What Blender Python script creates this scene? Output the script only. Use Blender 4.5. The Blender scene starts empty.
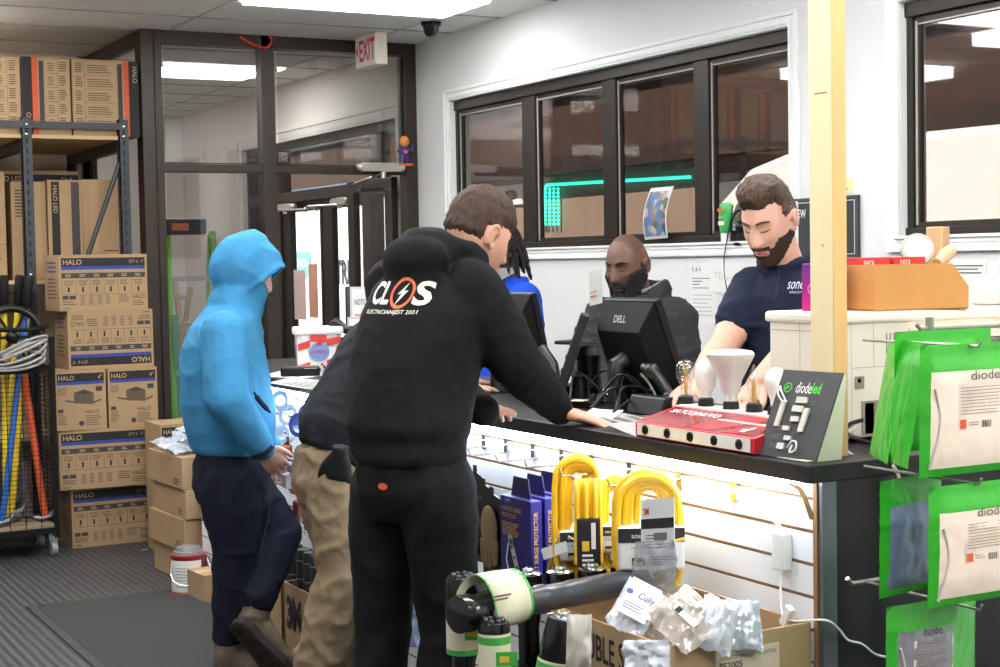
import bpy, bmesh, math, random
from mathutils import Vector, Matrix, noise
random.seed(7)
V = Vector
SC = bpy.context.scene
COL = SC.collection
PI = math.pi
# ------------------------------------------------------------------ camera
FOC, CX, CY, CAMH = 1540.0, 500.0, 333.5, 1.5
_v1 = V((-845.0, (261 - .018 * -845) - CY, FOC))
_X2 = -(_v1.y * (261 - CY) + FOC * FOC) / (_v1.x - .018 * _v1.y)
_v2 = V((_X2, 261 - .018 * _X2 - CY, FOC))
WY = _v1.normalized(); WX = _v2.normalized(); WZ = WX.cross(WY)
RW = Matrix((WX, WY, WZ))                       # camera vector (right, down, forward) -> room axes
def P(px, py, d):                               # point seen at (px, py), d metres in front of the lens
    r = RW @ V(((px - CX) / FOC, (py - CY) / FOC, 1.0)) * d
    return V((r.x, r.y, r.z + CAMH))
def _ray(px, py): return RW @ V((px - CX, py - CY, FOC))
def PX(px, py, x): r = _ray(px, py); return V((0, 0, CAMH)) + r * (x / r.x)
def PY(px, py, y): r = _ray(px, py); return V((0, 0, CAMH)) + r * (y / r.y)
def PZ(px, py, z): r = _ray(px, py); return V((0, 0, CAMH)) + r * ((z - CAMH) / r.z)
cam = bpy.data.cameras.new('camera'); camo = bpy.data.objects.new('camera', cam); COL.objects.link(camo)
cam.sensor_width = 36; cam.lens = FOC / 1000 * 36; cam.clip_start = .05; cam.clip_end = 400
rgt = RW @ V((1, 0, 0)); upv = RW @ V((0, -1, 0)); bck = RW @ V((0, 0, -1))
camo.matrix_world = Matrix((( rgt.x, upv.x, bck.x, 0), (rgt.y, upv.y, bck.y, 0), (rgt.z, upv.z, bck.z, CAMH), (0, 0, 0, 1)))
SC.camera = camo
# ------------------------------------------------------------------ materials
def lin(c):
    return tuple((x / 255 / 12.92 if x / 255 <= .04045 else ((x / 255 + .055) / 1.055) ** 2.4) for x in c) + (1,)
MATS = {}
def M(name, col=(200, 200, 200), rough=.6, metal=0, var=0, vs=8, bump=0, bs=60, emit=0, coat=0, sss=0, trans=0, spec=.5, vstretch=None):
    if name in MATS: return MATS[name]
    m = bpy.data.materials.new(name); m.use_nodes = True; MATS[name] = m
    nt = m.node_tree; b = nt.nodes['Principled BSDF']
    b.inputs['Base Color'].default_value = lin(col); b.inputs['Roughness'].default_value = rough
    b.inputs['Metallic'].default_value = metal; b.inputs['Specular IOR Level'].default_value = spec
    if coat: b.inputs['Coat Weight'].default_value = coat; b.inputs['Coat Roughness'].default_value = .1
    if sss: b.inputs['Subsurface Weight'].default_value = sss; b.inputs['Subsurface Radius'].default_value = (.012, .005, .003)
    if emit: b.inputs['Emission Color'].default_value = lin(col); b.inputs['Emission Strength'].default_value = emit
    if trans: b.inputs['Transmission Weight'].default_value = trans
    if var or bump:
        tc = nt.nodes.new('ShaderNodeTexCoord'); mp = nt.nodes.new('ShaderNodeMapping')
        nt.links.new(tc.outputs['Object'], mp.inputs['Vector'])
        if vstretch: mp.inputs['Scale'].default_value = vstretch
        if var:
            n = nt.nodes.new('ShaderNodeTexNoise'); n.inputs['Scale'].default_value = vs; n.inputs['Detail'].default_value = 4
            nt.links.new(mp.outputs[0], n.inputs['Vector'])
            r = nt.nodes.new('ShaderNodeValToRGB'); L = lin(col)
            r.color_ramp.elements[0].position = .3; r.color_ramp.elements[1].position = .7
            r.color_ramp.elements[0].color = tuple(x * (1 - var) for x in L[:3]) + (1,)
            r.color_ramp.elements[1].color = tuple(min(1, x * (1 + var)) for x in L[:3]) + (1,)
            nt.links.new(n.outputs['Fac'], r.inputs[0]); nt.links.new(r.outputs[0], b.inputs['Base Color'])
        if bump:
            n2 = nt.nodes.new('ShaderNodeTexNoise'); n2.inputs['Scale'].default_value = bs; n2.inputs['Detail'].default_value = 3
            nt.links.new(mp.outputs[0], n2.inputs['Vector'])
            bp = nt.nodes.new('ShaderNodeBump'); bp.inputs['Strength'].default_value = bump; bp.inputs['Distance'].default_value = .005
            nt.links.new(n2.outputs['Fac'], bp.inputs['Height']); nt.links.new(bp.outputs[0], b.inputs['Normal'])
    return m
def glass(name, tint=(235, 240, 238), refl=.1, rough=.02, milk=0, milkcol=(235, 235, 235)):
    if name in MATS: return MATS[name]
    m = bpy.data.materials.new(name); m.use_nodes = True; MATS[name] = m
    nt = m.node_tree; nt.nodes.remove(nt.nodes['Principled BSDF']); out = nt.nodes['Material Output']
    t = nt.nodes.new('ShaderNodeBsdfTransparent'); t.inputs[0].default_value = lin(tint)
    g = nt.nodes.new('ShaderNodeBsdfGlossy'); g.inputs['Roughness'].default_value = rough; g.inputs[0].default_value = (1, 1, 1, 1)
    mx = nt.nodes.new('ShaderNodeMixShader'); mx.inputs[0].default_value = refl
    nt.links.new(t.outputs[0], mx.inputs[1]); nt.links.new(g.outputs[0], mx.inputs[2])
    last = mx
    if milk:
        d = nt.nodes.new('ShaderNodeBsdfDiffuse'); d.inputs[0].default_value = lin(milkcol)
        m2 = nt.nodes.new('ShaderNodeMixShader'); m2.inputs[0].default_value = milk
        nt.links.new(mx.outputs[0], m2.inputs[1]); nt.links.new(d.outputs[0], m2.inputs[2]); last = m2
    nt.links.new(last.outputs[0], out.inputs[0]); return m
# ------------------------------------------------------------------ mesh builder
_tcache = {}
def textgeo(s, bold):
    k = (s, bold)
    if k not in _tcache:
        cu = bpy.data.curves.new('lettering', 'FONT'); cu.body = s; cu.offset = bold; cu.resolution_u = 3
        ob = bpy.data.objects.new('lettering', cu); COL.objects.link(ob)
        me = bpy.data.meshes.new_from_object(ob)
        vs = [v.co.copy() for v in me.vertices]; fs = [tuple(p.vertices) for p in me.polygons]
        bpy.data.objects.remove(ob); bpy.data.curves.remove(cu); bpy.data.meshes.remove(me)
        x0 = min(v.x for v in vs); x1 = max(v.x for v in vs); y0 = min(v.y for v in vs); y1 = max(v.y for v in vs)
        _tcache[k] = ([((v.x - x0) / (x1 - x0), (v.y - y0) / (y1 - y0)) for v in vs], fs, (x1 - x0) / (y1 - y0))
    return _tcache[k]
WL = {}
class Plane:
    def __init__(s, o, u, v):
        s.o = V(o); s.u = V(u).normalized(); s.v = V(v).normalized(); s.n = s.u.cross(s.v)
    def at(s, a, b, h=0): return s.o + s.u * a + s.v * b + s.n * h
class MB:
    def __init__(s): s.v = []; s.f = []; s.m = []; s.s = []
    def add(s, vs, fs, mi=0, sm=False):
        b = len(s.v); s.v += [V(x) for x in vs]
        for f in fs: s.f.append(tuple(b + i for i in f)); s.m.append(mi); s.s.append(sm)
        return s
    def box(s, x0, x1, y0, y1, z0, z1, mi=0):
        return s.add([(x0, y0, z0), (x1, y0, z0), (x1, y1, z0), (x0, y1, z0), (x0, y0, z1), (x1, y0, z1), (x1, y1, z1), (x0, y1, z1)],
                     [(3, 2, 1, 0), (4, 5, 6, 7), (0, 1, 5, 4), (1, 2, 6, 5), (2, 3, 7, 6), (3, 0, 4, 7)], mi)
    def obox(s, c, size, R=None, mi=0):
        c = V(c); a, b, d = (x / 2 for x in size); R = R or Matrix.Identity(3)
        vs = [c + R @ V(p) for p in ((-a, -b, -d), (a, -b, -d), (a, b, -d), (-a, b, -d), (-a, -b, d), (a, -b, d), (a, b, d), (-a, b, d))]
        return s.add(vs, [(3, 2, 1, 0), (4, 5, 6, 7), (0, 1, 5, 4), (1, 2, 6, 5), (2, 3, 7, 6), (3, 0, 4, 7)], mi)
    def loft(s, rings, mi=0, sm=True, cap=True, close=True):
        n = len(rings[0]); vs = [p for r in rings for p in r]; fs = []
        for i in range(len(rings) - 1):
            for j in range(n if close else n - 1):
                k = (j + 1) % n; fs.append((i * n + j, i * n + k, (i + 1) * n + k, (i + 1) * n + j))
        if cap:
            fs.append(tuple(range(n))[::-1]); fs.append(tuple((len(rings) - 1) * n + j for j in range(n)))
        return s.add(vs, fs, mi, sm)
    def tube(s, pts, r, seg=10, mi=0, sm=True, cap=True):
        pts = [V(p) for p in pts]; n = len(pts)
        rr = r if isinstance(r, (list, tuple)) else [r] * n
        rings = []; ref = None
        for i in range(n):
            t = (pts[min(i + 1, n - 1)] - pts[max(i - 1, 0)])
            t = t.normalized() if t.length > 1e-9 else V((0, 0, 1))
            if ref is None: ref = V((0, 0, 1)) if abs(t.z) < .9 else V((1, 0, 0))
            a = (ref - t * ref.dot(t)); a = a.normalized() if a.length > 1e-6 else t.orthogonal().normalized()
            b = t.cross(a); ref = a
            rings.append([pts[i] + (a * math.cos(2 * PI * j / seg) + b * math.sin(2 * PI * j / seg)) * rr[i] for j in range(seg)])
        return s.loft(rings, mi, sm, cap)
    def lathe(s, base, prof, seg=20, axis=(0, 0, 1), mi=0, sm=True, cap=True):
        base = V(base); ax = V(axis).normalized(); a = ax.orthogonal().normalized(); b = ax.cross(a)
        rings = [[base + ax * h + (a * math.cos(2 * PI * j / seg) + b * math.sin(2 * PI * j / seg)) * max(r, 1e-5) for j in range(seg)] for r, h in prof]
        return s.loft(rings, mi, sm, cap)
    def cyl(s, a, b, r, seg=16, mi=0, sm=False):
        a = V(a); b = V(b)
        s.lathe(a, [(r, 0), (r, (b - a).length)], seg, b - a, mi, sm); return s
    def ball(s, c, r, mi=0, n=12, R=None):
        c = V(c); r = V((r, r, r)) if not isinstance(r, (tuple, list, Vector)) else V(r); R = R or Matrix.Identity(3)
        rings = []
        for i in range(1, n):
            t = PI * i / n
            rings.append([c + R @ V((r.x * math.sin(t) * math.cos(2 * PI * j / (2 * n)), r.y * math.sin(t) * math.sin(2 * PI * j / (2 * n)), -r.z * math.cos(t))) for j in range(2 * n)])
        b = len(s.v); s.loft(rings, mi, True, False)
        N = 2 * n; tip0 = c + R @ V((0, 0, -r.z)); tip1 = c + R @ V((0, 0, r.z)); L = (n - 2) * N
        i0 = len(s.v); s.v += [tip0, tip1]
        for j in range(N):
            k = (j + 1) % N
            s.f.append((i0, b + k, b + j)); s.f.append((i0 + 1, b + L + j, b + L + k)); s.m += [mi, mi]; s.s += [True, True]
        return s
    def prism(s, pl, poly, d0, d1, mi=0):
        n = len(poly); vs = [pl.at(a, b, d0) for a, b in poly] + [pl.at(a, b, d1) for a, b in poly]
        return s.add(vs, [tuple(range(n))[::-1], tuple(range(n, 2 * n))] + [(i, (i + 1) % n, n + (i + 1) % n, n + i) for i in range(n)], mi)
    def poly(s, pl, poly, mi=0, h=.0006):
        return s.add([pl.at(a, b, h) for a, b in poly], [tuple(range(len(poly)))], mi)
    def rect(s, pl, u0, v0, u1, v1, mi=0, h=.0006): return s.poly(pl, [(u0, v0), (u1, v0), (u1, v1), (u0, v1)], mi, h)
    def disc(s, pl, u, v, r, mi=0, h=.0006, n=20, ry=None, r0=None):
        ry = ry or r
        if r0:
            return s.add([pl.at(u + q * math.cos(2 * PI * i / n), v + q * ry / r * math.sin(2 * PI * i / n), h) for q in (r0, r) for i in range(n)],
                         [(i, (i + 1) % n, n + (i + 1) % n, n + i) for i in range(n)], mi)
        return s.poly(pl, [(u + r * math.cos(2 * PI * i / n), v + ry * math.sin(2 * PI * i / n)) for i in range(n)], mi, h)
    def text(s, pl, t, u0, v0, u1, v1, mi=0, h=.0009, bold=0.0, fit=False, flip=False):
        vs, fs, asp = textgeo(t, bold)
        w, hh = u1 - u0, v1 - v0
        if not fit: w = min(w, hh * asp)
        if flip: return s.add([pl.at(u0 + w - a * w, v1 - b * hh, h) for a, b in vs], fs, mi)
        return s.add([pl.at(u0 + a * w, v0 + b * hh, h) for a, b in vs], fs, mi)
    def lines(s, pl, u0, v0, u1, v1, n, mi=0, duty=.4, h=.0007, jag=.3):     # rows of illegibly small print
        for i in range(n):
            y = v1 - (v1 - v0) * (i + .5) / n; t = (v1 - v0) / n * duty / 2
            s.rect(pl, u0, y - t, u1 - (u1 - u0) * jag * random.random(), y + t, mi, h)
        return s
    def grid(s, fn, nu, nv, mi=0, sm=True):
        vs = [fn(i / nu, j / nv) for i in range(nu + 1) for j in range(nv + 1)]
        return s.add(vs, [(i * (nv + 1) + j, (i + 1) * (nv + 1) + j, (i + 1) * (nv + 1) + j + 1, i * (nv + 1) + j + 1) for i in range(nu) for j in range(nv)], mi, sm)
    def mesh(s, name, org, fix=True):
        me = bpy.data.meshes.new(name)
        me.from_pydata([v - org for v in s.v], [], s.f)
        me.polygons.foreach_set('material_index', s.m); me.polygons.foreach_set('use_smooth', s.s)
        if fix and len(s.f) < 60000:
            bm = bmesh.new(); bm.from_mesh(me); bmesh.ops.recalc_face_normals(bm, faces=bm.faces); bm.to_mesh(me); bm.free()
        me.update()
        if any(s.s): me.set_sharp_from_angle(angle=math.radians(42))
        return me
    def build(s, name, mats, parent=None, bev=0, fix=True, org=None, sub=0, solid=0):
        if not isinstance(mats, (list, tuple)): mats = [mats]
        if parent is not None: org = WL[parent.name]
        elif org is None:
            xs = [v.x for v in s.v]; ys = [v.y for v in s.v]
            org = V(((min(xs) + max(xs)) / 2, (min(ys) + max(ys)) / 2, min(v.z for v in s.v)))
        org = V(org)
        o = bpy.data.objects.new(name, s.mesh(name, org, fix))
        for m in mats: o.data.materials.append(m)
        return place(o, parent, org, bev, sub, solid)
def place(o, parent, org, bev=0, sub=0, solid=0):
    COL.objects.link(o); WL[o.name] = V(org)
    if parent is not None: o.parent = parent
    else: o.location = org
    if solid: md = o.modifiers.new('solid', 'SOLIDIFY'); md.thickness = solid; md.offset = 0
    if bev: md = o.modifiers.new('bevel', 'BEVEL'); md.width = bev; md.segments = 2; md.limit_method = 'ANGLE'; md.harden_normals = False
    if sub: md = o.modifiers.new('sub', 'SUBSURF'); md.levels = sub; md.render_levels = sub
    return o
def thing(name, label, cat, loc, group=None):
    o = bpy.data.objects.new(name, None); COL.objects.link(o); o.location = loc; o.empty_display_size = .05; WL[o.name] = V(loc)
    return tag(o, label, cat, group)
def tag(o, label=None, cat=None, group=None, kind=None):
    if label: o['label'] = label
    if cat: o['category'] = cat
    if group: o['group'] = group
    if kind: o['kind'] = kind
    return o
def struct(name, mb, mats, parent=None, bev=0, label=None):
    o = mb.build(name, mats, parent, bev, org=None if parent else (0, 0, 0))
    if parent is None: tag(o, label, None, None, 'structure')
    return o
def sroot(name):
    o = bpy.data.objects.new(name, None); COL.objects.link(o); WL[o.name] = V((0, 0, 0)); o['kind'] = 'structure'; return o
def copy_tree(o, loc, rz=0, label=None, group=None, parent=None):
    c = o.copy(); COL.objects.link(c)
    if parent is not None: c.parent = parent
    else:
        c.location = loc; c.rotation_euler.z = rz
        if label: c['label'] = label
        if group: c['group'] = group
    for ch in [x for x in bpy.data.objects if x.parent == o]: copy_tree(ch, None, parent=c)
    return c
def Rz(a): return Matrix.Rotation(a, 3, 'Z')
def bez(pts, n=8):                              # smooth polyline through points (Catmull-Rom)
    pts = [V(p) for p in pts]; q = [pts[0] * 2 - pts[1]] + pts + [pts[-1] * 2 - pts[-2]]; out = []
    for i in range(1, len(q) - 2):
        for k in range(n):
            t = k / n; a, b, c, d = q[i - 1], q[i], q[i + 1], q[i + 2]
            out.append(.5 * ((2 * b) + (c - a) * t + (2 * a - 5 * b + 4 * c - d) * t * t + (3 * b - a - 3 * c + d) * t ** 3))
    out.append(pts[-1]); return out
# common materials
black = M('black_plastic', (14, 14, 15), .38, var=.2, spec=.35)
blackm = M('matt_black', (13, 13, 14), .65, var=.2, spec=.22)
ink = M('black_ink', (28, 26, 28), .7)
white = M('white_paint', (236, 236, 234), .5, var=.015)
paper = M('white_paper', (232, 231, 226), .8, var=.02)
bronze = M('dark_bronze_metal', (56, 47, 38), .42, .3, var=.08, vs=3)
bronzed = M('bronze_dark_face', (44, 37, 31), .45, .3, var=.08)
steel = M('bright_steel', (190, 190, 190), .25, 1)
card = M('cardboard', (166, 137, 101), .85, var=.07, vs=5, bump=.1, bs=200)
greyink = M('grey_ink', (110, 108, 104), .8)
red = M('red_print', (196, 40, 44), .5)
green = M('green_plastic', (66, 200, 40), .35, var=.08)
# ================================================================== SETTING
HC, XW, YS, YB, YV = 2.85, 4.18, 8.66, 9.95, 13.5      # ceiling, window wall, glazed partition, rear wall, vestibule end
# floor with ribbed rubber runner pattern
def floor_mat():
    m = M('ribbed_rubber_floor', (62, 61, 58), .5); nt = m.node_tree; b = nt.nodes['Principled BSDF']
    tc = nt.nodes.new('ShaderNodeTexCoord'); mp = nt.nodes.new('ShaderNodeMapping'); mp.inputs['Rotation'].default_value[2] = math.radians(0)
    nt.links.new(tc.outputs['Object'], mp.inputs['Vector'])
    w = nt.nodes.new('ShaderNodeTexWave'); w.inputs['Scale'].default_value = 8.4; w.inputs['Distortion'].default_value = 0
    w.bands_direction = 'X'; nt.links.new(mp.outputs[0], w.inputs['Vector'])
    n = nt.nodes.new('ShaderNodeTexNoise'); n.inputs['Scale'].default_value = 180; nt.links.new(mp.outputs[0], n.inputs['Vector'])
    r = nt.nodes.new('ShaderNodeValToRGB'); r.color_ramp.elements[0].color = lin((14, 14, 14)); r.color_ramp.elements[1].color = lin((104, 102, 98))
    r.color_ramp.elements[0].position = .35; r.color_ramp.elements[1].position = .65
    mx = nt.nodes.new('ShaderNodeMix'); mx.data_type = 'RGBA'; mx.inputs[0].default_value = .12
    nt.links.new(w.outputs['Fac'], r.inputs[0]); nt.links.new(r.outputs[0], mx.inputs[6]); nt.links.new(n.outputs['Color'], mx.inputs[7])
    hs = nt.nodes.new('ShaderNodeHueSaturation'); hs.inputs['Saturation'].default_value = .08; hs.inputs['Value'].default_value = .4
    nt.links.new(mx.outputs[2], hs.inputs['Color']); nt.links.new(hs.outputs[0], b.inputs['Base Color'])
    bp = nt.nodes.new('ShaderNodeBump'); bp.inputs['Strength'].default_value = .5; bp.inputs['Distance'].default_value = .004
    nt.links.new(w.outputs['Fac'], bp.inputs['Height']); nt.links.new(bp.outputs[0], b.inputs['Normal'])
    return m
struct('floor', MB().box(-4.2, 4.3, -3.2, YV + .1, -.12, 0), floor_mat())
ceilm = M('ceiling_tile', (246, 245, 243), .9, var=.02, vs=3, bump=.2, bs=150)
gridm = M('ceiling_grid', (206, 204, 198), .7)
gapm = M('ceiling_joint', (96, 93, 88), .9)
struct('ceiling', MB().box(-4.2, 4.3, -3.2, YV + .1, HC, HC + .12), ceilm)
g = MB()
xs = [2.62 + 1.22 * k for k in range(-5, 2)]; ys = [7.555 + .61 * k for k in range(-17, 10)]
for x in xs: g.box(x - .009, x + .009, -3.1, YV, HC - .003, HC + .001); g.box(x + .009, x + .013, -3.1, YV, HC - .002, HC + .001, 1)
for y in ys: g.box(-4.1, 4.17, y - .009, y + .009, HC - .0035, HC + .001); g.box(-4.1, 4.17, y - .013, y - .009, HC - .002, HC + .001, 1)
struct('trim_1', g, [gridm, gapm])
# walls
wallm = M('white_wall', (226, 226, 224), .6, var=.015, vs=2, bump=.06, bs=60)
warmw = M('vestibule_wall', (222, 214, 208), .7, var=.02, vs=2)
w = MB()
T = .13
def wallx(mb, x0, x1, y0, y1, holes, z0=0, z1=HC):            # wall slab along Y with openings (y0,y1,z0,z1)
    ys_ = y0
    for (a, b, c, d) in sorted(holes):
        mb.box(x0, x1, ys_, a, z0, z1); mb.box(x0, x1, a, b, z0, c); mb.box(x0, x1, a, b, d, z1); ys_ = b
    mb.box(x0, x1, ys_, y1, z0, z1)
W1 = (5.08, 8.20, 1.568, 2.45); W2 = (.9, 4.43, 1.568, 2.45); W3 = (8.95, 11.86, .0, 2.42)
wallx(w, XW, XW + T, -3.2, YS, [W1, W2]); struct('wall_right', w, wallm)
w = MB(); wallx(w, XW, XW + T, YS, YV + .1, [W3]); struct('wall_vestibule', w, warmw)
struct('wall_back', MB().box(-4.2, 2.5, YB, YB + .12, 0, HC), M('beige_wall', (205, 190, 172), .8, var=.03))
struct('wall_vestibule_end', MB().box(2.4, 4.3, YV, YV + .12, 0, HC), warmw)
struct('wall_vestibule_side', MB().box(2.42, 2.5, YB, YV, 0, HC), warmw)
struct('wall_left', MB().box(-4.3, -4.2, -3.2, YB, 0, HC), wallm)
struct('wall_front', MB().box(-4.2, 4.3, -3.3, -3.2, 0, HC), wallm)
# mouldings round the windows
def frame_x(mb, x0, x1, y0, y1, z0, z1, w, mi=0, bottom=True):
    mb.box(x0, x1, y0, y0 + w, z0, z1, mi); mb.box(x0, x1, y1 - w, y1, z0, z1, mi); mb.box(x0, x1, y0 + w, y1 - w, z1 - w, z1, mi)
    if bottom: mb.box(x0, x1, y0 + w, y1 - w, z0, z0 + w, mi)
t = MB()
for (a, b, c, d) in (W1, W2):
    frame_x(t, XW - .014, XW - .001, a - .065, b + .065, c - .062, d + .065, .062)
    frame_x(t, XW - .021, XW - .014, a - .065, b + .065, c - .062, d + .065, .018)
    frame_x(t, XW - .018, XW - .014, a - .03, b + .03, c - .03, d + .03, .016)
    t.box(XW - .026, XW - .001, a - .02, b + .02, c - .012, c)
struct('trim_2', t, white, bev=.004)
struct('baseboard_right', MB().box(XW - .015, XW - .001, -3.1, YS, 0, .1), white)
t = MB(); frame_x(t, XW - .02, XW - .001, W3[0] - .11, W3[1] + .1, 0, W3[3] + .1, .1, bottom=False); frame_x(t, XW - .032, XW - .02, W3[0] - .11, W3[1] + .1, 0, W3[3] + .1, .03, bottom=False)
struct('trim_3', t, M('cream_trim', (222, 216, 210), .6))
# windows
winglass = glass('window_glass', (205, 200, 196), .07)
def window(name, hole, panes):
    r = sroot(name); y0, y1, z0, z1 = hole
    f = MB(); frame_x(f, XW + .03, XW + .075, y0, y1, z0, z1, .03); f.box(XW + .02, XW + .085, y0, y1, z1 - .055, z1)
    f.box(XW + .02, XW + .085, y0, y1, z0, z0 + .03)
    for k in range(len(panes) - 1):
        f.box(XW + .03, XW + .075, panes[k][1], panes[k + 1][0], z0 + .02, z1 - .02)
    struct('window_frame', f, bronzed, r, bev=.003)
    for (a, b) in panes:
        s = MB(); frame_x(s, XW + .046, XW + .07, a, b, z0 + .03, z1 - .055, .022); struct('window_sash', s, bronze, r)
        e = MB(); e.box(XW + .043, XW + .046, b - .014, b - .004, z0 + .04, z1 - .07); e.box(XW + .043, XW + .046, a + .02, b - .02, z1 - .086, z1 - .08); struct('sash_seal', e, M('pale_seal', (170, 165, 160), .5), r)
        struct('window_pane', MB().box(XW + .056, XW + .061, a + .02, b - .02, z0 + .05, z1 - .075), winglass, r)
    return r
window('window_1', W1, [(5.10, 5.69), (5.80, 6.46), (6.58, 7.26), (7.40, 8.17)])
window('window_2', W2, [(.93, 2.6), (2.72, 4.40)])
# glazed partition
stglass = glass('storefront_glass', (238, 238, 236), .06)
r = sroot('wall_storefront')
f = MB()
f.box(2.455, 2.577, YS, YS + .12, 0, HC); f.box(3.172, 3.253, YS, YS + .1, 0, HC); f.box(4.10, XW, YS, YS + .1, 0, HC)
f.box(2.577, 4.10, YS, YS + .1, HC - .075, HC); f.box(2.577, 4.10, YS + .01, YS + .1, 2.045, 2.09); f.box(2.577, 3.172, YS, YS + .1, 0, .12)
f.box(2.53, 2.545, YS - .012, YS, 0, HC)
f.box(2.455, 2.49, YS + .12, YB, HC - .09, HC); f.box(2.455, 2.49, YS + .12, YB, 0, .12); f.box(2.455, 2.49, YB - .12, YB - .04, .12, HC - .09)
struct('storefront_frame', f, bronze, r, bev=.003)
gaskets = MB()
for (a, b, c, d) in ((2.6, 3.205, .12, 2.05), (2.6, 3.205, 2.095, HC - .085), (3.29, 4.105, 2.095, HC - .085)):
    gaskets.box(b - .02, b, YS + .035, YS + .07, c, d); gaskets.box(a, b, YS + .035, YS + .07, c, c + .006)
struct('storefront_gasket', gaskets, M('dark_gasket', (38, 44, 44), .5), r)
for (a, b, c, d) in ((2.6, 3.205, .12, 2.05), (2.6, 3.205, 2.095, HC - .085), (3.29, 4.105, 2.095, HC - .085)):
    struct('storefront_pane', MB().box(a, b, YS + .05, YS + .056, c, d), stglass, r)
struct('storefront_pane', MB().box(2.467, 2.473, YS + .12, YB - .12, .12, HC - .09), stglass, r)
# door leaf of the partition, standing open against the window wall
def door_leaf(root, plane, w, h, st, mats, th=.045, glassm=stglass, st2=None, tr=.07):
    st2 = st2 or st
    f = MB(); pl = plane
    f.prism(pl, [(0, 0), (w, 0), (w, .22), (0, .22)], -th / 2, th / 2); f.prism(pl, [(0, h - tr), (w, h - tr), (w, h), (0, h)], -th / 2, th / 2)
    f.prism(pl, [(0, .22), (st, .22), (st, h - tr), (0, h - tr)], -th / 2, th / 2); f.prism(pl, [(w - st2, .22), (w, .22), (w, h - tr), (w - st2, h - tr)], -th / 2, th / 2)
    struct('door_frame', f, mats, root, bev=.003)
    struct('door_pane', MB().prism(pl, [(st, .22), (w - st2, .22), (w - st2, h - tr), (st, h - tr)], -.003, .003), glassm, root)
    hb = MB(); a = pl.at(w - st / 2, .8, th / 2 + .05); b = pl.at(w - st / 2, 1.2, th / 2 + .05)
    hb.tube([pl.at(w - st / 2, .8, th / 2), a, b, pl.at(w - st / 2, 1.2, th / 2)], .012, 8)
    struct('door_handle', hb, bronzed, root)
d = sroot('door_1'); door_leaf(d, Plane((4.10, 8.84, .01), (-.03, 1, 0), (0, 0, 1)), .66, 2.03, .1, bronze)
# exterior entrance in the vestibule's window wall: frame, transoms, two doors and a side light
r = sroot('window_3')
f = MB(); y0, y1, z0, z1 = W3
frame_x(f, XW + .02, XW + .12, y0, y1, 0, z1, .06, bottom=False); f.box(XW + .01, XW + .12, y0 + .06, y1 - .06, 1.965, 2.045)
for (a, b) in ((9.44, 9.56), (11.14, 11.24), (11.52, 11.60)): f.box(XW + .02, XW + .12, a, b, 0, 1.965)
for (a, b) in ((9.32, 9.44), (11.14, 11.22)): f.box(XW + .02, XW + .12, a, b, 2.045, z1 - .06)
f.box(XW + .02, XW + .12, y0 + .06, 9.44, 0, .12); f.box(XW + .02, XW + .12, 11.24, y1 - .06, 0, .12)
struct('window_frame', f, bronze, r, bev=.003)
for (a, b, c, dd) in ((9.0, 9.44, .12, 1.965), (11.6, 11.8, .12, 1.965), (11.24, 11.52, .12, 1.965), (9.0, 9.32, 2.045, 2.36), (9.44, 11.14, 2.045, 2.36), (11.22, 11.8, 2.045, 2.36)):
    struct('window_pane', MB().box(XW + .07, XW + .076, a, b, c, dd), stglass, r)
d = sroot('door_2'); door_leaf(d, Plane((XW + .06, 10.33, .01), (0, -1, 0), (0, 0, 1)), .765, 1.955, .18, bronzed, st2=.06)
d = sroot('door_3'); door_leaf(d, Plane((XW + .06, 10.345, .01), (0, 1, 0), (0, 0, 1)), .79, 1.955, .04, bronzed, st2=.17)
for k, (pa, pb, cc) in enumerate((((292, 270), (306, 320), (232, 206, 200)), ((308, 264), (318, 318), (226, 168, 140)))):
    a = PX(pa[0], pa[1], XW + .05); b_ = PX(pb[0], pb[1], XW + .05)
    o = MB().box(XW + .052, XW + .0545, b_.y, a.y, b_.z, a.z).build('door_notice', M('notice_back%d' % k, cc, .8)); tag(o, ['pale pink notice stuck on the entrance door glass', 'peach notice stuck on the entrance door glass beside the pink one'][k], 'notice', 'notices on the entrance door')
# push bars and closers
def closer(name, a, b, label, body=.03, arm=None, parent=None):
    o = thing(name, label, 'door closer', a)
    m = MB(); dv = (V(b) - V(a)); L = dv.length; dv.normalize(); up = V((0, 0, 1)); n = dv.cross(up)
    R = Matrix((dv, n, up)).transposed(); m.obox((V(a) + V(b)) / 2, (L, .05, body), R)
    for q in (a, b): m.ball(q, (.028, .028, body / 2), 0, 8)
    m.build('closer_body', M('closer_silver', (196, 190, 182), .3, .6), o, bev=.006)
    if arm:
        k = MB(); k.cyl(arm[0] + V((0, 0, .05)), arm[0] - V((0, 0, .03)), .016, 10); k.tube(arm, .008, 8); k.ball(arm[-1], .02, 0, 8)
        k.build('closer_arm', M('closer_silver'), o)
    return o
p = PY(350, 166, YS - .03); q = PY(394, 166, YS - .03)
closer('door_closer', V((3.78, YS - .03, 2.085)), V((4.05, YS - .03, 2.085)), 'long silver door closer fixed across the bronze transom bar, its arm hanging below', .055, [V((3.93, YS - .03, 2.05)), V((3.86, YS + .25, 2.0)), V((4.06, YS + .62, 1.99))])
closer('door_closer', V((XW - .02, 9.72, 1.93)), V((XW - .02, 9.98, 1.93)), 'silver door closer on the top rail of the entrance door nearer the counter', .05, [V((XW - .03, 9.85, 1.91)), V((XW - .16, 10.1, 1.905)), V((XW - .02, 10.3, 1.9))])
closer('door_closer', V((XW - .02, 10.75, 1.93)), V((XW - .02, 11.05, 1.93)), 'silver door closer on the top rail of the entrance door behind the blue hood', .05, [V((XW - .03, 10.9, 1.91)), V((XW - .16, 10.75, 1.905)), V((XW - .02, 10.5, 1.9))])
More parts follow.
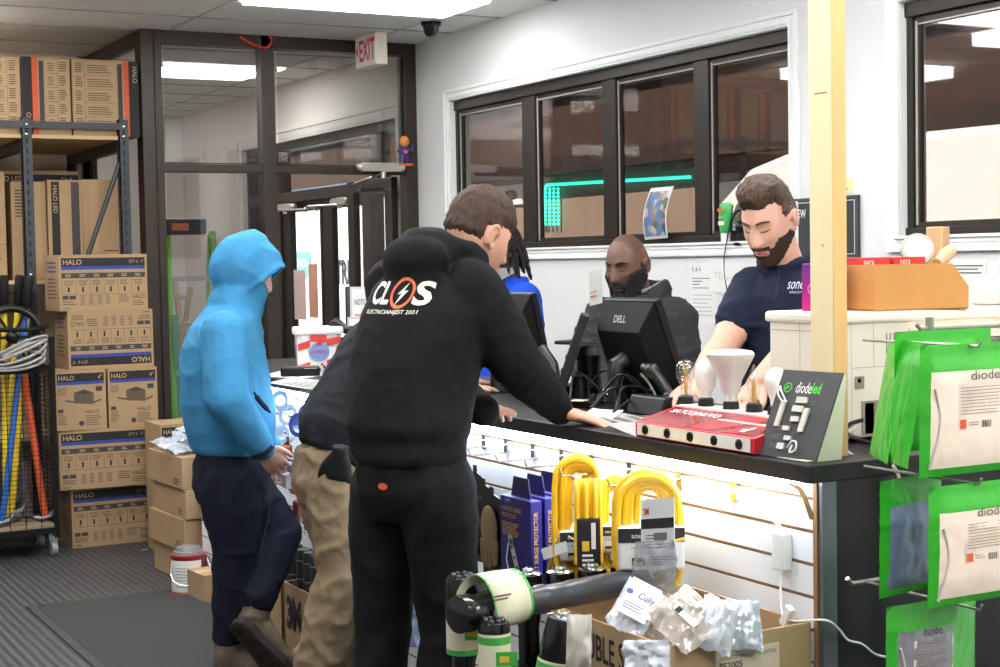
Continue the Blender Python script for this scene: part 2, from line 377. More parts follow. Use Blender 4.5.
# troffers
lightm = M('troffer_light', (250, 251, 252), .5, emit=8.0)
trofr = M('troffer_rim', (225, 224, 220), .5)
def troffer(x0, x1, y0, y1, label, drop=.05):
    o = thing('ceiling_light', label, 'ceiling light', ((x0 + x1) / 2, (y0 + y1) / 2, HC - .012), 'flat ceiling light panels')
    MB().box(x0 + .03, x1 - .03, y0 + .03, y1 - .03, HC - drop, HC - .002).build('diffuser', lightm, o, bev=.003)
    f = MB()
    for a, b, c, d in ((x0, x1, y0, y0 + .02), (x0, x1, y1 - .02, y1), (x0, x0 + .02, y0 + .02, y1 - .02), (x1 - .02, x1, y0 + .02, y1 - .02)): f.box(a, b, c, d, HC - .014, HC - .001)
    f.build('light_frame', trofr, o)
troffer(2.63, 3.83, 6.95, 7.55, 'bright flat ceiling light above the glazed partition, cut by the top of the photo', .03)
troffer(2.70, 3.80, 10.15, 10.75, 'wide ceiling light panel seen through the upper left partition pane', .012)
troffer(3.0, 3.4, 12.2, 12.75, 'small far ceiling light seen low in the upper left partition pane', .012)
for (x, y) in ((1.41, 4.52), (1.41, 2.08), (1.41, 5.74), (.19, 8.18), (.19, 6.35), (.19, 3.3), (.19, .25), (2.63, -.36), (2.63, 3.3), (2.63, .86), (1.41, -.36), (-2.25, 4.52), (-2.25, 1.47)):
    troffer(x, x + 1.2, y, y + .6, 'flat ceiling light panel over the shop floor, outside the photo', .09)  # unseen panels; several added, all hung lower, to brighten wall, ceiling and bags
# ------------------------------------------------------------------ outside
struct('ground', MB().box(4.31, 60, -20, 90, -.3, -.12), M('grey_pavement', (120, 118, 115), .9, var=.1))
def brick():
    m = M('brown_brick', (92, 66, 56), .9); nt = m.node_tree; b = nt.nodes['Principled BSDF']
    tc = nt.nodes.new('ShaderNodeTexCoord'); sx = nt.nodes.new('ShaderNodeSeparateXYZ'); cb = nt.nodes.new('ShaderNodeCombineXYZ')
    nt.links.new(tc.outputs['Object'], sx.inputs[0]); nt.links.new(sx.outputs['Y'], cb.inputs['X']); nt.links.new(sx.outputs['Z'], cb.inputs['Y'])
    t = nt.nodes.new('ShaderNodeTexBrick'); t.inputs['Scale'].default_value = 3; t.inputs['Color1'].default_value = lin((64, 42, 35)); t.inputs['Color2'].default_value = lin((52, 36, 32)); t.inputs['Mortar'].default_value = lin((62, 50, 45))
    nt.links.new(cb.outputs[0], t.inputs['Vector']); nt.links.new(t.outputs[0], b.inputs['Base Color']); return m
b = thing('building', 'brown brick shop building across the street with a tan lower front', 'building', (17, 22, -.12))
MB().box(16.3, 20, -12, 75, 3.3, 9.5).build('wall', brick(), b)
MB().box(16, 20, -12, 75, -.12, 3.3).build('shop_front', M('tan_front', (138, 120, 108), .8, var=.08, vs=.6), b)
c = MB(); c.box(15.6, 16.3, -12, 75, 3.2, 3.5); c.box(15.9, 16.3, -12, 75, 5.1, 5.4); c.build('cornice', M('dark_fascia', (44, 34, 32), .7), b)
MB().box(15.96, 16.0, 15.8, 21.6, .6, 2.9).build('shop_window', M('dark_shop_glass', (92, 100, 100), .15), b)
MB().box(15.93, 15.97, 16.2, 19.5, 2.35, 2.95).build('sign_board', M('mustard_sign', (120, 92, 50), .7), b)
sg = thing('shop_sign', 'white sign with a black round letter on the shop front across the street', 'sign', PX(510, 205, 15.96))
a, b_ = PX(497, 206, 15.96), PX(522, 184, 15.96)
MB().box(15.94, 15.99, b_.y, a.y, a.z, b_.z).build('sign_board', M('sign_white', (240, 240, 242), .5), sg)
q = MB(); q.text(Plane((15.938, a.y, a.z), (0, -1, 0), (0, 0, 1)), 'e', .35, .1, .95, (b_.z - a.z) - .1, 0, .005, .04, True); q.build('letter', ink, sg, fix=False)
teal = M('teal_led', (60, 255, 225), .5, emit=2.2)
l = thing('led_border', 'row of teal LED dots framing the shop window across the street', 'led lights', (15.9, 20, 1.6))
m = MB()
pa = PX(544, 187, 15.9); pb = PX(690, 178, 15.9)
for k in range(4):
    for j in range(10): q = PX(545.5 + 4.2 * k, 189 + 3.9 * j, 15.9); m.ball(q, .035, 0, 4)
m.build('led_dots', teal, l)
MB().tube([PX(x, y, 15.9) for x, y in ((543, 225), (543, 190), (547, 185), (600, 182), (690, 177))], .035, 6).build('led_strip', teal, l)
# vans
vanw = M('van_white', (238, 240, 242), .3, coat=.3)
def van(name, y0, y1, x0, label, front_hi, txt):
    o = thing(name, label, 'van', (x0 + .95, (y0 + y1) / 2, -.12))
    pl = Plane((x0, y1, -.12), (0, -1, 0), (0, 0, 1))          # side facing the shop; u runs towards the camera
    L = y1 - y0
    if front_hi:      # bonnet at far end
        poly = [(0, .35), (L, .35), (L, 2.5), (2.7, 2.56), (1.9, 2.4), (1.35, 2.05), (.85, 1.55), (.1, 1.2)]
    else:
        poly = [(0, .35), (L, .35), (L - .05, 1.2), (L - .8, 1.5), (L - 1.6, 2.5), (0, 2.5)]
    MB().prism(pl, poly, 0, -1.9).build('van_body', vanw, o, bev=.06)
    for u in (.95, L - .95):
        w = MB(); w.lathe(pl.at(u, .33, .03), [(.12, 0), (.3, .0), (.33, -.05), (.33, -.2), (.3, -.22)], 24, pl.n); w.build('wheel', blackm, o)
    gl = MB()
    if front_hi: gl.poly(pl, [(1.25, 1.5), (2.3, 1.5), (2.3, 2.1), (1.75, 2.1)], 0, .012)
    else: gl.poly(pl, [(L - 2.3, 1.45), (L - 1.2, 1.45), (L - 1.7, 2.2), (L - 2.3, 2.2)], 0, .012)
    gl.build('side_window', M('dark_shop_glass'), o)
    return o, pl, L
o, pl, L = van('van', 3.2, 12.8, 8.5, 'big white van parked outside behind the window at the edge of the photo', True, None)
o, pl, L = van('van', 19.0, 28.0, 8.6, 'white electrician van with roof rack seen through the entrance doors', True, 'TRIC')
def vuv(px, py): q = PX(px, py, 8.6); return (28.0 - q.y, q.z + .12)
t = MB(); a = vuv(337, 284); b_ = vuv(357, 259); t.text(pl, 'TRIC', a[0], a[1], b_[0], b_[1] , 0, .02, .02, True)
a = vuv(292, 277); b_ = vuv(311, 251); t.rect(pl, a[0], a[1], b_[0], b_[1], 1, .015)
t.text(pl, 'UO', a[0] + .12, a[1] + .15, b_[0] - .12, b_[1] - .12, 2, .02, .03, True)
t.build('lettering', [M('dark_letter', (52, 60, 70), .6), M('cyan_panel', (120, 205, 225), .5), M('white_letter', (245, 248, 250), .5)], o)
rk = MB()
for k in range(7): rk.box(8.7, 10.3, 19.3 + k * 1.05, 19.36 + k * 1.05, 2.43, 2.52)
rk.box(8.68, 8.74, 19.2, 25.8, 2.5, 2.56); rk.box(10.2, 10.26, 19.2, 25.8, 2.5, 2.56); rk.box(8.9, 9.3, 19.3, 25.4, 2.56, 2.68); rk.box(9.4, 9.5, 19.3, 25.4, 2.56, 2.7)
rk.build('roof_rack', M('slate_rack', (92, 106, 128), .5), o)
# canopy over the pavement
c = thing('canopy', 'brown boarded canopy over the pavement outside the shop windows', 'canopy', (4.9, 6, 2.62))
MB().box(4.32, 5.5, -4, 12.5, 2.72, 2.84).build('soffit', M('brown_soffit', (92, 66, 54), .8, var=.1, vs=6, vstretch=(6, .3, 1)), c)
MB().box(5.5, 5.56, -4, 12.5, 2.62, 2.9).build('fascia', M('dark_fascia'), c)
# world and sun
wd = bpy.data.worlds.new('sky'); SC.world = wd; wd.use_nodes = True; nt = wd.node_tree; bg = nt.nodes['Background']
sk = nt.nodes.new('ShaderNodeTexSky'); sk.sky_type = 'HOSEK_WILKIE'; sk.turbidity = 4; sk.sun_direction = V((-.5, -.25, .82)).normalized()
nt.links.new(sk.outputs[0], bg.inputs[0]); bg.inputs[1].default_value = 1.5
sl = bpy.data.lights.new('sun', 'SUN'); sl.energy = 11.0; sl.angle = .01; sl.color = (1, .95, .88); so = bpy.data.objects.new('sun', sl); COL.objects.link(so)
so.rotation_euler = V((.62, .25, -.74)).to_track_quat('-Z', 'Y').to_euler()
SC.view_settings.view_transform = 'Standard'; SC.view_settings.look = 'None'; SC.view_settings.gamma = 1; SC.view_settings.use_curve_mapping = False
SC.view_settings.exposure = .82
SC.cycles.use_denoising = True; SC.cycles.max_bounces = 8; SC.cycles.transparent_max_bounces = 16; SC.cycles.caustics_reflective = False; SC.cycles.caustics_refractive = False
# ================================================================== LEFT: rack, cartons, cart
blueink = M('blue_band', (44, 62, 140), .6)
orangeink = M('orange_band', (206, 84, 40), .6)
dkpanel = M('charcoal_print', (58, 55, 54), .7)
cardl = M('cardboard_light', (176, 147, 110), .85, var=.06, vs=5)
tape = M('packing_tape', (202, 168, 116), .3, coat=.3)
CM = [card, ink, blueink, cardl, dkpanel, orangeink, M('brown_ink', (96, 80, 64), .8)]
def carton(label, cx, yf, z0, w, d, h, rz=0, style=None, group=None, name='cardboard_box', mat=card, seam=True):
    # cx: middle of the front face, yf: its depth; the box runs back from there
    R = Rz(rz); o0 = V((cx, yf, z0)); c = o0 + R @ V((0, d / 2, h / 2))
    b = MB().obox(c, (w, d, h), R)
    if seam:
        b.obox(c + V((0, 0, h / 2 + .0006)), (w * .98, .004, .001), R, 1)
        b.obox(c + V((0, 0, h / 2 + .0003)), (w * .99, .05, .0012), R, 2)
    o = b.build(name, [mat, dkpanel, tape], None, .004, org=o0 + R @ V((0, d / 2, 0)))
    tag(o, label, 'box', group)
    if style:
        pl = Plane(o0 + R @ V((-w / 2, 0, 0)), R @ V((1, 0, 0)), (0, 0, 1)); sd = Plane(o0 + R @ V((-w / 2, d, 0)), R @ V((0, -1, 0)), (0, 0, 1))
        p = MB(); style(p, pl, sd, w, d, h); p.build('printed_panel', CM, o, fix=False)
    return o
def st_wide(p, pl, sd, w, d, h, inv=False):
    class Q(Plane): pass
    if inv: pl = Plane(pl.at(w, h), -pl.u, -pl.v)
    p.rect(pl, .012, h - .062, w - .012, h - .018, 1); p.rect(pl, .012, h - .08, w - .012, h - .062, 2)
    p.text(pl, 'HALO', .022, h - .054, .14, h - .026, 3, .0012, .02)
    p.text(pl, 'QTY 6   4"', w - .10, h - .050, w - .02, h - .030, 3, .0012)
    p.rect(pl, .012, h - .125, w - .012, h - .098, 4)
    n = 6; cw = (w - .024) / n
    for k in range(n):
        u = .012 + k * cw
        p.lines(pl, u + .02, h - .12, u + cw - .02, h - .103, 2, 3, .5, .0012)
        p.rect(pl, u - .0008, h - .21, u + .0008, h - .13, 1)
        p.lines(pl, u + .012, h - .165, u + cw - .01, h - .135, 3, 6); p.rect(pl, u + cw * .42, h - .2, u + cw * .55, h - .172, 1)
    p.rect(pl, .012, h - .212, w - .012, h - .2105, 1)
    for k in range(4): p.lines(pl, .11 + k * .045, .03, .14 + k * .045, .085, 6, 6)
    p.rect(pl, .014, .062, .045, .082, 4); p.rect(pl, .05, .062, .085, .082, 4); p.lines(pl, .014, .03, .09, .055, 2, 6)
    p.lines(pl, w - .16, .04, w - .095, .085, 4, 6); p.text(pl, 'HALO', w - .085, .058, w - .016, .082, 1, .001); p.lines(pl, w - .085, .02, w - .016, .05, 3, 6)
    p.lines(pl, .014, .01, .06, .018, 1, 1)
    p.lines(sd, d * .2, h - .1, d * .85, h - .03, 3, 2); p.lines(sd, d * .2, h * .2, d * .85, h * .6, 6, 6)
def st_can(p, pl, sd, w, d, h):
    p.rect(pl, .01, h - .06, w - .01, h - .016, 1); p.rect(pl, .01, h - .076, w - .01, h - .06, 2)
    p.text(pl, 'HALO', .018, h - .052, .10, h - .026, 3, .0012, .02); p.text(pl, '4"', w - .042, h - .05, w - .02, h - .028, 3, .0012, .01)
    u, v = w * .36, h * .42                                   # the recessed housing drawn on the box
    p.poly(pl, [(u, v + .01), (u + .105, v), (u + .105, v + .062), (u + .055, v + .082), (u, v + .066)], 6)
    p.poly(pl, [(u + .005, v + .066), (u + .055, v + .08), (u + .1, v + .062), (u + .05, v + .055)], 4, .001)
    for k in range(5): p.rect(pl, u + .008 + k * .018, v + .012, u + .011 + k * .018, v + .056, 4, .001)
    p.poly(pl, [(u - .045, v + .022), (u, v + .012), (u, v + .02), (u - .045, v + .03)], 4); p.poly(pl, [(u + .105, v + .006), (u + .145, v + .02), (u + .145, v + .028), (u + .105, v + .014)], 4)
    p.rect(pl, w - .055, h - .115, w - .02, h - .09, 4); p.lines(pl, .012, h - .13, .06, h - .09, 4, 6); p.rect(pl, .012, h * .3, .04, h * .36, 4)
    p.lines(pl, .012, .03, .06, .09, 6, 6); p.text(pl, 'HALO', w * .58, .085, w * .92, .105, 1); p.lines(pl, w * .58, .02, w * .92, .078, 6, 6); p.disc(pl, w * .5, .035, .014, 4)
def st_tall(p, pl, sd, w, d, h, mirror=False, word='HALO'):
    X = (lambda a: w - a) if mirror else (lambda a: a)
    def rc(a, b, c, e, m, hh=.0006): p.rect(pl, min(X(a), X(c)), b, max(X(a), X(c)), e, m, hh)
    rc(.0, .0, .085, h, 1); rc(.055, 0, .085, h, 5, .001); rc(.093, .04, .118, h - .02, 4)
    vp = Plane(pl.at(X(.045) + (.012 if mirror else 0), .03 if not mirror else h - .03), pl.v if not mirror else -pl.v, -pl.u if not mirror else pl.u)
    p.text(vp, word, 0, 0, .13, .026, 3, .0012, .02)
    rc(.126, .02, w - .008, h - .012, 3, .0003)
    for k in range(5): rc(.126, .03 + k * (h - .04) / 5, w - .07, .0315 + k * (h - .04) / 5, 1, .0008)
    rc(w - .07, .02, w - .0685, h - .012, 1, .0008)
    for k in range(5):
        y = .04 + k * (h - .04) / 5
        a0, a1 = sorted((X(.14), X(w - .085))); p.lines(pl, a0, y, a1, y + .05, 4, 6)
        a0, a1 = sorted((X(w - .06), X(w - .018))); p.lines(pl, a0, y, a1, y + .06, 5, 4)
# the stack in front of the rack
G1 = 'fixture cartons stacked in front of the rack'
carton('wide fixture box standing on the floor at the foot of the carton stack', 2.135, 8.3, 0, .455, .3, .322, 0, st_wide, G1)
carton('wide fixture box second from the floor, blue band along its top', 2.075, 8.24, .323, .468, .3, .318, math.radians(-3), st_wide, G1)
carton('square fixture box with a drawn housing, half way up the stack beside the tool cart', 1.962, 8.24, .642, .268, .3, .318, 0, st_can, G1)
carton('square fixture box with a drawn housing, half way up the stack beside the door post', 2.242, 8.24, .642, .268, .3, .318, 0, st_can, G1)
carton('wide fixture box lying upside down, second from the top of the stack', 2.145, 8.29, .961, .46, .3, .312, 0, lambda *a: st_wide(*a, inv=True), G1)
carton('wide fixture box on the very top of the stack, tilted slightly before the rack brace', 2.118, 8.3, 1.274, .478, .3, .30, math.radians(2), st_wide, G1)
# rack: two bays of a slotted steel shelving unit
rackm = M('slate_rack_steel', (56, 58, 62), .45, .4, var=.06)
rk = thing('storage_rack', 'dark slotted steel shelving rack loaded with tall cardboard boxes', 'shelving rack', (1.75, 9.2, 0))
RX = (1.12, 1.803, 2.335); RYF, RYB = 8.62, 9.83
slot = M('slot_shadow', (18, 18, 19), .8)
for x in RX:
    for y in (RYF, RYB):
        u = MB().box(x - .028, x + .028, y, y + .006, 0, 2.33).box(x - .028, x - .022, y, y + .05, 0, 2.33)
        for k in range(40): u.box(x - .006, x + .006, y - .0008, y, .06 + k * .056, .085 + k * .056, 1)
        for z in (2.29, 2.235, 1.47): u.ball((x, y - .002, z), (.011, .006, .011), 2, 6)
        u.build('upright', [rackm, slot, steel], rk)
for (a, b) in ((RX[0], RX[1]), (RX[1], RX[2])):
    for z in (2.29, 1.40): MB().box(a, b, RYF - .006, RYF + .012, z - .018, z + .018).build('end_bar', rackm, rk)
for x in RX:
    for z in (2.205, 1.41, .55): MB().box(x - .025, x + .025, RYF + .04, RYB, z - .05, z + .01).build('beam', rackm, rk)
MB().tube([(RX[1] + .26, RYF + .02, 1.42), (RX[2] - .01, RYF + .02, 2.12)], .014, 8).build('brace', rackm, rk)
for z in (2.216, 1.421, .561): MB().box(RX[0] - .02, RX[2] + .02, RYF + .01, RYB, z, z + .02).build('shelf_deck', M('pale_board', (196, 168, 128), .8), rk)
# boxes on the rack
G2 = 'tall boxes on the top shelf of the rack'
carton('tall box on the top shelf, second in the row, orange stripe down one edge', 1.925, 8.66, 2.237, .262, .7, .425, 0, st_tall, G2)
carton('tall box on the top shelf whose orange stripe is next to the door post', 2.252, 8.66, 2.237, .372, .7, .425, 0, lambda *a: st_tall(*a, mirror=True), G2)
carton('tall box on the top shelf cut off by the edge of the photo', 1.655, 8.66, 2.237, .262, .7, .42, 0, st_tall, G2)
G3 = 'plain long boxes on the lower shelf of the rack'
def st_led(p, pl, sd, w, d, h): p.rect(pl, .0, h - .07, w, h - .02, 1); p.text(pl, 'HALO LED', .02, h - .06, .2, h - .03, 3, .0012, .01); p.text(pl, 'C6 4', w - .1, h - .056, w - .03, h - .034, 3, .0012)
def st_band(p, pl, sd, w, d, h):
    p.rect(pl, .02, .02, .065, h - .01, 1); p.rect(pl, w - .06, .02, w - .015, h - .01, 4)
    vp = Plane(pl.at(.03, h - .03), -pl.v, pl.u); p.text(vp, 'HALO LED', 0, 0, .2, .024, 3, .0012, .01)
def st_tape(p, pl, sd, w, d, h): p.lines(pl, .02, h - .2, w * .4, h - .04, 9, 1, .35); p.rect(pl, w * .55, 0, w * .85, h, 3, .0004)
def st_frag(p, pl, sd, w, d, h): p.rect(pl, w * .55, .04, w * .56, .16, 1); p.rect(pl, w * .9, .04, w * .91, .16, 1); p.rect(pl, w * .55, .155, w * .91, .16, 1); p.lines(pl, w * .6, .05, w * .88, .13, 5, 1); p.rect(pl, .04, 0, .09, h, 3, .0004)
carton('wide box with a black top band standing behind the plain boxes on the lower shelf', 1.955, 9.2, 1.442, .52, .3, .63, 0, st_led, G3)
carton('narrow taped box on the lower shelf, first beside the outer upright', 1.835, 8.78, 1.442, .19, .36, .545, 0, st_tape, G3)
carton('long box with two black vertical bands in the middle of the lower shelf', 2.03, 8.76, 1.442, .19, .36, .555, 0, st_band, G3)
carton('long plain box with a handling mark, nearest the door post on the lower shelf', 2.236, 8.77, 1.442, .215, .36, .56, 0, st_frag, G3)
G4 = 'small boxes piled at the end of the lower shelf'
for k in range(3):
    carton(['small box at the bottom of the pile at the edge of the photo, lower shelf', 'middle small box of the pile at the edge of the photo, lower shelf', 'top small box of the pile at the edge of the photo, lower shelf'][k],
           1.60, 8.76, 1.442 + k * .2, .21, .3, .198, 0, lambda p, pl, sd, w, d, h: p.lines(pl, .03, .03, w - .03, h - .03, 7, 6), G4)
# plain box stack by the counter end
G5 = 'plain cartons in the pile beside the paint can'
zt = [0, .152, .31, .45, .605]
for k in range(4):
    carton(['plain carton at the bottom of the pile next to the paint can', 'plain carton second from the floor in the pile next to the paint can', 'plain carton third from the floor in the pile next to the paint can', 'open topped carton at the top of the pile holding plastic packs'][k],
           2.25 + (.01, 0, .006, -.004)[k], 7.03 + (.0, .01, -.006, .008)[k], zt[k], .225, .5, zt[k + 1] - zt[k] - .002, math.radians((2, 3, 1, 2)[k]),
           lambda p, pl, sd, w, d, h: (p.lines(sd, .38, .015, .46, .05, 3, 1), p.rect(pl, w * .45, .0, w * .75, h, 3, .0004)), G5, seam=False)
film = glass('clear_film', (240, 244, 248), .18, .15, .35, (226, 232, 238))
def bag(name, label, cat, c, u, v, w, h, th=.02, seed=0, mat=None, group=None, crumple=.012, extra=None, parent=None):
    # pillow-shaped plastic bag: centre c, half-size directions u (width) and v (height)
    c = V(c); u = V(u).normalized(); v = V(v).normalized(); n = u.cross(v)
    def side(sg):
        def fn(a, b):
            x, y = a * 2 - 1, b * 2 - 1
            puff = th * (1 - abs(x) ** 3) * (1 - abs(y) ** 3)
            q = noise.noise(V((x * 2.5 + seed * 3.1, y * 2.5, seed))) + .6 * noise.noise(V((x * 6 + seed, y * 6, 4 + seed)))
            q2 = noise.noise(V((x * 1.5, y * 1.5, 9 + seed)))
            return c + u * (x * w / 2 * (1 + .04 * q2)) + v * (y * h / 2) + n * (sg * puff + crumple * q * (1 if sg > 0 else .9) + .01 * q2)
        return fn
    m = MB(); m.grid(side(1), 18, 20, 0, True); m.grid(side(-1), 18, 20, 0, True)
    o = m.build(name, mat or film, parent)
    if label: tag(o, label, cat, group)
    return o
for k, (x, y, z, a) in enumerate(((2.18, 7.22, .632, .2), (2.25, 7.3, .675, -.3), (2.2, 7.42, .632, .1), (2.26, 7.14, .715, .4))):
    bag('plastic_pack', ['clear plastic pack lying on the open carton, nearest the door', 'clear plastic pack in the middle of the open carton top', 'clear plastic pack at the rear of the open carton', 'small clear pack on top of the open carton beside the jeans'][k], 'plastic bag', (x, y, z),
        (math.cos(a), math.sin(a), 0), (-math.sin(a), math.cos(a), .1), .15, .2, .022, k + 3, group='clear packs on the carton pile')
carton('box with a black band half hidden behind the plain carton pile', 2.42, 7.85, .0, .3, .28, .68, 0, st_can, None)
# paint can
pc = thing('paint_can', 'white labelled paint can with red rim on the floor by the carton pile', 'paint can', (2.105, 6.87, 0))
cz = V((2.105, 6.87, 0))
MB().lathe(cz, [(.083, 0), (.083, .008), (.079, .012), (.079, .165), (.083, .17), (.083, .182), (.072, .184)], 28).build('can_body', M('red_tin', (150, 38, 42), .4), pc)
lb = MB(); lb.loft([[cz + V((.0802 * math.cos(a), .0802 * math.sin(a), z)) for a in [math.radians(150 + 7 * q) for q in range(22)]] for z in (.016, .160)], cap=False, close=False)
lb.build('can_label', M('off_white_label', (226, 224, 216), .6), pc)
pr_ = MB()
for k in range(7):
    a = math.radians(225 + k * 2); 
    for q in range(6): 
        aa = math.radians(205 + q * 8); p0 = Plane(cz + V((.0805 * math.cos(aa), .0805 * math.sin(aa), .04 + k * .014)), (-math.sin(aa), math.cos(aa), 0), (0, 0, 1)); pr_.rect(p0, 0, 0, .009, .003, 0)
pr_.build('label_print', ink, pc)
MB().lathe(cz + V((0, 0, .184)), [(.07, 0), (.068, .012), (.06, .014), (.055, .03), (.05, .032)], 28).build('can_lid', M('grey_lid', (150, 150, 150), .35, .5), pc)
MB().tube(bez([cz + V((-.083, -.02, .15)), cz + V((-.098, -.04, .1)), cz + V((-.075, -.075, .06)), cz + V((.02, -.1, .05)), cz + V((.08, -.06, .1)), cz + V((.083, -.02, .15))], 6), .0025, 6).build('can_handle', steel, pc)
sb = thing('spray_bottle', 'red and white trigger spray bottle behind the paint can', 'spray bottle', (2.255, 7.0, 0))
MB().lathe((2.255, 7.0, 0), [(.04, 0), (.043, .01), (.043, .15), (.02, .19), (.017, .21)], 18).build('bottle_body', red, sb)
MB().lathe((2.255, 7.0, .208), [(.02, 0), (.02, .02)], 14).box(2.22, 2.275, 6.99, 7.01, .228, .25).box(2.225, 2.232, 6.995, 7.005, .19, .228).build('trigger', white, sb)
carton('small low carton on the floor between the paint can and the jeans', 2.137, 6.60, 0, .10, .2, .125, math.radians(4), None)
# tool cart with wire basket
ct = thing('tool_cart', 'black wire basket cart on casters holding long handled tools', 'cart', (1.5, 8.3, 0))
X0, X1, Y0, Y1 = 1.16, 1.79, 8.12, 8.52
fr = MB()
for x in (X0, X1):
    for y in (Y0, Y1): fr.box(x - .012, x + .012, y - .012, y + .012, .1, 1.38 if y == Y1 else 1.15)
for z in (.14, .98):
    for y in (Y0, Y1): fr.box(X0, X1, y - .011, y + .011, z - .015, z + .015)
    for x in (X0, X1): fr.box(x - .011, x + .011, Y0, Y1, z - .015, z + .015)
fr.build('cart_frame', blackm, ct)
ms = MB()
for k in range(33):
    z = .2 + k * .024
    ms.box(X0, X1, Y0 - .0015, Y0 + .0015, z - .0014, z + .0014); ms.box(X1 - .0015, X1 + .0015, Y0, Y1, z - .0014, z + .0014)
for k in range(9): x = X0 + (X1 - X0) * k / 8; ms.box(x - .002, x + .002, Y0 - .003, Y0, .14, .98)
for k in range(5): y = Y0 + (Y1 - Y0) * k / 4; ms.box(X1, X1 + .003, y - .002, y + .002, .14, .98)
ms.build('wire_mesh', blackm, ct)
MB().box(X0 + .01, X1 - .01, Y0 + .01, Y1 - .01, .15, .17).build('deck_board', M('worn_board', (150, 130, 104), .8, var=.15), ct)
MB().tube([V((X0, Y0, 1.15)), V((X0 + .2, Y0 - .02, 1.2)), V((X1 - .1, Y0 - .02, 1.19)), V((X1, Y0 + .1, 1.2)), V((X1, Y1, 1.2))], .012, 8).build('top_rail', blackm, ct)
for (x, y) in ((X0 + .03, Y0 + .03), (X1 - .01, Y0 + .05), (X0 + .03, Y1 - .03), (X1 - .01, Y1 - .03)):
    w = MB().cyl((x - .015, y, .038), (x + .015, y, .038), .038, 18); w.box(x - .022, x + .022, y - .01, y + .02, .06, .125, 1); w.build('caster', [M('caster_rubber', (150, 150, 148), .5), steel], ct)
# long handled benders standing in the cart
def bender(label, a, b, colr, r=.017, grip=.16, bend=0, col2=None):
    a = V(a); b = V(b); o = thing('conduit_bender', label, 'hand tool', a, 'long handled tools in the cart')
    L = b - a; MB().tube([a, a + L * .5 + V((bend, 0, 0)), b], r, 10).build('handle', colr, o)
    if grip: e = L.normalized(); MB().lathe(b - e * .02, [(r * 1.1, 0), (r * 1.5, .01), (r * 1.35, grip * .5), (r * 1.5, grip), (r * 1.0, grip + .01)], 12, e).build('grip', blackm, o)
    hd = MB(); hd.tube([a + V((-.06, 0, .0)), a + V((-.02, 0, -.012)), a + V((.03, 0, 0)), a + V((.07, 0, .05))], [.008, .018, .018, .008], 8); hd.build('bender_shoe', M('cast_metal', (120, 120, 122), .4, .8), o)
yel = M('safety_yellow', (236, 206, 40), .4); blu = M('tool_blue', (40, 104, 190), .4); org = M('tool_orange', (214, 84, 40), .4)
def cz_(px, py, y): q = PY(px, py, y); return q
bender('yellow bender handle leaning at the edge of the photo, slim black grip', (1.56, 8.25, .2), cz_(4, 304, 8.27), yel)
bender('yellow bender handle with black grip standing upright behind the others', (1.585, 8.44, .2), cz_(18, 303, 8.46), yel)
bender('yellow bender with thick black grip leaning toward the carton stack', (1.60, 8.33, .2), cz_(27, 305, 8.36), yel)
bender('bright blue bender pipe slanting inside the wire basket', (1.53, 8.2, .2), cz_(26, 310, 8.3), blu, .016, 0)
bender('orange bender pipe slanting across the wire basket corner', (1.755, 8.24, .2), cz_(20, 345, 8.36), org, .019, 0)
ft = thing('fish_tape', 'black round cable reel hanging on top of the tool cart', 'cable reel', (1.62, 8.18, 1.1))
ring = MB(); c0 = V((1.61, 8.2, 1.15))
for rr, rad in ((.15, .02),): ring.tube([c0 + V((rr * math.cos(a * PI / 16), .03 * math.sin(a * PI / 16), rr * math.sin(a * PI / 16))) for a in range(33)], rad, 10)
ring.build('reel_rim', black, ft)
hb = MB()
for k in range(6): hb.tube([c0, c0 + V((.15 * math.cos(k * PI / 3), .03 * math.sin(k * PI / 3), .15 * math.sin(k * PI / 3)))], .008, 6)
hb.ball(c0, .035, 0, 8); hb.build('reel_spokes', black, ft)
gc = thing('grey_cable_coil', 'grey coiled cable lying over the top of the tool cart', 'cable', (1.55, 8.16, 1.0))
m = MB()
for k in range(5):
    q = V((1.60 + .01 * k, 8.10 - .006 * k, 1.035 + .018 * k)); a_, b_ = .15 - .008 * k, .045 + .006 * k
    m.tube([q + V((a_ * math.cos(t), .05 * math.sin(t), b_ * math.sin(t + .5 * k) + .04 * math.cos(t) * (.3 - .2 * k))) for t in [2 * PI * n / 30 for n in range(31)]], .0075, 7)
m.build('coil', M('grey_cable', (148, 144, 138), .5), gc)
pk = MB()
for k in range(9): pk.obox((1.22 + k * .06, 8.36 + .03 * (k % 3), .33 + .1 * (k % 2)), (.045, .06, .3), Rz(.3 * (k % 4)), k % 2)
o = pk.build('steel_fittings', [steel, M('grey_tin', (120, 122, 124), .4, .6)]); tag(o, 'loose silver conduit fittings heaped in the bottom of the wire basket', 'hardware', None, 'stuff')
# entrance mat
def mat_m():
    m = M('mat_rubber', (47, 47, 45), .9, var=.2, vs=120, bump=.6, bs=260, vstretch=(1, .3, 1)); return m
mt = thing('entrance_mat', 'grey textured entrance mat on the ribbed floor under the blue hooded man', 'mat', (1.75, 5.9, 0))
MB().box(1.43, 2.1, 4.2, 6.93, 0.0005, .008).build('mat_pile', mat_m(), mt)
e = MB(); e.box(1.39, 1.43, 4.2, 6.97, .0005, .006); e.box(1.43, 2.1, 6.93, 6.97, .0005, .006); e.build('mat_border', M('mat_edge', (53, 53, 51), .8), mt)
sp = MB(); sp.poly(Plane((2.2, 8.02, .001), (1, .2, 0), (0, 1, 0)), [(0, 0), (.03, .01), (.035, .03), (.01, .025)], 0); sp.poly(Plane((2.23, 8.02, .002), (1, .6, 0), (-.3, 1, .1)), [(0, 0), (.02, .01), (.015, .03)], 0)
tag(sp.build('paper_scrap', paper), 'tiny scrap of white paper on the floor in front of the carton stack', 'paper scrap')
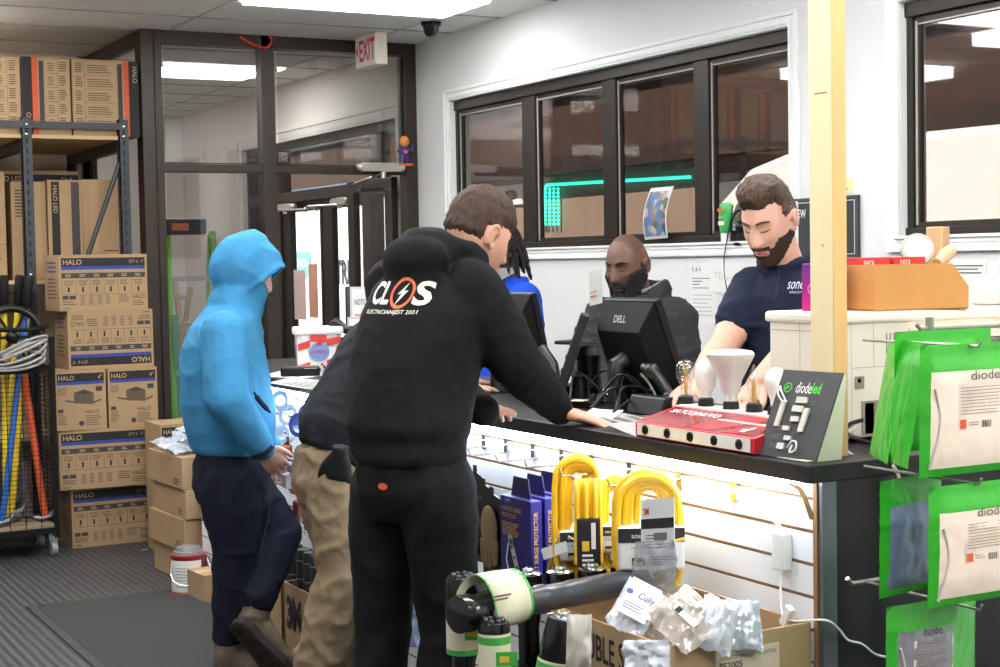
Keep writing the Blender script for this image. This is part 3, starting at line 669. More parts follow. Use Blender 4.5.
# step ladder beyond the partition
ld = thing('step_ladder', 'lime green fibreglass step ladder standing behind the partition glass', 'ladder', (2.9, 9.4, 0))
lg = M('lime_fibreglass', (120, 200, 50), .4); tl = M('ladder_teal', (40, 150, 110), .4)
for (x, s) in ((2.76, 1), (3.16, -1)):
    MB().tube([(x, 9.2, 0), (x + s * .055, 9.45, 1.72)], [.022, .022], 8).build('rail', lg, ld)
    MB().tube([(x + .02 * s, 9.85, 0), (x + s * .055, 9.5, 1.7)], .016, 8).build('rail', lg, ld)
for k in range(5): z = .25 + k * .29; MB().box(2.78 + .009 * k, 3.14 - .009 * k, 9.21 + .042 * k, 9.29 + .042 * k, z, z + .03).build('ladder_step', M('ladder_alu', (150, 152, 150), .35, .7) if k > 2 else lg, ld)
MB().box(2.80, 3.05, 9.38, 9.56, 1.70, 1.80).build('ladder_top', black, ld, bev=.012)
MB().box(2.825, 2.93, 9.37, 9.381, 1.725, 1.77).build('top_label', M('label_orange', (232, 110, 50), .5), ld)
MB().box(2.79, 2.83, 9.3, 9.33, .5, 1.2).build('side_label', tl, ld)
for k, (x, y, a) in enumerate(((2.83, 9.75, .18), (2.93, 9.8, -.1))):
    m = MB(); R = Matrix.Rotation(a, 3, 'Y'); q = V((x, y, .72))
    for dx in (-.1, .1): m.obox(q + R @ V((dx, 0, 0)), (.03, .03, 1.35), R)
    for dz in (-.6, .6): m.obox(q + R @ V((0, 0, dz)), (.2, .03, .03), R)
    tag(m.build('wood_frame', M('pale_wood', (214, 176, 140), .7, var=.1)), ['pale wooden frame leaning behind the ladder, tilted toward the door', 'pale wooden frame leaning behind the ladder, tilted toward the rack'][k], 'frame')
carton('plain carton standing behind the ladder', 2.85, 10.3, 0, .4, .4, .5, 0, None)
# ================================================================== COUNTER
CT = 1.05
lam = M('black_laminate', (26, 26, 28), .45, var=.1)
slatw = M('slat_white', (232, 234, 236), .45)
brownc = M('slat_core_brown', (150, 112, 72), .8)
co = thing('shop_counter', 'long black topped shop counter with white slatted front lit from under its edge', 'counter', (2.5, 4.7, 0))
plt = Plane((0, 0, 1.01), (1, 0, 0), (0, 1, 0))
MB().prism(plt, [(2.15, 2.56), (3.25, 2.56), (3.25, 3.32), (2.85, 3.32), (2.85, 7.0), (2.15, 7.0)], 0, .04).build('counter_top', lam, co, bev=.004)
gz = [.968 - .0725 * k for k in range(13)]
sl = MB(); zt_ = 1.008
for z in gz: sl.box(2.197, 2.203, 2.605, 6.95, z + .0045, zt_); zt_ = z - .0045
sl.box(2.197, 2.203, 2.605, 6.95, .1, zt_)
sl.build('slat_panel', slatw, co)
MB().box(2.203, 2.216, 2.605, 6.95, .1, 1.009).box(2.196, 2.216, 2.592, 2.605, .1, 1.009).build('slat_backing', brownc, co)
MB().box(2.216, 3.2, 2.585, 2.605, .0, 1.009).build('end_panel', M('black_panel', (22, 23, 25), .3, var=.1), co)
MB().box(2.216, 2.8, 6.94, 6.96, 0, 1.009).build('end_panel', M('black_panel'), co)
MB().box(2.2, 2.24, 2.578, 2.592, .0, 1.009).build('corner_strip', M('brushed_strip', (120, 126, 134), .3, .7), co)
MB().box(2.24, 2.26, 2.605, 6.94, 0, .1).build('kick_board', blackm, co)
MB().box(2.78, 2.8, 3.3, 6.94, 0, 1.009).build('rear_panel', white, co)
MB().box(2.160, 2.18, 2.62, 6.94, 1.0025, 1.0095).build('light_strip', M('led_strip', (228, 240, 255), .5, emit=38), co)
# hooks on the slatwall
hk = steel
def hook(mb, y, z, L=.2):
    mb.box(2.190, 2.1975, y - .011, y + .011, z - .035, z + .012)
    mb.tube([(2.19, y, z - .008), (2.19 - L, y, z - .008), (2.19 - L - .008, y, z + .012)], .0028, 6)
hy_ = [2.88, 3.1, 3.32, 3.5, 3.66, 3.82, 3.98, 4.12, 4.26, 4.42, 4.6]
for i, y in enumerate(hy_):
    m = MB(); hook(m, y, gz[0] - .005, .05 if i == 0 else .2); m.build('peg_hook', hk, co)
for y in (5.2, 5.45, 5.7, 5.95):
    for z in (gz[0], gz[3], gz[6]):
        m = MB(); hook(m, y, z - .005, .16); m.build('peg_hook', hk, co)
# power adapter and wires on the slat panel
ad = thing('power_adapter', 'white power adapter fixed on the slatted panel near its brown edge', 'power adapter', (2.17, 2.69, .8))
MB().box(2.168, 2.196, 2.675, 2.715, .80, .885).build('adapter_body', white, ad, bev=.004)
MB().tube(bez([V((2.185, 2.695, .885)), V((2.18, 2.73, .93)), V((2.185, 2.83, .95)), V((2.18, 2.9, .955))], 8), .0025, 6).tube(bez([V((2.185, 2.695, .885)), V((2.175, 2.75, .925)), V((2.19, 2.86, .935))], 8), .002, 6).build('lead', white, ad)
MB().tube(bez([V((2.18, 2.69, .8)), V((2.17, 2.685, .76)), V((2.16, 2.655, .70)), PY(824, 620, 2.56), PY(838, 628, 2.56), PY(848, 640, 2.56), PY(862, 644, 2.56), PY(875, 654, 2.56), PY(890, 658, 2.56), PY(912, 662, 2.56)], 6), .0028, 6).build('power_cord', white, ad)
MB().obox((2.163, 2.655, .705), (.016, .022, .05), Matrix.Rotation(.5, 3, 'X')).build('cord_plug', white, ad, bev=.003)
tp = MB(); tp.tube(bez([V((2.165, 2.64, 1.003)), V((2.16, 2.6, .99)), V((2.165, 2.585, .96)), V((2.185, 2.595, .93))], 8), .006, 6)
tag(tp.build('loose_light_strip', M('strip_amber', (206, 168, 110), .5)), 'loose amber end of the light strip curling out below the counter corner', 'light strip')
# ------------------------------------------------------------------ bulb display
BD = thing('bulb_display', 'red and white bulb tester display with five switches on the counter', 'display stand', (2.33, 2.98, CT))
yA, yB = 3.24, 2.76
side = Plane((0, yB, CT), (1, 0, 0), (0, 0, 1))
redp = M('display_red', (196, 30, 40), .35, coat=.2)
prof = [(2.158, .003), (2.158, .040), (2.28, .070), (2.36, .070), (2.36, .003)]
MB().prism(side, [(a, b) for a, b in prof], .0, -(yA - yB)).build('display_body', redp, BD, bev=.003)
front = Plane((2.1575, yA, CT), (0, -1, 0), (0, 0, 1)); W_ = yA - yB
MB().prism(front, [(.012, .007), (W_ - .012, .007), (W_ - .012, .037), (.012, .037)], 0, .002).build('front_plate', M('cream_plate', (228, 224, 216), .4), BD)
slope = Plane((2.158, yA, CT + .040), (0, -1, 0), V((.122, 0, .030))); SLN = math.hypot(.122, .030)
sp = MB(); sp.rect(slope, .012, .008, W_ - .012, SLN - .006, 0, .001); sp.poly(slope, [(.2, .008), (.3, .008), (.42, SLN - .006), (.3, SLN - .006)], 2, .0013); sp.poly(slope, [(.34, .008), (.4, .008), (.5, SLN - .006), (.45, SLN - .006)], 2, .0013)
sp.text(slope, 'SATCO|NUVO', .035, .075, .235, .105, 1, .002, .02, True); sp.lines(slope, .25, .07, .50, .082, 2, 1, .5, .002)
sp.poly(slope, [(.40, .02), (.415, .02), (.428, .05), (.42, .055)], 3, .003); sp.poly(slope, [(.4, .02), (.42, .02), (.42, .042), (.4, .038)], 3, .003)
sp.build('printed_panel', [M('panel_red', (150, 34, 46), .12, coat=.5), M('print_white', (240, 236, 234), .5), M('panel_red_light', (178, 66, 76), .15), paper], BD, fix=False)
MB().box(2.282, 2.358, yB + .004, yA - .004, CT + .0695, CT + .0735).build('top_ledge', white, BD)
for k in range(5):
    u = .05 + k * .095
    s_ = MB(); s_.lathe(front.at(u, .022, .002), [(.012, 0), (.012, .003), (.009, .005)], 16, front.n); s_.obox(front.at(u, .022, .008), (.006, .007, .014), None); s_.build('switch', black, BD)
clear = glass('clear_bulb_glass', (246, 248, 248), .16, .03)
opal = M('opal_bulb', (240, 238, 228), .35, sss=0, coat=.3)
sock = M('socket_black', (24, 22, 20), .4)
BX = 2.325
def bulb(px, kind, label, grp='lamps on the tester display'):
    z0 = CT + .0735; q = PX(px, 400, BX); y = q.y; c = V((BX, y, z0))
    o = thing('light_bulb', label, 'light bulb', c, grp)
    MB().lathe(c, [(.021, 0), (.019, .018), (.014, .022)], 18).build('socket', sock, o)
    b = c + V((0, 0, .02))
    if kind == 'globe':
        MB().lathe(b, [(.014, 0), (.014, .018), (.015, .03), (.022, .042), (.0275, .062), (.0245, .081), (.014, .091), (.002, .094)], 22).build('bulb_glass', clear, o)
        f = MB(); f.cyl(b, b + V((0, 0, .05)), .005, 8)
        for s in (-1, 1): f.tube([b + V((0, 0, .045)), b + V((0, .012 * s, .085)), b + V((0, .003 * s, .06))], .002, 6)
        f.build('filament', M('filament_amber', (226, 178, 92), .4), o)
    elif kind == 'tube':
        MB().lathe(b, [(.013, 0), (.014, .012), (.024, .028), (.0275, .058), (.026, .083), (.016, .097), (.002, .1)], 22).build('bulb_glass', opal, o)
    elif kind == 'flood':
        MB().lathe(b, [(.016, 0), (.016, .016), (.024, .024), (.027, .05), (.044, .083), (.058, .110), (.0595, .117), (.053, .124), (.03, .128), (.001, .129)], 32).build('bulb_glass', M('flood_silver_white', (214, 210, 202), .35, coat=.3), o)
    elif kind == 'candle':
        MB().lathe(b, [(.012, 0), (.012, .015), (.017, .035), (.016, .055), (.008, .08), (.002, .095)], 18).build('bulb_glass', clear, o)
        MB().cyl(b, b + V((0, 0, .055)), .006, 8).build('filament', M('filament_amber'), o)
    else:
        MB().lathe(b, [(.013, 0), (.014, .016), (.02, .03), (.027, .05), (.028, .064), (.022, .082), (.012, .09), (.001, .092)], 22).build('bulb_glass', opal, o)
    return o
bulb(686, 'globe', 'clear globe light bulb on the tester display, filament showing')
bulb(706, 'tube', 'white tubular light bulb between the clear globe and the big reflector')
bulb(731, 'flood', 'large white reflector flood bulb in the middle of the tester display')
bulb(754, 'candle', 'small clear candle bulb right beside the big reflector bulb')
bulb(776, 'a', 'round white light bulb at the end of the tester beside the dark card stand')
# ------------------------------------------------------------------ leaning sample card stand
DS = thing('sample_stand', 'dark leaning sample card of light strips at the counter corner', 'display stand', (2.2, 2.66, CT))
o0 = V((2.17, 2.765, CT + .002)); u = V((.16, -1, 0)); v = V((.42, .0, 1))
pl = Plane(o0, u, v); pl.n = pl.u.cross(pl.v).normalized(); w_, h_ = .172, .205
MB().prism(pl, [(0, 0), (w_, 0), (w_, h_), (0, h_)], 0, -.004).build('card_panel', M('card_charcoal', (58, 58, 60), .5), DS)
b2 = MB(); R_ = pl.at(w_, 0, -.004); q1 = pl.at(w_, h_, -.004)
b2.add([R_, q1, q1 + V((.006, .0, -.01)), V((R_.x + .07, R_.y + .0, CT + .001)), R_ + V((0, .004, 0)), q1 + V((0, .004, 0)), q1 + V((.006, .004, -.01)), V((R_.x + .07, R_.y + .004, CT + .001))],
       [(0, 1, 2, 3), (7, 6, 5, 4), (0, 4, 5, 1), (1, 5, 6, 2), (2, 6, 7, 3), (3, 7, 4, 0)])
b2.box(2.18, 2.26, 2.605, 2.75, CT + .0008, CT + .003); b2.build('easel', M('cream_board', (226, 222, 200), .6), DS)
pr_ = MB(); pr_.text(pl, 'diode', .055, .152, .10, .178, 0, .001, .0, True); pr_.text(pl, 'led', .1015, .152, .126, .178, 1, .001, .02, True); pr_.disc(pl, .03, .163, .012, 1, .001, 18, None, .009); pr_.poly(pl, [(.026, .157), (.034, .165), (.03, .169), (.022, .161)], 1, .001)
for k in range(6): pr_.lines(pl, .085 if k < 3 else .028, .125 - k * .021, .125 if k < 3 else .055, .137 - k * .021, 3, 2, .4, .001)
pr_.build('printed_card', [M('print_white'), green, greyink], DS, fix=False)
smp = M('sample_silver', (206, 200, 190), .4)
for k, (a, b, c, d) in enumerate(((.07, .128, .03, .014), (.066, .107, .03, .014), (.07, .084, .022, .012), (.055, .062, .02, .01), (.068, .04, .02, .01), (.055, .018, .02, .014), (.028, .07, .012, .06), (.10, .062, .014, .055))):
    q = MB(); q.prism(pl, [(a, b), (a + c, b), (a + c, b + d), (a, b + d)], .001, .007); q.build('light_sample', smp, DS)
m = MB(); m.tube(bez([pl.at(.04, .13, .006), pl.at(.03, .15, .02), pl.at(.02, .16, .016), pl.at(.016, .145, .012), pl.at(.03, .13, .008), pl.at(.045, .128, .006)], 6), .0022, 6)
m.build('sample_wire', white, DS); m = MB(); m.tube(bez([pl.at(.085, .022, .006), pl.at(.1, .035, .014), pl.at(.115, .035, .016), pl.at(.118, .018, .014), pl.at(.1, .012, .01), pl.at(.1, .03, .008)], 6), .0022, 6); m.build('sample_wire', white, DS)
# ------------------------------------------------------------------ post at the counter corner
ps = thing('wooden_post', 'cream painted square post rising from the counter to the ceiling', 'post', (2.29, 2.68, CT))
MB().box(2.292, 2.333, 2.645, 2.722, CT, HC).build('post_core', M('cream_post', (240, 222, 176), .55, var=.04, vs=1.5), ps, bev=.003)
MB().box(2.293, 2.332, 2.6435, 2.645, CT, HC).build('post_face', M('post_warm_lit', (222, 178, 116), .6, var=.06, vs=3, vstretch=(8, 1, .6)), ps)  # same cream post; the warm light on this side is put into the colour
MB().box(2.2908, 2.292, 2.66, 2.7, 1.86, 1.862).box(2.2908, 2.292, 2.675, 2.679, 1.52, 1.524).build('nick', M('nick_brown', (150, 124, 84), .9), ps)
# ------------------------------------------------------------------ copier
beige = M('copier_beige', (222, 214, 196), .5, var=.01)
cp = thing('office_copier', 'beige office copier on the counter corner behind the post and green bags', 'copier', (2.75, 3.0, CT))
MB().box(2.46, 3.12, 2.80, 3.08, CT + .012, 1.355).build('copier_body', beige, cp, bev=.008)
MB().box(2.452, 3.125, 2.793, 3.09, 1.335, 1.362).build('copier_lid', M('copier_top', (228, 222, 208), .45), cp, bev=.008)
seam = M('seam_grey', (140, 132, 118), .7)
lf = Plane((2.459, 3.08, CT), (0, -1, 0), (0, 0, 1)); ff = Plane((2.46, 2.799, CT), (1, 0, 0), (0, 0, 1))
s_ = MB(); s_.rect(lf, .12, .02, .1215, .3, 0); s_.rect(lf, .0, .265, .27, .2665, 0); s_.rect(lf, .21, .03, .2115, .26, 0)
s_.rect(ff, .02, .02, .021, .3, 0); s_.rect(ff, .09, .18, .0912, .3, 0); s_.rect(ff, .02, .18, .3, .1812, 0); s_.rect(ff, .03, .13, .06, .16, 0); s_.rect(ff, .05, .02, .13, .1, 0)
for k in range(9): s_.rect(ff, .13 + k * .012, .19, .133 + k * .012, .26, 1)

s_.rect(ff, .062, .022, .09, .095, 1); s_.rect(ff, .065, .04, .075, .08, 2); s_.disc(ff, .045, .15, .006, 1)
s_.build('panel_seams', [seam, M('vent_dark', (92, 86, 76), .8), ink], cp, fix=False)
MB().box(2.66, 3.05, 2.75, 2.80, 1.285, 1.325).build('output_tray', M('copier_cream', (230, 226, 200), .5), cp, bev=.01)
MB().tube(bez([PY(862, 420, 2.785), PY(850, 424, 2.76), PY(846, 432, 2.75), PY(860, 440, 2.68), PY(884, 448, 2.68), PY(890, 460, 2.66)], 6), .005, 8).build('power_cord', black, cp)
MB().tube(bez([PY(858, 426, 2.78), PY(846, 436, 2.74), PY(846, 450, 2.67), PY(862, 459, 2.65), PY(880, 458, 2.6), PY(893, 466, 2.56), PY(900, 480, 2.54)], 6), .004, 8).build('grey_lead', M('pale_lead', (206, 198, 184), .5), cp)
# on top of the copier
TZ = 1.362
mg = thing('magenta_carton', 'slim magenta and purple product box standing on the copier beside the post', 'box', (2.5, 2.95, TZ))
def grad():
    m = M('magenta_print', (170, 40, 130), .4); nt = m.node_tree; tc = nt.nodes.new('ShaderNodeTexCoord'); sx = nt.nodes.new('ShaderNodeSeparateXYZ'); r = nt.nodes.new('ShaderNodeValToRGB')
    nt.links.new(tc.outputs['Generated'], sx.inputs[0]); nt.links.new(sx.outputs['Z'], r.inputs[0]); r.color_ramp.elements[0].color = lin((200, 30, 120)); r.color_ramp.elements[1].color = lin((104, 40, 140)); nt.links.new(r.outputs[0], nt.nodes['Principled BSDF'].inputs[0]); return m
MB().box(2.50, 2.58, 2.925, 3.0, TZ, TZ + .118).build('carton_body', grad(), mg, bev=.002)
k_ = Plane((2.4995, 3.0, TZ), (0, -1, 0), (0, 0, 1)); m = MB(); m.disc(k_, .035, .055, .012, 0, .0006, 18, None, .008); m.rect(k_, .06, .03, .064, .09, 0); m.build('printed_mark', M('pink_print', (236, 150, 200), .5), mg, fix=False)
# tan parts bin with sloped front
bn = thing('parts_bin', 'tan open cardboard parts bin with cut away front on top of the copier', 'parts bin', (2.68, 2.9, TZ))
bc = V((2.572, 2.815, TZ)); bu = V((1, -.10, 0)); bd = V((.18, 1, 0)).normalized()
tanb = M('tan_bin', (206, 146, 78), .7, var=.05); pl = Plane(bc, bu, (0, 0, 1)); bw, bh, dp = .28, .112, .15
poly = [(0, 0), (bw, 0), (bw, .055), (bw - .05, bh), (0, bh)]
m = MB(); m.prism(pl, poly, 0, -.004); m.prism(Plane(bc + bd * dp, bu, (0, 0, 1)), poly, 0, -.004)
pe = Plane(bc + bd * dp, -bd, (0, 0, 1)); m.prism(pe, [(0, 0), (dp, 0), (dp, bh), (0, bh)], 0, -.004)
m.prism(Plane(bc + V(bu).normalized() * bw + bd * dp, -bd, (0, 0, 1)), [(0, 0), (dp, 0), (dp, .055), (0, .055)], 0, .004)
m.prism(Plane(bc, bu, bd), [(0, 0), (bw, 0), (bw, dp), (0, dp)], 0, .004); m.build('bin_walls', tanb, bn)
for k, (x, y) in enumerate(((2.755, 3.05), (2.86, 3.03))):
    b_ = MB().obox((x, y, TZ + .065), (.098, .07, .13), Rz(-.15)).build('red_carton', M('red_carton_print', (206, 52, 44), .5), None, .002)
    tag(b_, ['small red box behind the tan bin, beside the post', 'small red box behind the tan bin, nearer the tape dispenser'][k], 'box', 'red boxes behind the tan bin')
    q = MB(); q.text(Plane((x - .055, y - .0285, TZ), (.989, -.149, 0), (0, 0, 1)), 'nora', .02, .112, .05, .122, 0, .001); q.build('printed_panel', paper, b_, fix=False)
td = thing('tape_dispenser', 'tape gun with wooden handle and clear tape roll lying behind the tan bin', 'tape dispenser', (2.93, 3.1, TZ))
c_ = PY(917, 250, 3.12); n_ = V((-.6, -.75, .25)).normalized()
MB().lathe(c_ - n_ * .012, [(.014, 0), (.043, 0), (.043, .028), (.014, .028)], 24, n_).build('tape_roll', M('tape_roll_clear', (190, 186, 178), .25, coat=.4), td)
MB().lathe(c_ + n_ * .017, [(.004, 0), (.034, .001), (.034, .003), (.004, .004)], 20, n_).build('roll_core', paper, td)
m = MB(); m.obox(PY(938, 245, 3.14), (.045, .05, .10), Rz(.3)); m.tube([PY(900, 262, 3.16), PY(940, 262, 3.14)], .016, 8); m.obox(V((2.9, 3.14, TZ + .03)), (.14, .05, .06), Rz(-.1)); m.build('dispenser_frame', M('wood_tan', (206, 168, 124), .6), td, bev=.004)
MB().tube([PY(938, 262, 3.1), PY(946, 254, 3.1), PY(952, 250, 3.1)], [.012, .02, .018], 10).build('handle', M('handle_peach', (226, 186, 146), .5), td)
bw_ = thing('bowl', 'white bowl on the copier beside the tan bin, cut by the photo edge', 'bowl', (3.09, 2.92, TZ))
MB().lathe((3.06, 2.92, TZ), [(.03, 0), (.04, .004), (.07, .05), (.074, .075), (.070, .075), (.064, .05), (.03, .008)], 28).build('bowl_body', white, bw_)
tag(MB().box(2.60, 2.63, 2.98, 3.05, TZ, TZ + .11).build('white_carton', paper, None, .002), 'white paper box between the post and the tan bin', 'box')
# ------------------------------------------------------------------ terminals on the counter
def tilt(a): return Matrix.Rotation(a, 3, 'Y')
def monitor(name, label, cx, cy, z0, w, h, ang, dep, rz=0, grp=None, logo=None, plate=False):
    o = thing(name, label, 'monitor', (cx, cy, CT), grp); R = Rz(rz) @ tilt(-ang); c = V((cx, cy, z0))
    # local: x = screen normal (towards staff), y across, z up the screen
    def L(x, y, z): return c + R @ V((x, y, z))
    m = MB(); m.add([L(0, -w / 2, 0), L(.025, -w / 2, 0), L(.025, w / 2, 0), L(0, w / 2, 0), L(0, -w / 2, h), L(.025, -w / 2, h), L(.025, w / 2, h), L(0, w / 2, h)], [(0, 1, 2, 3), (4, 5, 6, 7), (0, 1, 5, 4), (1, 2, 6, 5), (2, 3, 7, 6), (3, 0, 4, 7)])
    m.build('bezel', black, o, bev=.004)
    s = MB(); s.add([L(.0255, -w / 2 + .015, .015), L(.0255, w / 2 - .015, .015), L(.0255, w / 2 - .015, h - .015), L(.0255, -w / 2 + .015, h - .015)], [(0, 1, 2, 3)]); s.build('screen', M('screen_dim', (90, 110, 140), .2, emit=.3), o, fix=False)
    i = .028; k = MB(); r0 = [L(0, -w / 2 + .004, .004), L(0, w / 2 - .004, .004), L(0, w / 2 - .004, h - .004), L(0, -w / 2 + .004, h - .004)]; r1 = [L(-dep, -w / 2 + i, .03), L(-dep, w / 2 - i, .03), L(-dep, w / 2 - i, h - .075), L(-dep, -w / 2 + i, h - .075)]
    k.loft([r0, r1], 0, False); k.build('rear_housing', blackm, o, bev=.003)
    vt = MB()
    for q in range(9): vt.add([L(-dep - .0008, -w / 2 + i + .02, .05 + q * .012), L(-dep - .0008, w / 2 - i - .02, .05 + q * .012), L(-dep - .0008, w / 2 - i - .02, .055 + q * .012), L(-dep - .0008, -w / 2 + i + .02, .055 + q * .012)], [(0, 1, 2, 3)])
    vt.build('vents', M('vent_black', (6, 6, 6), .9), o, fix=False)
    if logo:
        a = L(-.0, w / 2 - .004, h - .004); b = L(-dep, w / 2 - i, h - .075); e = L(0, -w / 2 + .004, h - .004)
        lp = Plane(b, (e - a), (a - b)); lp.n = lp.u.cross(lp.v).normalized(); q = MB(); q.text(lp, logo, .085, .03, .15, .055, 0, .002, .03, True); q.build('logo', M('logo_grey', (120, 122, 126), .4, .5), o, fix=False)
    if plate:
        q = MB(); q.obox(L(-dep * .6, .01, h - .035), (.03, .06, .028), R); q.build('rating_plate', M('silver_plate', (196, 200, 204), .3, .4), o)
    st = MB(); nk = L(-dep - .005, 0, h * .5); base = V((cx - .03, cy, CT))
    st.tube([nk, nk + V((-.03, 0, -.01)), V((nk.x - .035, cy, CT + .08)), V((nk.x - .03, cy, CT + .02))], [.028, .026, .022, .03], 10)
    st.build('stand_neck', M('stand_dark', (44, 44, 46), .35, .3), o)
    MB().lathe((nk.x, cy, CT), [(.1, 0), (.1, .008), (.06, .016), (.02, .02)], 24).build('stand_base', black, o)
    return o
monitor('point_of_sale_monitor', 'black monitor seen from behind, in front of the bearded man in the grey jacket', 2.68, 3.885, 1.065, .285, .33, math.radians(20), .07, 0, 'monitors on the counter', 'DELL')
monitor('point_of_sale_monitor', 'black monitor with a silver plate, behind the leaning man\'s reaching arm', 2.66, 4.66, 1.06, .30, .335, math.radians(12), .05, 0, 'monitors on the counter', None, True)
td = thing('card_terminal', 'slim black tilted card terminal between the two monitors', 'card terminal', (2.5, 4.1, CT))
R = Rz(-.55) @ Matrix.Rotation(.33, 3, 'Y')
q0 = P(571, 358, PX(571, 358, 2.48).dot(RW @ V((0, 0, 1))) - CAMH * (RW @ V((0, 0, 1))).z)
m = MB(); m.obox(q0, (.03, .10, .29), R); m.build('terminal_body', M('terminal_black', (34, 35, 37), .35), td, bev=.006)
m = MB()
for k in range(5): m.obox(q0 + R @ V((-.016, 0, -.09 + k * .045)), (.003, .07, .012), R)
m.build('slots', ink, td)
MB().lathe((q0.x + .02, q0.y - .02, CT), [(.07, 0), (.07, .012), (.03, .02), (.025, .09)], 18).build('terminal_base', black, td)
bs = thing('barcode_scanner', 'black rounded scanner stand beside the slim tilted terminal', 'scanner', (2.5, 3.98, CT))
p_ = PZ(590, 402, CT)
MB().lathe((p_.x, p_.y, CT), [(.06, 0), (.06, .015), (.042, .03), (.04, .13), (.045, .15), (.03, .175), (.005, .18)], 20).build('scanner_body', black, bs)
MB().obox((p_.x - .03, p_.y + .03, CT + .19), (.1, .1, .012), Rz(.4)).build('scanner_head', M('terminal_black'), bs, bev=.004)
hs = thing('telephone', 'black telephone with upright handset between the black sleeve and the slim terminal', 'telephone', (2.45, 4.2, CT))
p_ = PZ(548, 403, CT)
MB().obox((p_.x + .02, p_.y, CT + .03), (.16, .14, .055), Rz(.3) ).build('phone_base', black, hs, bev=.008)
a = PX(540, 350, p_.x); b = PX(556, 392, p_.x)
MB().tube([a + V((0, 0, .005)), a, (a + b) / 2 + V((.02, 0, .02)), b, b - V((0, 0, .008))], [.018, .026, .016, .024, .016], 10).build('handset', M('terminal_black'), hs)
ph = thing('desk_phone', 'black desk phone with curved handset beside the bulb display', 'telephone', (2.52, 3.64, CT))
pb_ = V((2.54, 3.67, CT)); sd = Plane(pb_ + V((-.07, -.09, 0)), (1, 0, 0), (0, 0, 1))
MB().prism(sd, [(0, 0), (.15, 0), (.15, .012), (.05, .055), (.02, .055)], 0, -.18).build('phone_base', black, ph, bev=.006)
hp = [PX(645, 368, 2.56), PX(652, 371, 2.56), PX(661, 382, 2.57), PX(669, 395, 2.58), PX(672, 402, 2.58)]
MB().tube(bez(hp, 5), [.018] * 4 + [.024] * 3 + [.017] * 8 + [.024] * 4 + [.018] * 2, 10).build('handset', M('terminal_black'), ph)
MB().tube(bez([PX(641, 374, 2.55), PX(648, 382, 2.55), PX(657, 398, 2.56), PX(661, 405, 2.56)], 5), .004, 6).build('trim_line', M('phone_trim', (150, 140, 122), .4), ph)
nc = MB(); nc.add([PX(589, 272, 2.62), PX(603, 268, 2.62), PX(602, 303, 2.64), PX(590, 306, 2.64)], [(0, 1, 2, 3)]); nc = nc.build('note_card', paper, solid=.002); tag(nc, 'white card with red lines standing beside the front monitor', 'card')
q = MB(); npl = Plane(PX(590, 306, 2.635) , (PX(602, 303, 2.635) - PX(590, 306, 2.635)), (0, 0, 1)); npl.n = V((-1, 0, 0)); q.lines(npl, .008, .02, .055, .11, 6, 0, .3, .004); q.build('print', M('tub_red', (214, 66, 58), .5), nc, fix=False)
cr = thing('card_reader', 'flat black card reader with pale label on the counter by the flattened hand', 'card reader', (2.46, 4.0, CT))
MB().obox((2.47, 4.0, CT + .012), (.10, .17, .022), Rz(.55)).build('reader_body', black, cr, bev=.004)
MB().obox((2.44, 3.97, CT + .0235), (.05, .05, .002), Rz(.55)).build('reader_label', M('label_cream', (206, 196, 176), .6), cr)
cb = MB()
for k in range(12):
    a = V((2.42 + .03 * (k % 4), 3.75 + .03 * k, CT + .006 + .004 * (k % 3)))
    cb.tube(bez([a, a + V((.06, .05 * math.sin(k), .03 + .03 * (k % 3))), a + V((.10, .10 * math.cos(k * 2), .05 * (k % 2))), a + V((.16, .05, .0))], 6), .0035, 6)
tag(cb.build('cable_tangle', black), 'tangle of black cables on the counter under the monitors', 'cables', None, 'stuff')
# papers
def sheet(label, pts, mat, lift, prn=None, cat='flyer', grp=None):
    pts = [PZ(x, y, CT + lift) for x, y in pts]
    m = MB(); m.add(pts + [p + V((0, 0, .0012)) for p in pts], [(0, 1, 2, 3), (7, 6, 5, 4), (0, 4, 5, 1), (1, 5, 6, 2), (2, 6, 7, 3), (3, 7, 4, 0)])
    o = m.build('flyer', mat, None); tag(o, label, cat, grp)
    if prn:
        pl = Plane(pts[0] + V((0, 0, .0014)), pts[1] - pts[0], (pts[3] - pts[0]) - (pts[1] - pts[0]).normalized() * (pts[3] - pts[0]).dot((pts[1] - pts[0]).normalized()))
        if pl.n.z < 0: pl.n = -pl.n
        q = MB(); W = (pts[1] - pts[0]).length; H = (pts[3] - pts[0]).length * .8; q.lines(pl, W * .1, H * .1, W * .85, H * .9, 6, 0, .5, .0004); q.build('print', prn, o, fix=False)
    return o
GF = 'sheets lying on the counter'
mag = M('magazine_grey', (186, 184, 180), .4, var=.3, vs=22)
sheet('grey magazine on the counter in front of the card reader', [(604, 424), (636, 437), (652, 420), (618, 412)], mag, .001, None, 'magazine', GF)
sheet('pale sheet on the counter beside the black card reader', [(578, 418), (604, 426), (625, 410), (600, 404)], paper, .003, greyink, 'flyer', GF)
sheet('white sheet on the counter end under the striped tub', [(262, 376), (300, 379), (332, 374), (290, 369)], paper, .0005, greyink, 'flyer', GF)
sheet('long pale sheet at the counter edge in front of the black handheld device', [(268, 383), (318, 391), (338, 382), (290, 378)], M('grey_sheet', (196, 194, 190), .6), .002, greyink, 'flyer', GF)
sheet('green edged flyer on the counter next to the dark sleeve', [(308, 389), (330, 393), (346, 387), (326, 383)], M('green_sheet', (150, 200, 130), .6), .0035, None, 'flyer', GF)
sheet('small white slip on the counter beneath the front monitor', [(596, 396), (612, 398), (616, 391), (602, 389)], paper, .003, None, 'flyer', GF)
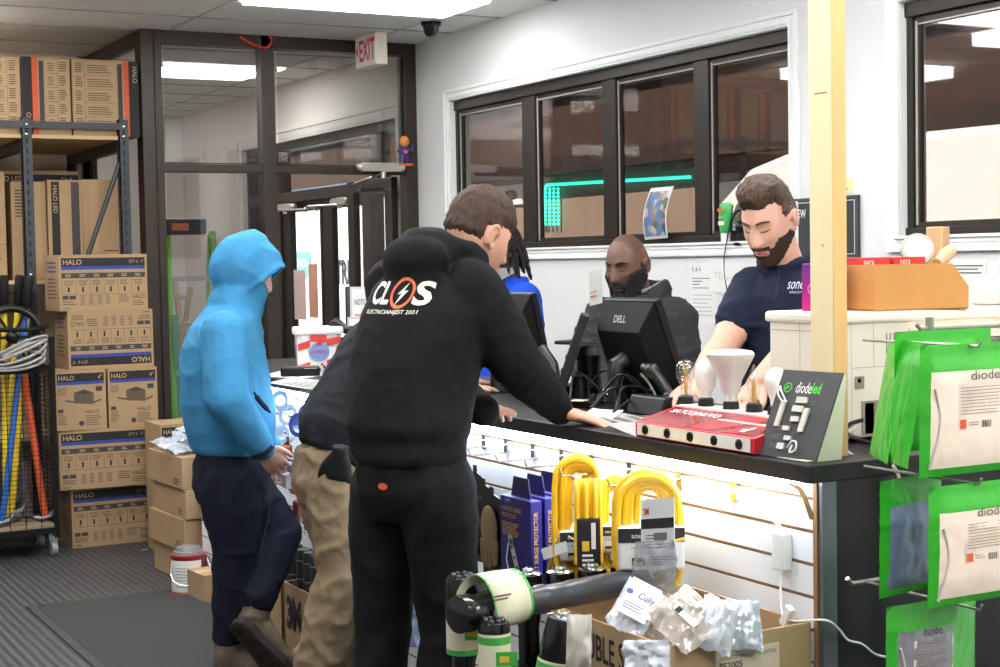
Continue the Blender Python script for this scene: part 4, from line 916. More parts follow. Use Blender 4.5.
# striped tub
tb = thing('plastic_tub', 'white lidded tub with red stripes and blue badge on the counter end', 'tub', (2.42, 6.03, CT))
tc_ = V((2.44, 6.06, CT)); tu = V((.95, -.31, 0)).normalized(); tv = V((.31, .95, 0))
def rrect(hw, hd, z, r=.03):
    out = []
    for sx, sy, a0 in ((1, 1, 0), (-1, 1, 90), (-1, -1, 180), (1, -1, 270)):
        for q in range(5):
            a = math.radians(a0 + q * 22.5); out.append(tc_ + tu * (sx * (hw - r) + r * math.cos(a)) + tv * (sy * (hd - r) + r * math.sin(a)) + V((0, 0, z)))
    return out
MB().loft([rrect(.086, .07, 0), rrect(.095, .078, .165)], 0, True).build('tub_body', M('tub_white', (238, 236, 232), .3, coat=.2), tb)
MB().loft([rrect(.102, .085, .158), rrect(.104, .087, .162), rrect(.104, .087, .182), rrect(.098, .082, .188)], 0, True).build('tub_lid', white, tb, bev=.002)
fp = Plane(tc_ - tv * .072 - tu * .088, tu, V((-.31 * .05, -.95 * .05, 1))); fp.n = -tv
sp2 = Plane(tc_ - tu * .088 + tv * .06, -tv, (-.05, 0, 1)); sp2.n = -tu
q = MB(); st = [(-.0, .0, .05, .045), (.0, .09, .05, .135), (.12, .02, .176, .07), (.12, .11, .176, .15), (.05, .13, .12, .155)]
for (a, b, c, d) in st: q.poly(fp, [(a, b), (c, d - .03), (c, d), (a, b + .03)], 0, .004)
q.disc(fp, .088, .085, .042, 1, .005, 20, .038); q.text(fp, 'HOMEST', .056, .08, .12, .092, 0, .006, .02, True); q.disc(fp, .088, .12, .01, 0, .006)
for k in range(14): q.disc(fp, .09 + .006 * k + .002 * (k % 3), .012 + .007 * ((k * 7) % 4), .005, 2, .006, 8)
for (a, b) in ((.0, .01), (.0, .09)): q.poly(sp2, [(a, b), (.09, b + .02), (.09, b + .05), (a, b + .03)], 0, .002)
q.disc(sp2, .06, .085, .028, 1, .003, 18, .035)
q.build('tub_print', [M('tub_red', (214, 66, 58), .5), M('tub_blue', (120, 140, 196), .5), M('cherry', (150, 30, 36), .5)], tb, fix=False)
hd_ = thing('handheld_device', 'black handheld device with white label lying before the striped tub', 'device', (2.27, 5.81, CT))
MB().obox((2.265, 5.82, CT + .022), (.16, .055, .04), Rz(-.36)).build('device_body', black, hd_, bev=.01)
MB().obox(V((2.295, 5.782, CT + .023)) , (.05, .005, .022), Rz(-.36)).build('device_label', paper, hd_)
op = thing('desk_phone', 'black desk phone with dangling cords behind the striped tub', 'telephone', (2.6, 6.2, CT))
c_ = PZ(340, 372, CT) + V((.06, .1, 0))
MB().obox(c_ + V((0, 0, .07)), (.07, .12, .14), Rz(.2)).build('phone_base', black, op, bev=.012)
MB().tube([c_ + V((-.03, .03, .19)), c_ + V((-.03, .0, .20)), c_ + V((.0, -.04, .17)), c_ + V((.03, -.09, .17))], [.022, .026, .018, .024], 10).build('handset', black, op)
m = MB(); m.tube(bez([c_ + V((-.02, -.06, .15)), c_ + V((.02, -.12, .08)), c_ + V((.06, -.1, .01)), c_ + V((.0, -.1, .005))], 6), .005, 6); m.build('cord', M('terminal_black'), op)
def sign_holder(label, px, py, w, h, zb, mat, prn, tx=None):
    q = PZ(px, py, CT); o = thing('sign_holder', label, 'sign', q, 'upright signs at the far counter end')
    pl = Plane(q + V((0, 0, .004)), (.92, -.39, 0), V((.06, .12, 1))); pl.n = pl.u.cross(pl.v).normalized()
    MB().prism(pl, [(0, zb), (w, zb), (w, zb + h), (0, zb + h)], 0, -.006).build('sign_frame', mat, o)
    MB().obox(q + V((.04, .02, .004)), (.1, .09, .006), Rz(-.4)).prism(pl, [(w * .3, 0), (w * .7, 0), (w * .7, zb + .02), (w * .3, zb + .02)], -.002, -.006).build('sign_foot', mat, o)
    k = MB(); k.rect(pl, .01, zb + .01, w - .01, zb + h - .01, 0, .001); 
    if tx: k.text(pl, tx, .02, zb + h * .68, w - .02, zb + h * .78, 1, .002)
    k.lines(pl, .02, zb + h * .1, w - .02, zb + h * .55, 5, 1 if not tx else 2, .4, .002); k.build('sign_sheet', [prn, ink, M('pink_band', (196, 130, 120), .6)], o, fix=False)
alu = M('sign_silver', (176, 176, 174), .35, .4)
sign_holder('tall silver framed notice at the far end of the counter', 351, 360, .105, .27, .07, alu, M('pale_notice', (206, 206, 202), .5), 'NOTICE')
sign_holder('short white notice with pink lines in front of the tall silver one', 348, 365, .08, .20, .01, alu, paper, 'SALE'[:0] or None)
sign_holder('dark sign panel behind the tall silver framed notice', 346, 358, .07, .2, .14, black, M('dark_notice', (40, 42, 44), .4), None)
# ================================================================== PEOPLE
FWD = RW @ V((0, 0, 1)); RIT = V((WX.x, WY.x, 0))     # RIT: image right on the floor plan
def dep(p): return (V(p) - V((0, 0, CAMH))).dot(FWD)
def camdir(x, d): r = RW @ V((x, 0, d)); r.z = 0; return r.normalized()
def remesh(mb, name, mats, parent, voxel=.009, smooth=4, fold=None, org=None):
    me = mb.mesh('tmp', V((0, 0, 0)), fix=True)
    ob = bpy.data.objects.new('tmp', me); COL.objects.link(ob)
    md = ob.modifiers.new('r', 'REMESH'); md.mode = 'VOXEL'; md.voxel_size = voxel; md.use_smooth_shade = True
    if smooth: s = ob.modifiers.new('s', 'SMOOTH'); s.iterations = smooth; s.factor = .5
    dg = bpy.context.evaluated_depsgraph_get(); dg.update()
    nm = bpy.data.meshes.new_from_object(ob.evaluated_get(dg)); bpy.data.objects.remove(ob); bpy.data.meshes.remove(me)
    org = WL[parent.name] if parent else V(org)
    if fold:
        cs = [v.co.copy() for v in nm.vertices]; ns = [v.normal.copy() for v in nm.vertices]
        for v, c, n in zip(nm.vertices, cs, ns): v.co = c + n * fold(c, n)
    for v in nm.vertices: v.co -= org
    nm.polygons.foreach_set('use_smooth', [True] * len(nm.polygons)); nm.update()
    o = bpy.data.objects.new(name, nm); nm.materials.clear()
    for m in (mats if isinstance(mats, list) else [mats]): nm.materials.append(m)
    return place(o, parent, org)
def folds(a=.006, f=9, zs=2.2, seed=0, axis=None):
    def fn(p, n):
        q = V((p.x * f, p.y * f, p.z * f * zs + seed))
        r = 1 - abs(noise.noise(q)) * 2.2; r2 = 1 - abs(noise.noise(q * 2.3 + V((7, 3, seed)))) * 2.2
        r = max(0, r); r2 = max(0, r2); return a * (r * r * 1.0 + r2 * r2 * .45 - .35)
    return fn
def limb(mb, pts, rad, seg=14, n=4):
    for i in range(len(pts) - 1):
        a, b = V(pts[i]), V(pts[i + 1]); L = (b - a).length
        if L > 1e-5:
            k = max(2, n); mb.tube([a.lerp(b, j / k) for j in range(k + 1)], [rad[i] + (rad[i + 1] - rad[i]) * j / k for j in range(k + 1)], seg)
    for p, r in zip(pts, rad): mb.ball(p, r, 0, 7)
def rings(mb, rs, S, F, seg=28):
    # rs: (centre, half width along S, half depth along F)
    R = [[c + S * (w * math.cos(2 * PI * j / seg)) + F * (d * math.sin(2 * PI * j / seg)) for j in range(seg)] for c, w, d in rs]
    mb.loft(R)
def smooth01(a, b, x): t = max(0, min(1, (x - a) / (b - a))); return t * t * (3 - 2 * t)
def headpt(t, ph, jaw=1.0):
    dx, dy, dz = math.sin(t) * math.cos(ph), math.sin(t) * math.sin(ph), -math.cos(t)
    x, y, z = .076 * dx, .097 * dy, .120 * dz
    low = max(0, -dz)
    x *= 1 - .24 * jaw * low ** 1.8
    if y < 0: y *= 1 - .38 * low ** 1.2
    y += .034 * low ** 1.6
    if dy > 0:
        ex = lambda x0, z0, sx, sz: math.exp(-((x - x0) / sx) ** 2 - ((z - z0) / sz) ** 2)
        fr = smooth01(0, .35, dy); ax = abs(x)
        y -= .006 * fr * smooth01(.02, -.02, z) * 0
        na = smooth01(.034, -.030, z) * smooth01(-.046, -.034, z)
        y += fr * .026 * na * math.exp(-(x / (.0085 + .006 * na)) ** 2)
        y += fr * .007 * math.exp(-((ax - .013) / .007) ** 2 - ((z + .034) / .008) ** 2)
        y -= fr * .010 * math.exp(-((ax - .031) / .016) ** 2 - ((z - .010) / .012) ** 2)
        y += fr * .0055 * math.exp(-((ax - .026) / .022) ** 2 - ((z - .032) / .009) ** 2)
        y += fr * .005 * math.exp(-((ax - .046) / .016) ** 2 - ((z + .018) / .016) ** 2)
        y += fr * (.008 * ex(0, -.056, .022, .006) + .008 * ex(0, -.070, .018, .006) - .003 * ex(0, -.063, .022, .003) - .003 * ex(0, -.08, .02, .006))
        y += fr * .009 * ex(0, -.102, .022, .014)
        y += fr * .006 * math.exp(-((ax - .031) / .0105) ** 2 - ((z - .009) / .0065) ** 2)      # lids over the eyeballs
    return V((x, y, z))
class Head:
    def __init__(s, c, fwd, pitch=0, roll=0, k=1.0, jaw=1.0):
        f = V((fwd[0], fwd[1], 0)).normalized(); up = V((0, 0, 1)); r = f.cross(up)
        f2 = f * math.cos(pitch) - up * math.sin(pitch); u2 = up * math.cos(pitch) + f * math.sin(pitch)
        r2 = r * math.cos(roll) + u2 * math.sin(roll); u3 = u2 * math.cos(roll) - r * math.sin(roll)
        s.R = Matrix((r2, f2, u3)).transposed(); s.c = V(c); s.k = k; s.jaw = jaw
    def W(s, p): return s.c + s.R @ (V(p) * s.k)
    def surf(s, mb, nu=72, nv=96):
        rg = [[s.W(headpt(PI * (i + .001) / (nu + .002) if i else .02, 2 * PI * j / nv, s.jaw)) for j in range(nv)] for i in range(1, nu)]
        mb.loft(rg)
        for sg in (-1, 1):                                   # ears
            e = []
            for q in range(13):
                a = math.radians(-70 + q * 20); e.append(s.W((sg * (.078 + .010 * abs(math.sin(a * .5 + .4))), -.008 - .017 * math.cos(a) * -1 * -1, -.002 + .029 * math.sin(a))))
            mb.tube(e, .0055, 8)
            mb.ball(s.W((sg * .077, -.012, -.003)), (.009, .016, .026), 0, 7, s.R); mb.ball(s.W((sg * .079, .002, -.030)), (.006, .007, .009), 0, 6, s.R)
    def front(s, x, z):
        best = None
        for i in range(1, 120):
            t = PI * i / 120
            for j in range(4, 57):
                p = headpt(t, PI * j / 60, s.jaw); dd = (p.x - x) ** 2 + (p.z - z) ** 2
                if best is None or dd < best[0]: best = (dd, p)
        p = best[1]; return V((x, p.y, z))
    def features(s, parent, brow, lip=None, lash=M('lash', (34, 24, 20), .7)):
        for sg in (-1, 1):
            m = MB(); pts = [s.front(sg * x, z) for x, z in ((.012, .031), (.022, .034), (.034, .035), (.048, .029))]
            m.tube([s.W(p + V((0, .0022, 0))) for p in pts], [.0022, .0038, .0036, .0014], 8); m.build('eyebrow', brow, parent)
            m = MB(); pts = [s.front(sg * x, z) for x, z in ((.017, .0055), (.025, .0028), (.035, .0028), (.044, .006))]
            m.tube([s.W(p + V((0, .0012, 0))) for p in pts], [.0008, .0015, .0016, .0008], 6); m.build('eyelid', lash, parent)
        if lip:
            m = MB()
            for z, r in ((-.0575, .0036), (-.0675, .0044)):
                pts = [s.front(x, z + (.0015 if abs(x) > .015 else 0)) for x in (-.022, -.011, 0, .011, .022)]
                m.tube([s.W(p + V((0, .0008, 0))) for p in pts], [.001, r * .85, r, r * .85, .001], 8)
            m.build('lips', lip, parent)
    def shell(s, name, mat, parent, mask, th, nz=.003, nf=90, nu=80, nv=110, fr=(1, 1, 1)):
        m = MB(); pts = {}; mk = {}
        for i in range(1, nu):
            for j in range(nv):
                p = headpt(PI * i / nu, 2 * PI * j / nv, s.jaw); k = mask(p); d = p.normalized()
                q = V((p.x * fr[0], p.y * fr[1], p.z * fr[2])) * nf
                h = -.004 + k * (th(p) if callable(th) else th) + (k > 0) * nz * (noise.noise(q) + .6 * noise.noise(q * 2.1))
                pts[i, j] = s.W(p + d * h); mk[i, j] = k
        idx = {}; vs = []
        for key, p in pts.items(): idx[key] = len(vs); vs.append(p)
        fs = []
        for i in range(1, nu - 1):
            for j in range(nv):
                q = [(i, j), (i, (j + 1) % nv), (i + 1, (j + 1) % nv), (i + 1, j)]
                if max(mk[a] for a in q) > .01: fs.append(tuple(idx[a] for a in q))
        for i, top in ((nu - 1, True),):
            if mk[i, 0] > .01: fs.append(tuple(idx[i, j] for j in range(nv)))
        m.add(vs, fs, 0, True); return m.build(name, mat, parent)
def nz_(p, k=45): return .012 * noise.noise(p * k)
def full_beard(lo, hi):
    def fn(p):
        a = abs(p.x); q = nz_(p, 60) * .5
        line = lo + (hi - lo) * smooth01(.03, .066, a)                 # cheek line rises from the mouth to the ear
        cheek = smooth01(line + .006, line - .012, p.z + q) * smooth01(-.028, -.008, p.y) * smooth01(.02, .03, a)
        chin = smooth01(-.070, -.078, p.z + q) * smooth01(-.02, .0, p.y)
        side = smooth01(.056, .064, a) * smooth01(-.016, -.006, p.y) * smooth01(.03, .018, p.y + q) * smooth01(.03, .015, p.z)
        must = smooth01(-.042, -.0465, p.z) * smooth01(-.0575, -.0535, p.z) * smooth01(.05, .07, p.y) * smooth01(.036, .028, a) * 1.35
        lips = 0 if a < .020 and -.0755 < p.z < -.0535 and p.y > .05 else 1
        return max(max(cheek, chin, side * .45) * lips, must)
    return fn
def hand(mb, w, d, n, side, curl=(.15, .2, .2, .25), spread=.16, k=1.0, thumb=.6):
    # w wrist, d towards the fingers, n back of the hand, side +1: thumb on the d x n side
    d = V(d).normalized(); n = (V(n) - d * V(n).dot(d)).normalized(); s = d.cross(n) * side; w = V(w)
    def E(c, a, b): return [c + s * (a * math.cos(2 * PI * j / 14)) + n * (b * math.sin(2 * PI * j / 14)) for j in range(14)]
    mb.loft([E(w - d * .02 * k, .026 * k, .021 * k), E(w + d * .01 * k, .028 * k, .02 * k), E(w + d * .045 * k, .04 * k, .018 * k), E(w + d * .08 * k, .043 * k, .015 * k), E(w + d * .094 * k, .040 * k, .010 * k)])
    for q, (off, L) in enumerate(((.031, .072), (.0105, .080), (-.0105, .075), (-.030, .060))):
        a = spread * (1.5 - q) / 1.5; dd = (d * math.cos(a) + s * math.sin(a)); p = w + d * .084 * k + s * off * k; pts = [p - dd * .01]; ang = curl[q] * .6
        for seg_ in (.48, .30, .24):
            p = p + (dd * math.cos(ang) - n * math.sin(ang)) * L * seg_ * k; pts.append(p.copy()); ang += curl[q]
        limb(mb, pts, [.0095 * k, .0088 * k, .0080 * k, .0070 * k], 10, 2)
    t0 = w + d * .02 * k + s * .024 * k - n * .004; t1 = t0 + (d * .75 + s * .62).normalized() * .036 * k; t2 = t1 + (d * .92 + s * .35 - n * thumb * .2).normalized() * .032 * k; t3 = t2 + (d * 1 + s * .1 - n * thumb * .3).normalized() * .024 * k
    limb(mb, [t0, t1, t2, t3], [.014 * k, .0115 * k, .010 * k, .0082 * k], 10, 2)
def boot(parent, heel, toe, up, ankle, upper, sole, name='boot', lace=None):
    heel = V(heel); toe = V(toe); d = (toe - heel).normalized(); L = (toe - heel).length; up = (V(up) - d * V(up).dot(d)).normalized(); s = d.cross(up)
    def E(t, wd, h0, h1): 
        c = heel + d * L * t + up * ((h0 + h1) / 2); return [c + s * wd * math.cos(2 * PI * j / 16) + up * ((h1 - h0) / 2 * math.sin(2 * PI * j / 16)) for j in range(16)]
    m = MB(); m.loft([E(-.02, .025, .02, .07), E(.04, .038, .012, .11), E(.2, .042, .01, .125), E(.4, .043, .01, .105), E(.6, .049, .01, .082), E(.8, .05, .01, .07), E(.95, .038, .012, .055), E(1.0, .018, .016, .04)])
    limb(m, [heel + d * L * .16 + up * .07, ankle], [.052, .055])
    remesh(m, name, upper, parent, .007, 3, folds(.003, 22, 1, 3))
    o = bpy.data.objects[-1] if False else None
    m = MB()
    def O(t, wd, z): c = heel + d * L * t + up * z; return c + s * wd, c - s * wd
    prof = [(-.035, .02), (0, .036), (.12, .043), (.35, .038), (.55, .048), (.78, .053), (.94, .04), (1.03, .015)]
    lo = [O(t, w_, -.018) for t, w_ in prof]; hi = [O(t, w_ + .002, .014) for t, w_ in prof]
    ring_l = [a for a, b in lo] + [b for a, b in lo[::-1]]; ring_h = [a for a, b in hi] + [b for a, b in hi[::-1]]
    m.loft([ring_l, ring_h], 0, False)
    for t in (.02, .1, .18, .26, .5, .6, .7, .8, .9):
        for q in (-.02, .02):
            c = heel + d * L * t + up * -.021 + s * q; m.obox(c, (.03, .017, .008), Matrix((s, d, up)).transposed(), 0)
    m.build(name + '_sole', sole, parent)
def legs_and_shoes(root, mat, waist, hipR, kneeR, ankR, hipL, kneeL, ankL, S, F, wd=(.165, .12), r=(.1, .08, .065), fold=(.007, 8, 1.6, 1), shoes=None, voxel=.01):
    m = MB(); rings(m, [(waist + V((0, 0, .02)), *wd), (waist - V((0, 0, .04)), wd[0] * 1.06, wd[1] * 1.05), ((V(hipR) + V(hipL)) / 2, wd[0] * 1.1, wd[1] * 1.08), ((V(hipR) + V(hipL)) / 2 - V((0, 0, .07)), wd[0] * .85, wd[1] * .85)], S, F)
    for h, k, a in ((hipR, kneeR, ankR), (hipL, kneeL, ankL)): limb(m, [h, V(h).lerp(V(k), .5), k, V(k).lerp(V(a), .5), a], [r[0], (r[0] + r[1]) / 2 + .004, r[1], (r[1] + r[2]) / 2 + .004, r[2]])
    o = remesh(m, 'trousers', mat, root, voxel, 4, folds(*fold))
    if shoes:
        for a in (ankR, ankL):
            a = V(a); h = V((a.x, a.y, .02)) - F * .06; boot(root, h, h + F * .28, (0, 0, 1), V((a.x, a.y, .14)), shoes[0], shoes[1])
    return o
def skin_m(name, col): return M(name, col, .5, var=.05, vs=25, sss=.08, bump=.06, bs=180)
pale = skin_m('fair_skin', (218, 170, 148)); pale2 = skin_m('fair_skin_warm', (214, 164, 140)); brown = skin_m('brown_skin', (98, 66, 50)); dark = skin_m('deep_brown_skin', (88, 60, 46))
def cloth(name, col, rough=.9, var=.08, bump=.25, bs=220): return M(name, col, rough, var=var, vs=14, bump=bump, bs=bs, spec=.2)
soleb = M('sole_rubber', (48, 42, 38), .8, var=.2); bootl = M('worn_leather', (112, 100, 84), .8, var=.25, vs=18, bump=.3, bs=60)
shoeb = M('black_shoe', (24, 24, 25), .6)
Z = V((0, 0, 1))
def torso_skin(m, hip, chest, neck, headc, S, F):
    rings(m, [(hip, .12, .08), (hip.lerp(chest, .5), .12, .08), (chest, .14, .09), (neck - Z * .05, .08, .05), (neck, .052, .052)], S, F)
    limb(m, [neck - Z * .02, headc + (neck - headc) * .25], [.057, .055])
# ---------- 1: blue hooded man, hand in pocket
d0 = dep((1.85, 5.4, .8))
F = camdir(1, 0); S = V((F.y, -F.x, 0))                      # S: his right, towards the lens
pn = thing('person', 'person in bright blue hooded sweatshirt with hood up, dark jeans, hand in pocket', 'person', PZ(238, 650, 0))
hc = P(246, 271, d0); H = Head(hc, F, math.radians(26), 0, .95)
hood = cloth('blue_fleece', (64, 136, 180)); jean = cloth('dark_denim', (24, 27, 40), .85)
sh = P(224, 332, d0 - .21); el = P(226, 398, d0 - .29); wr = P(262, 448, d0 - .2)
shL = P(224, 330, d0 + .17); elL = P(232, 398, d0 + .24); wrL = P(270, 446, d0 + .16)
b = MB(); H.surf(b); torso_skin(b, P(232, 440, d0), P(226, 345, d0), P(236, 305, d0), hc, S, F)
hn = P(262, 452, d0 - .19); hdv = (P(284, 478, d0 - .12) - hn)
for s_, e_, w_, sd in ((sh, el, wr, 1), (shL, elL, wrL, -1)):
    limb(b, [s_, e_, w_], [.045, .04, .03]); hand(b, w_, hdv if sd == 1 else V((.3, .1, -1)), -S * -sd if False else S * sd, -sd, (.5, .5, .5, .5), .05)
remesh(b, 'body', pale, pn, .005, 2)
m = MB()
R_ = lambda x, y, w, d: (P(x, y, d0), w, d)
rings(m, [R_(233, 452, .165, .135), R_(232, 446, .178, .150), R_(231, 436, .188, .158), R_(230, 425, .20, .165), R_(227, 400, .205, .168), R_(224, 370, .205, .160), R_(223, 345, .20, .148), R_(226, 325, .175, .128), R_(231, 312, .125, .108), R_(238, 298, .085, .088)], S, F)
limb(m, [sh - Z * .01, sh.lerp(el, .5), el, el.lerp(wr, .55), wr], [.088, .082, .078, .066, .046]); limb(m, [shL, elL, wrL], [.085, .075, .045])
limb(m, [P(236, 306, d0), P(243, 288, d0)], [.105, .094])
HL = lambda x, y, z: H.W((x, y, z))
N_, Mq = 26, 40; out = []; inn = []
for i in range(N_ + 1):
    ro = []; ri = []
    for j in range(Mq):
        ps = 2 * PI * j / Mq; cz, cx_ = math.sin(ps), math.cos(ps)
        amax = math.radians(128 + (22 * cz if cz > 0 else 26 * cz)); al = amax * i / N_ + .001
        dy, rr = -math.cos(al), math.sin(al)
        p = V((.108 * rr * cx_, .142 * dy - .002, .142 * rr * cz + .006))
        if cz > .2 and dy < .2: p.z += .016 * (cz - .2) * smooth01(-.9, -.2, dy) * smooth01(.6, -.1, dy)
        if cz < 0: p.y += .02 * cz * smooth01(-.2, .5, dy)
        ro.append(HL(*p)); q = p * .86; ri.append(HL(q.x, p.y * .9 + (.0 if i else .0), q.z))
    out.append(ro); inn.append(ri)
mh = MB(); mh.loft(out + inn[::-1], 0, True, True); m.add(mh.v, mh.f)
rf = [out[-1][q % Mq] for q in range(Mq + 1)]
m.tube(rf, .011, 8)
remesh(m, 'hoodie', hood, pn, .008, 3, folds(.0055, 5.5, 1.1, 2))
m = MB(); c_ = wr; ax = (wr - el).normalized(); m.lathe(wr - ax * .015, [(.046, 0), (.049, .012), (.046, .03), (.036, .032)], 18, ax); m.build('cuff', M('cuff_dark', (22, 34, 52), .9), pn)
m = MB(); m.tube(bez([P(254, 392, d0 - .17), P(259, 400, d0 - .165), P(266, 408, d0 - .14), P(270, 412, d0 - .11)], 5), [.004] * 3 + [.009] * 9 + [.005] * 4, 8); m.build('pocket_opening', M('cuff_dark'), pn)
H.shell('goatee', M('beard_brown', (74, 52, 38), .9, bump=.3), pn, lambda p: smooth01(-.078, -.088, p.z) * smooth01(.03, .06, p.y), .012)
hipR = P(229, 482, d0 - .08); kR = P(236, 548, d0 - .08); aR = P(229, 634, d0 - .08); hipL = P(238, 480, d0 + .07); kL = P(279, 534, d0 + .06); aL = P(258, 600, d0 - .10)
m = MB(); wst = P(232, 452, d0)
rings(m, [(P(233, 444, d0), .155, .122), (P(232, 460, d0), .172, .138), (P(231, 485, d0), .178, .142), (P(233, 505, d0), .14, .115)], S, F)
limb(m, [hipR, hipR.lerp(kR, .5), kR, kR.lerp(aR, .5), aR], [.112, .105, .087, .074, .062]); limb(m, [hipL, hipL.lerp(kL, .5), kL, kL.lerp(aL, .5), aL], [.108, .10, .088, .074, .066])
remesh(m, 'jeans', jean, pn, .009, 3, folds(.006, 7, 1.1, 5))
m = MB(); m.tube([P(271, 470, d0 - .12), P(268, 520, d0 - .12), P(258, 560, d0 - .09)], .0022, 6); m.build('jean_seam', M('seam_thread', (66, 62, 62), .9), pn)
tR = P(229, 655, d0 - .08); hl = V((tR.x, tR.y, .022)) - F * .05
boot(pn, hl, hl + F * .27, Z, V((aR.x, aR.y, .16)), bootl, soleb)
he = P(238, 622, d0 - .18); to = P(286, 676, d0 - .12); boot(pn, he, to, (P(264, 606, d0) - P(240, 630, d0)).normalized() + FWD * 1.5, P(258, 598, d0 - .10), bootl, soleb)
# ---------- 2: khaki trousers man, leaning on the counter behind the black hoodie
d0 = 5.2
F = V((1, 0, 0)); S = V((0, -1, 0))
pk = thing('person', 'person in khaki work trousers and dark top, head hidden behind the black hoodie', 'person', V((2.0, 4.9, 0)))
dk = cloth('charcoal_knit', (38, 39, 43)); kh = cloth('khaki_canvas', (140, 121, 95), .9, .1)
hc = P(438, 292, 5.28); H = Head(hc, (1, .1), math.radians(30))
sR = P(418, 332, 5.16); eR = P(408, 398, 5.2); wR = P(455, 402, 5.16); sL = P(395, 330, 5.42); eL = P(420, 385, 5.5); wL = P(455, 385, 5.4)
wR.z = CT + .04; wL.z = CT + .04
b = MB(); H.surf(b, 48, 64); torso_skin(b, P(335, 445, d0), P(392, 345, d0 + .06), P(424, 312, d0 + .08), hc, S, (F * .75 - Z * .65).normalized())
for s_, e_, w_, sd in ((sR, eR, wR, 1), (sL, eL, wL, -1)): limb(b, [s_, e_, w_], [.045, .04, .03]); hand(b, w_, (1, .2 * sd, -.15), Z, sd, (.1,) * 4, .12)
remesh(b, 'body', pale, pk, .0055, 2)
H.shell('hair', M('hair_brown', (62, 42, 32), .75, var=.35, vs=70, bump=.6, bs=160, vstretch=(1, 1, .35)), pk, lambda p: max(smooth01(-.035, -.005, p.z) * smooth01(.03, .0, p.y) * (0 if abs(p.x) > .06 and -.03 < p.y < .03 and p.z < .02 else 1), smooth01(.05, .065, p.z)), .015, .004, 110)
m = MB(); Fl = (F * .8 - Z * .6).normalized()
rr = lambda x, y, dd, w, d, f: (P(x, y, d0 + dd), w, d)
rings(m, [(P(333, 460, d0), .168, .128), (P(337, 440, d0), .18, .138), (P(347, 418, d0 + .01), .185, .14), (P(367, 385, d0 + .03), .19, .145), (P(388, 352, d0 + .05), .2, .14), (P(406, 330, d0 + .07), .19, .12), (P(418, 318, d0 + .08), .12, .09)], S, Fl)
limb(m, [sR, eR, wR], [.085, .065, .045]); limb(m, [sL, eL, wL], [.085, .065, .045])
remesh(m, 'top', dk, pk, .009, 4, folds(.008, 6, 1.2, 4))
hipR = P(338, 482, 5.13); kR = P(344, 570, 5.10); aR = P(312, 675, 5.12); hipL = P(326, 480, 5.28); kL = P(344, 570, 5.28); aL = P(336, 678, 5.32)
for a in (aR, aL): a.z = .10
legs_and_shoes(pk, kh, P(334, 452, d0), hipR, kR, aR, hipL, kL, aL, S, F, (.158, .118), (.104, .086, .08), (.011, 9, 1.0, 8), (bootl, soleb))
m = MB(); g0 = P(340, 452, d0 - .19); hand(m, g0, P(338, 492, d0 - .15) - g0, P(320, 470, d0 - .6) - g0, 1, (.3, .35, .3, .4), .05, 1.05)
remesh(m, 'pocket_glove', M('glove_black', (18, 18, 19), .8, bump=.3), pk, .005, 1)
# ---------- 3: black hoodie man, both hands on the counter
F = V((.95, .31, 0)).normalized(); S = V((F.y, -F.x, 0))
pb = thing('person', 'person in black printed hoodie and black trousers leaning with both hands on the counter', 'person', V((1.8, 3.67, 0)))
bk = cloth('black_fleece', (23, 23, 25)); bp = cloth('black_canvas', (18, 18, 20), .85)
hc = P(477, 235, 4.2); H = Head(hc, (.98, .19), math.radians(24), math.radians(-4), 1.0)
sR = P(473, 291, 4.05); eR = P(516, 362, 4.06); wR = PZ(559, 411, CT + .04)
sL = P(396, 288, 4.33); eL = P(430, 375, 4.55); wL = PZ(484, 410, CT + .05)
b = MB(); H.surf(b); torso_skin(b, P(410, 445, 4.08), P(428, 310, 4.14), P(455, 262, 4.17), hc, S, F)
limb(b, [sR, eR, wR], [.045, .04, .03]); limb(b, [sL, eL, wL], [.045, .04, .03])
hR = PZ(598, 421, CT + .012) - wR; hL_ = PZ(520, 408, CT + .014) - wL
hand(b, wR, hR, Z, -1 if F.cross(Z).dot(S) > 0 else 1, (.12, .12, .14, .18), .2, 1.0); hand(b, wL, hL_, Z, 1 if F.cross(Z).dot(S) > 0 else -1, (.3, .3, .35, .35), .1, 1.0)
remesh(b, 'body', pale2, pb, .0042, 2)
m = MB()
rings(m, [(P(410, 463, 4.06), .163, .122), (P(409, 452, 4.06), .172, .130), (P(408, 440, 4.07), .178, .134), (P(408, 425, 4.07), .190, .146), (P(411, 395, 4.09), .194, .150), (P(418, 350, 4.11), .200, .150), (P(427, 312, 4.13), .21, .145), (P(433, 285, 4.15), .19, .13), (P(441, 265, 4.16), .135, .105), (P(449, 250, 4.17), .085, .085)], S, F)
limb(m, [sR, sR.lerp(eR, .5), eR, eR.lerp(wR, .5), wR], [.084, .080, .072, .060, .042]); limb(m, [sL, eL, wL], [.09, .072, .044])
nk = P(443, 252, 4.15)
m.tube(bez([nk + F * .11 - Z * .05 + S * .03, nk + S * .085 + F * .04 - Z * .02, nk + S * .06 - F * .06 + Z * .02, nk - F * .085 + Z * .035, nk - S * .07 - F * .05 + Z * .03, nk - S * .10 + F * .03, nk + F * .11 - Z * .05 - S * .03], 5), [.024] * 4 + [.034] * 24 + [.024] * 3, 10)
m.ball(nk - F * .112 - Z * .07, (.115, .034, .075), 0, 10, Matrix((S, F, Z)).transposed()); m.ball(nk - F * .105 - Z * .02, (.122, .050, .068), 0, 10, Matrix((S, F, Z)).transposed()); m.ball(nk - F * .055 + Z * .0, (.105, .075, .07), 0, 10, Matrix((S, F, Z)).transposed())
fo = folds(.006, 5, 1.0, 6)
hood_o = remesh(m, 'hoodie', bk, pb, .008, 9, fo)
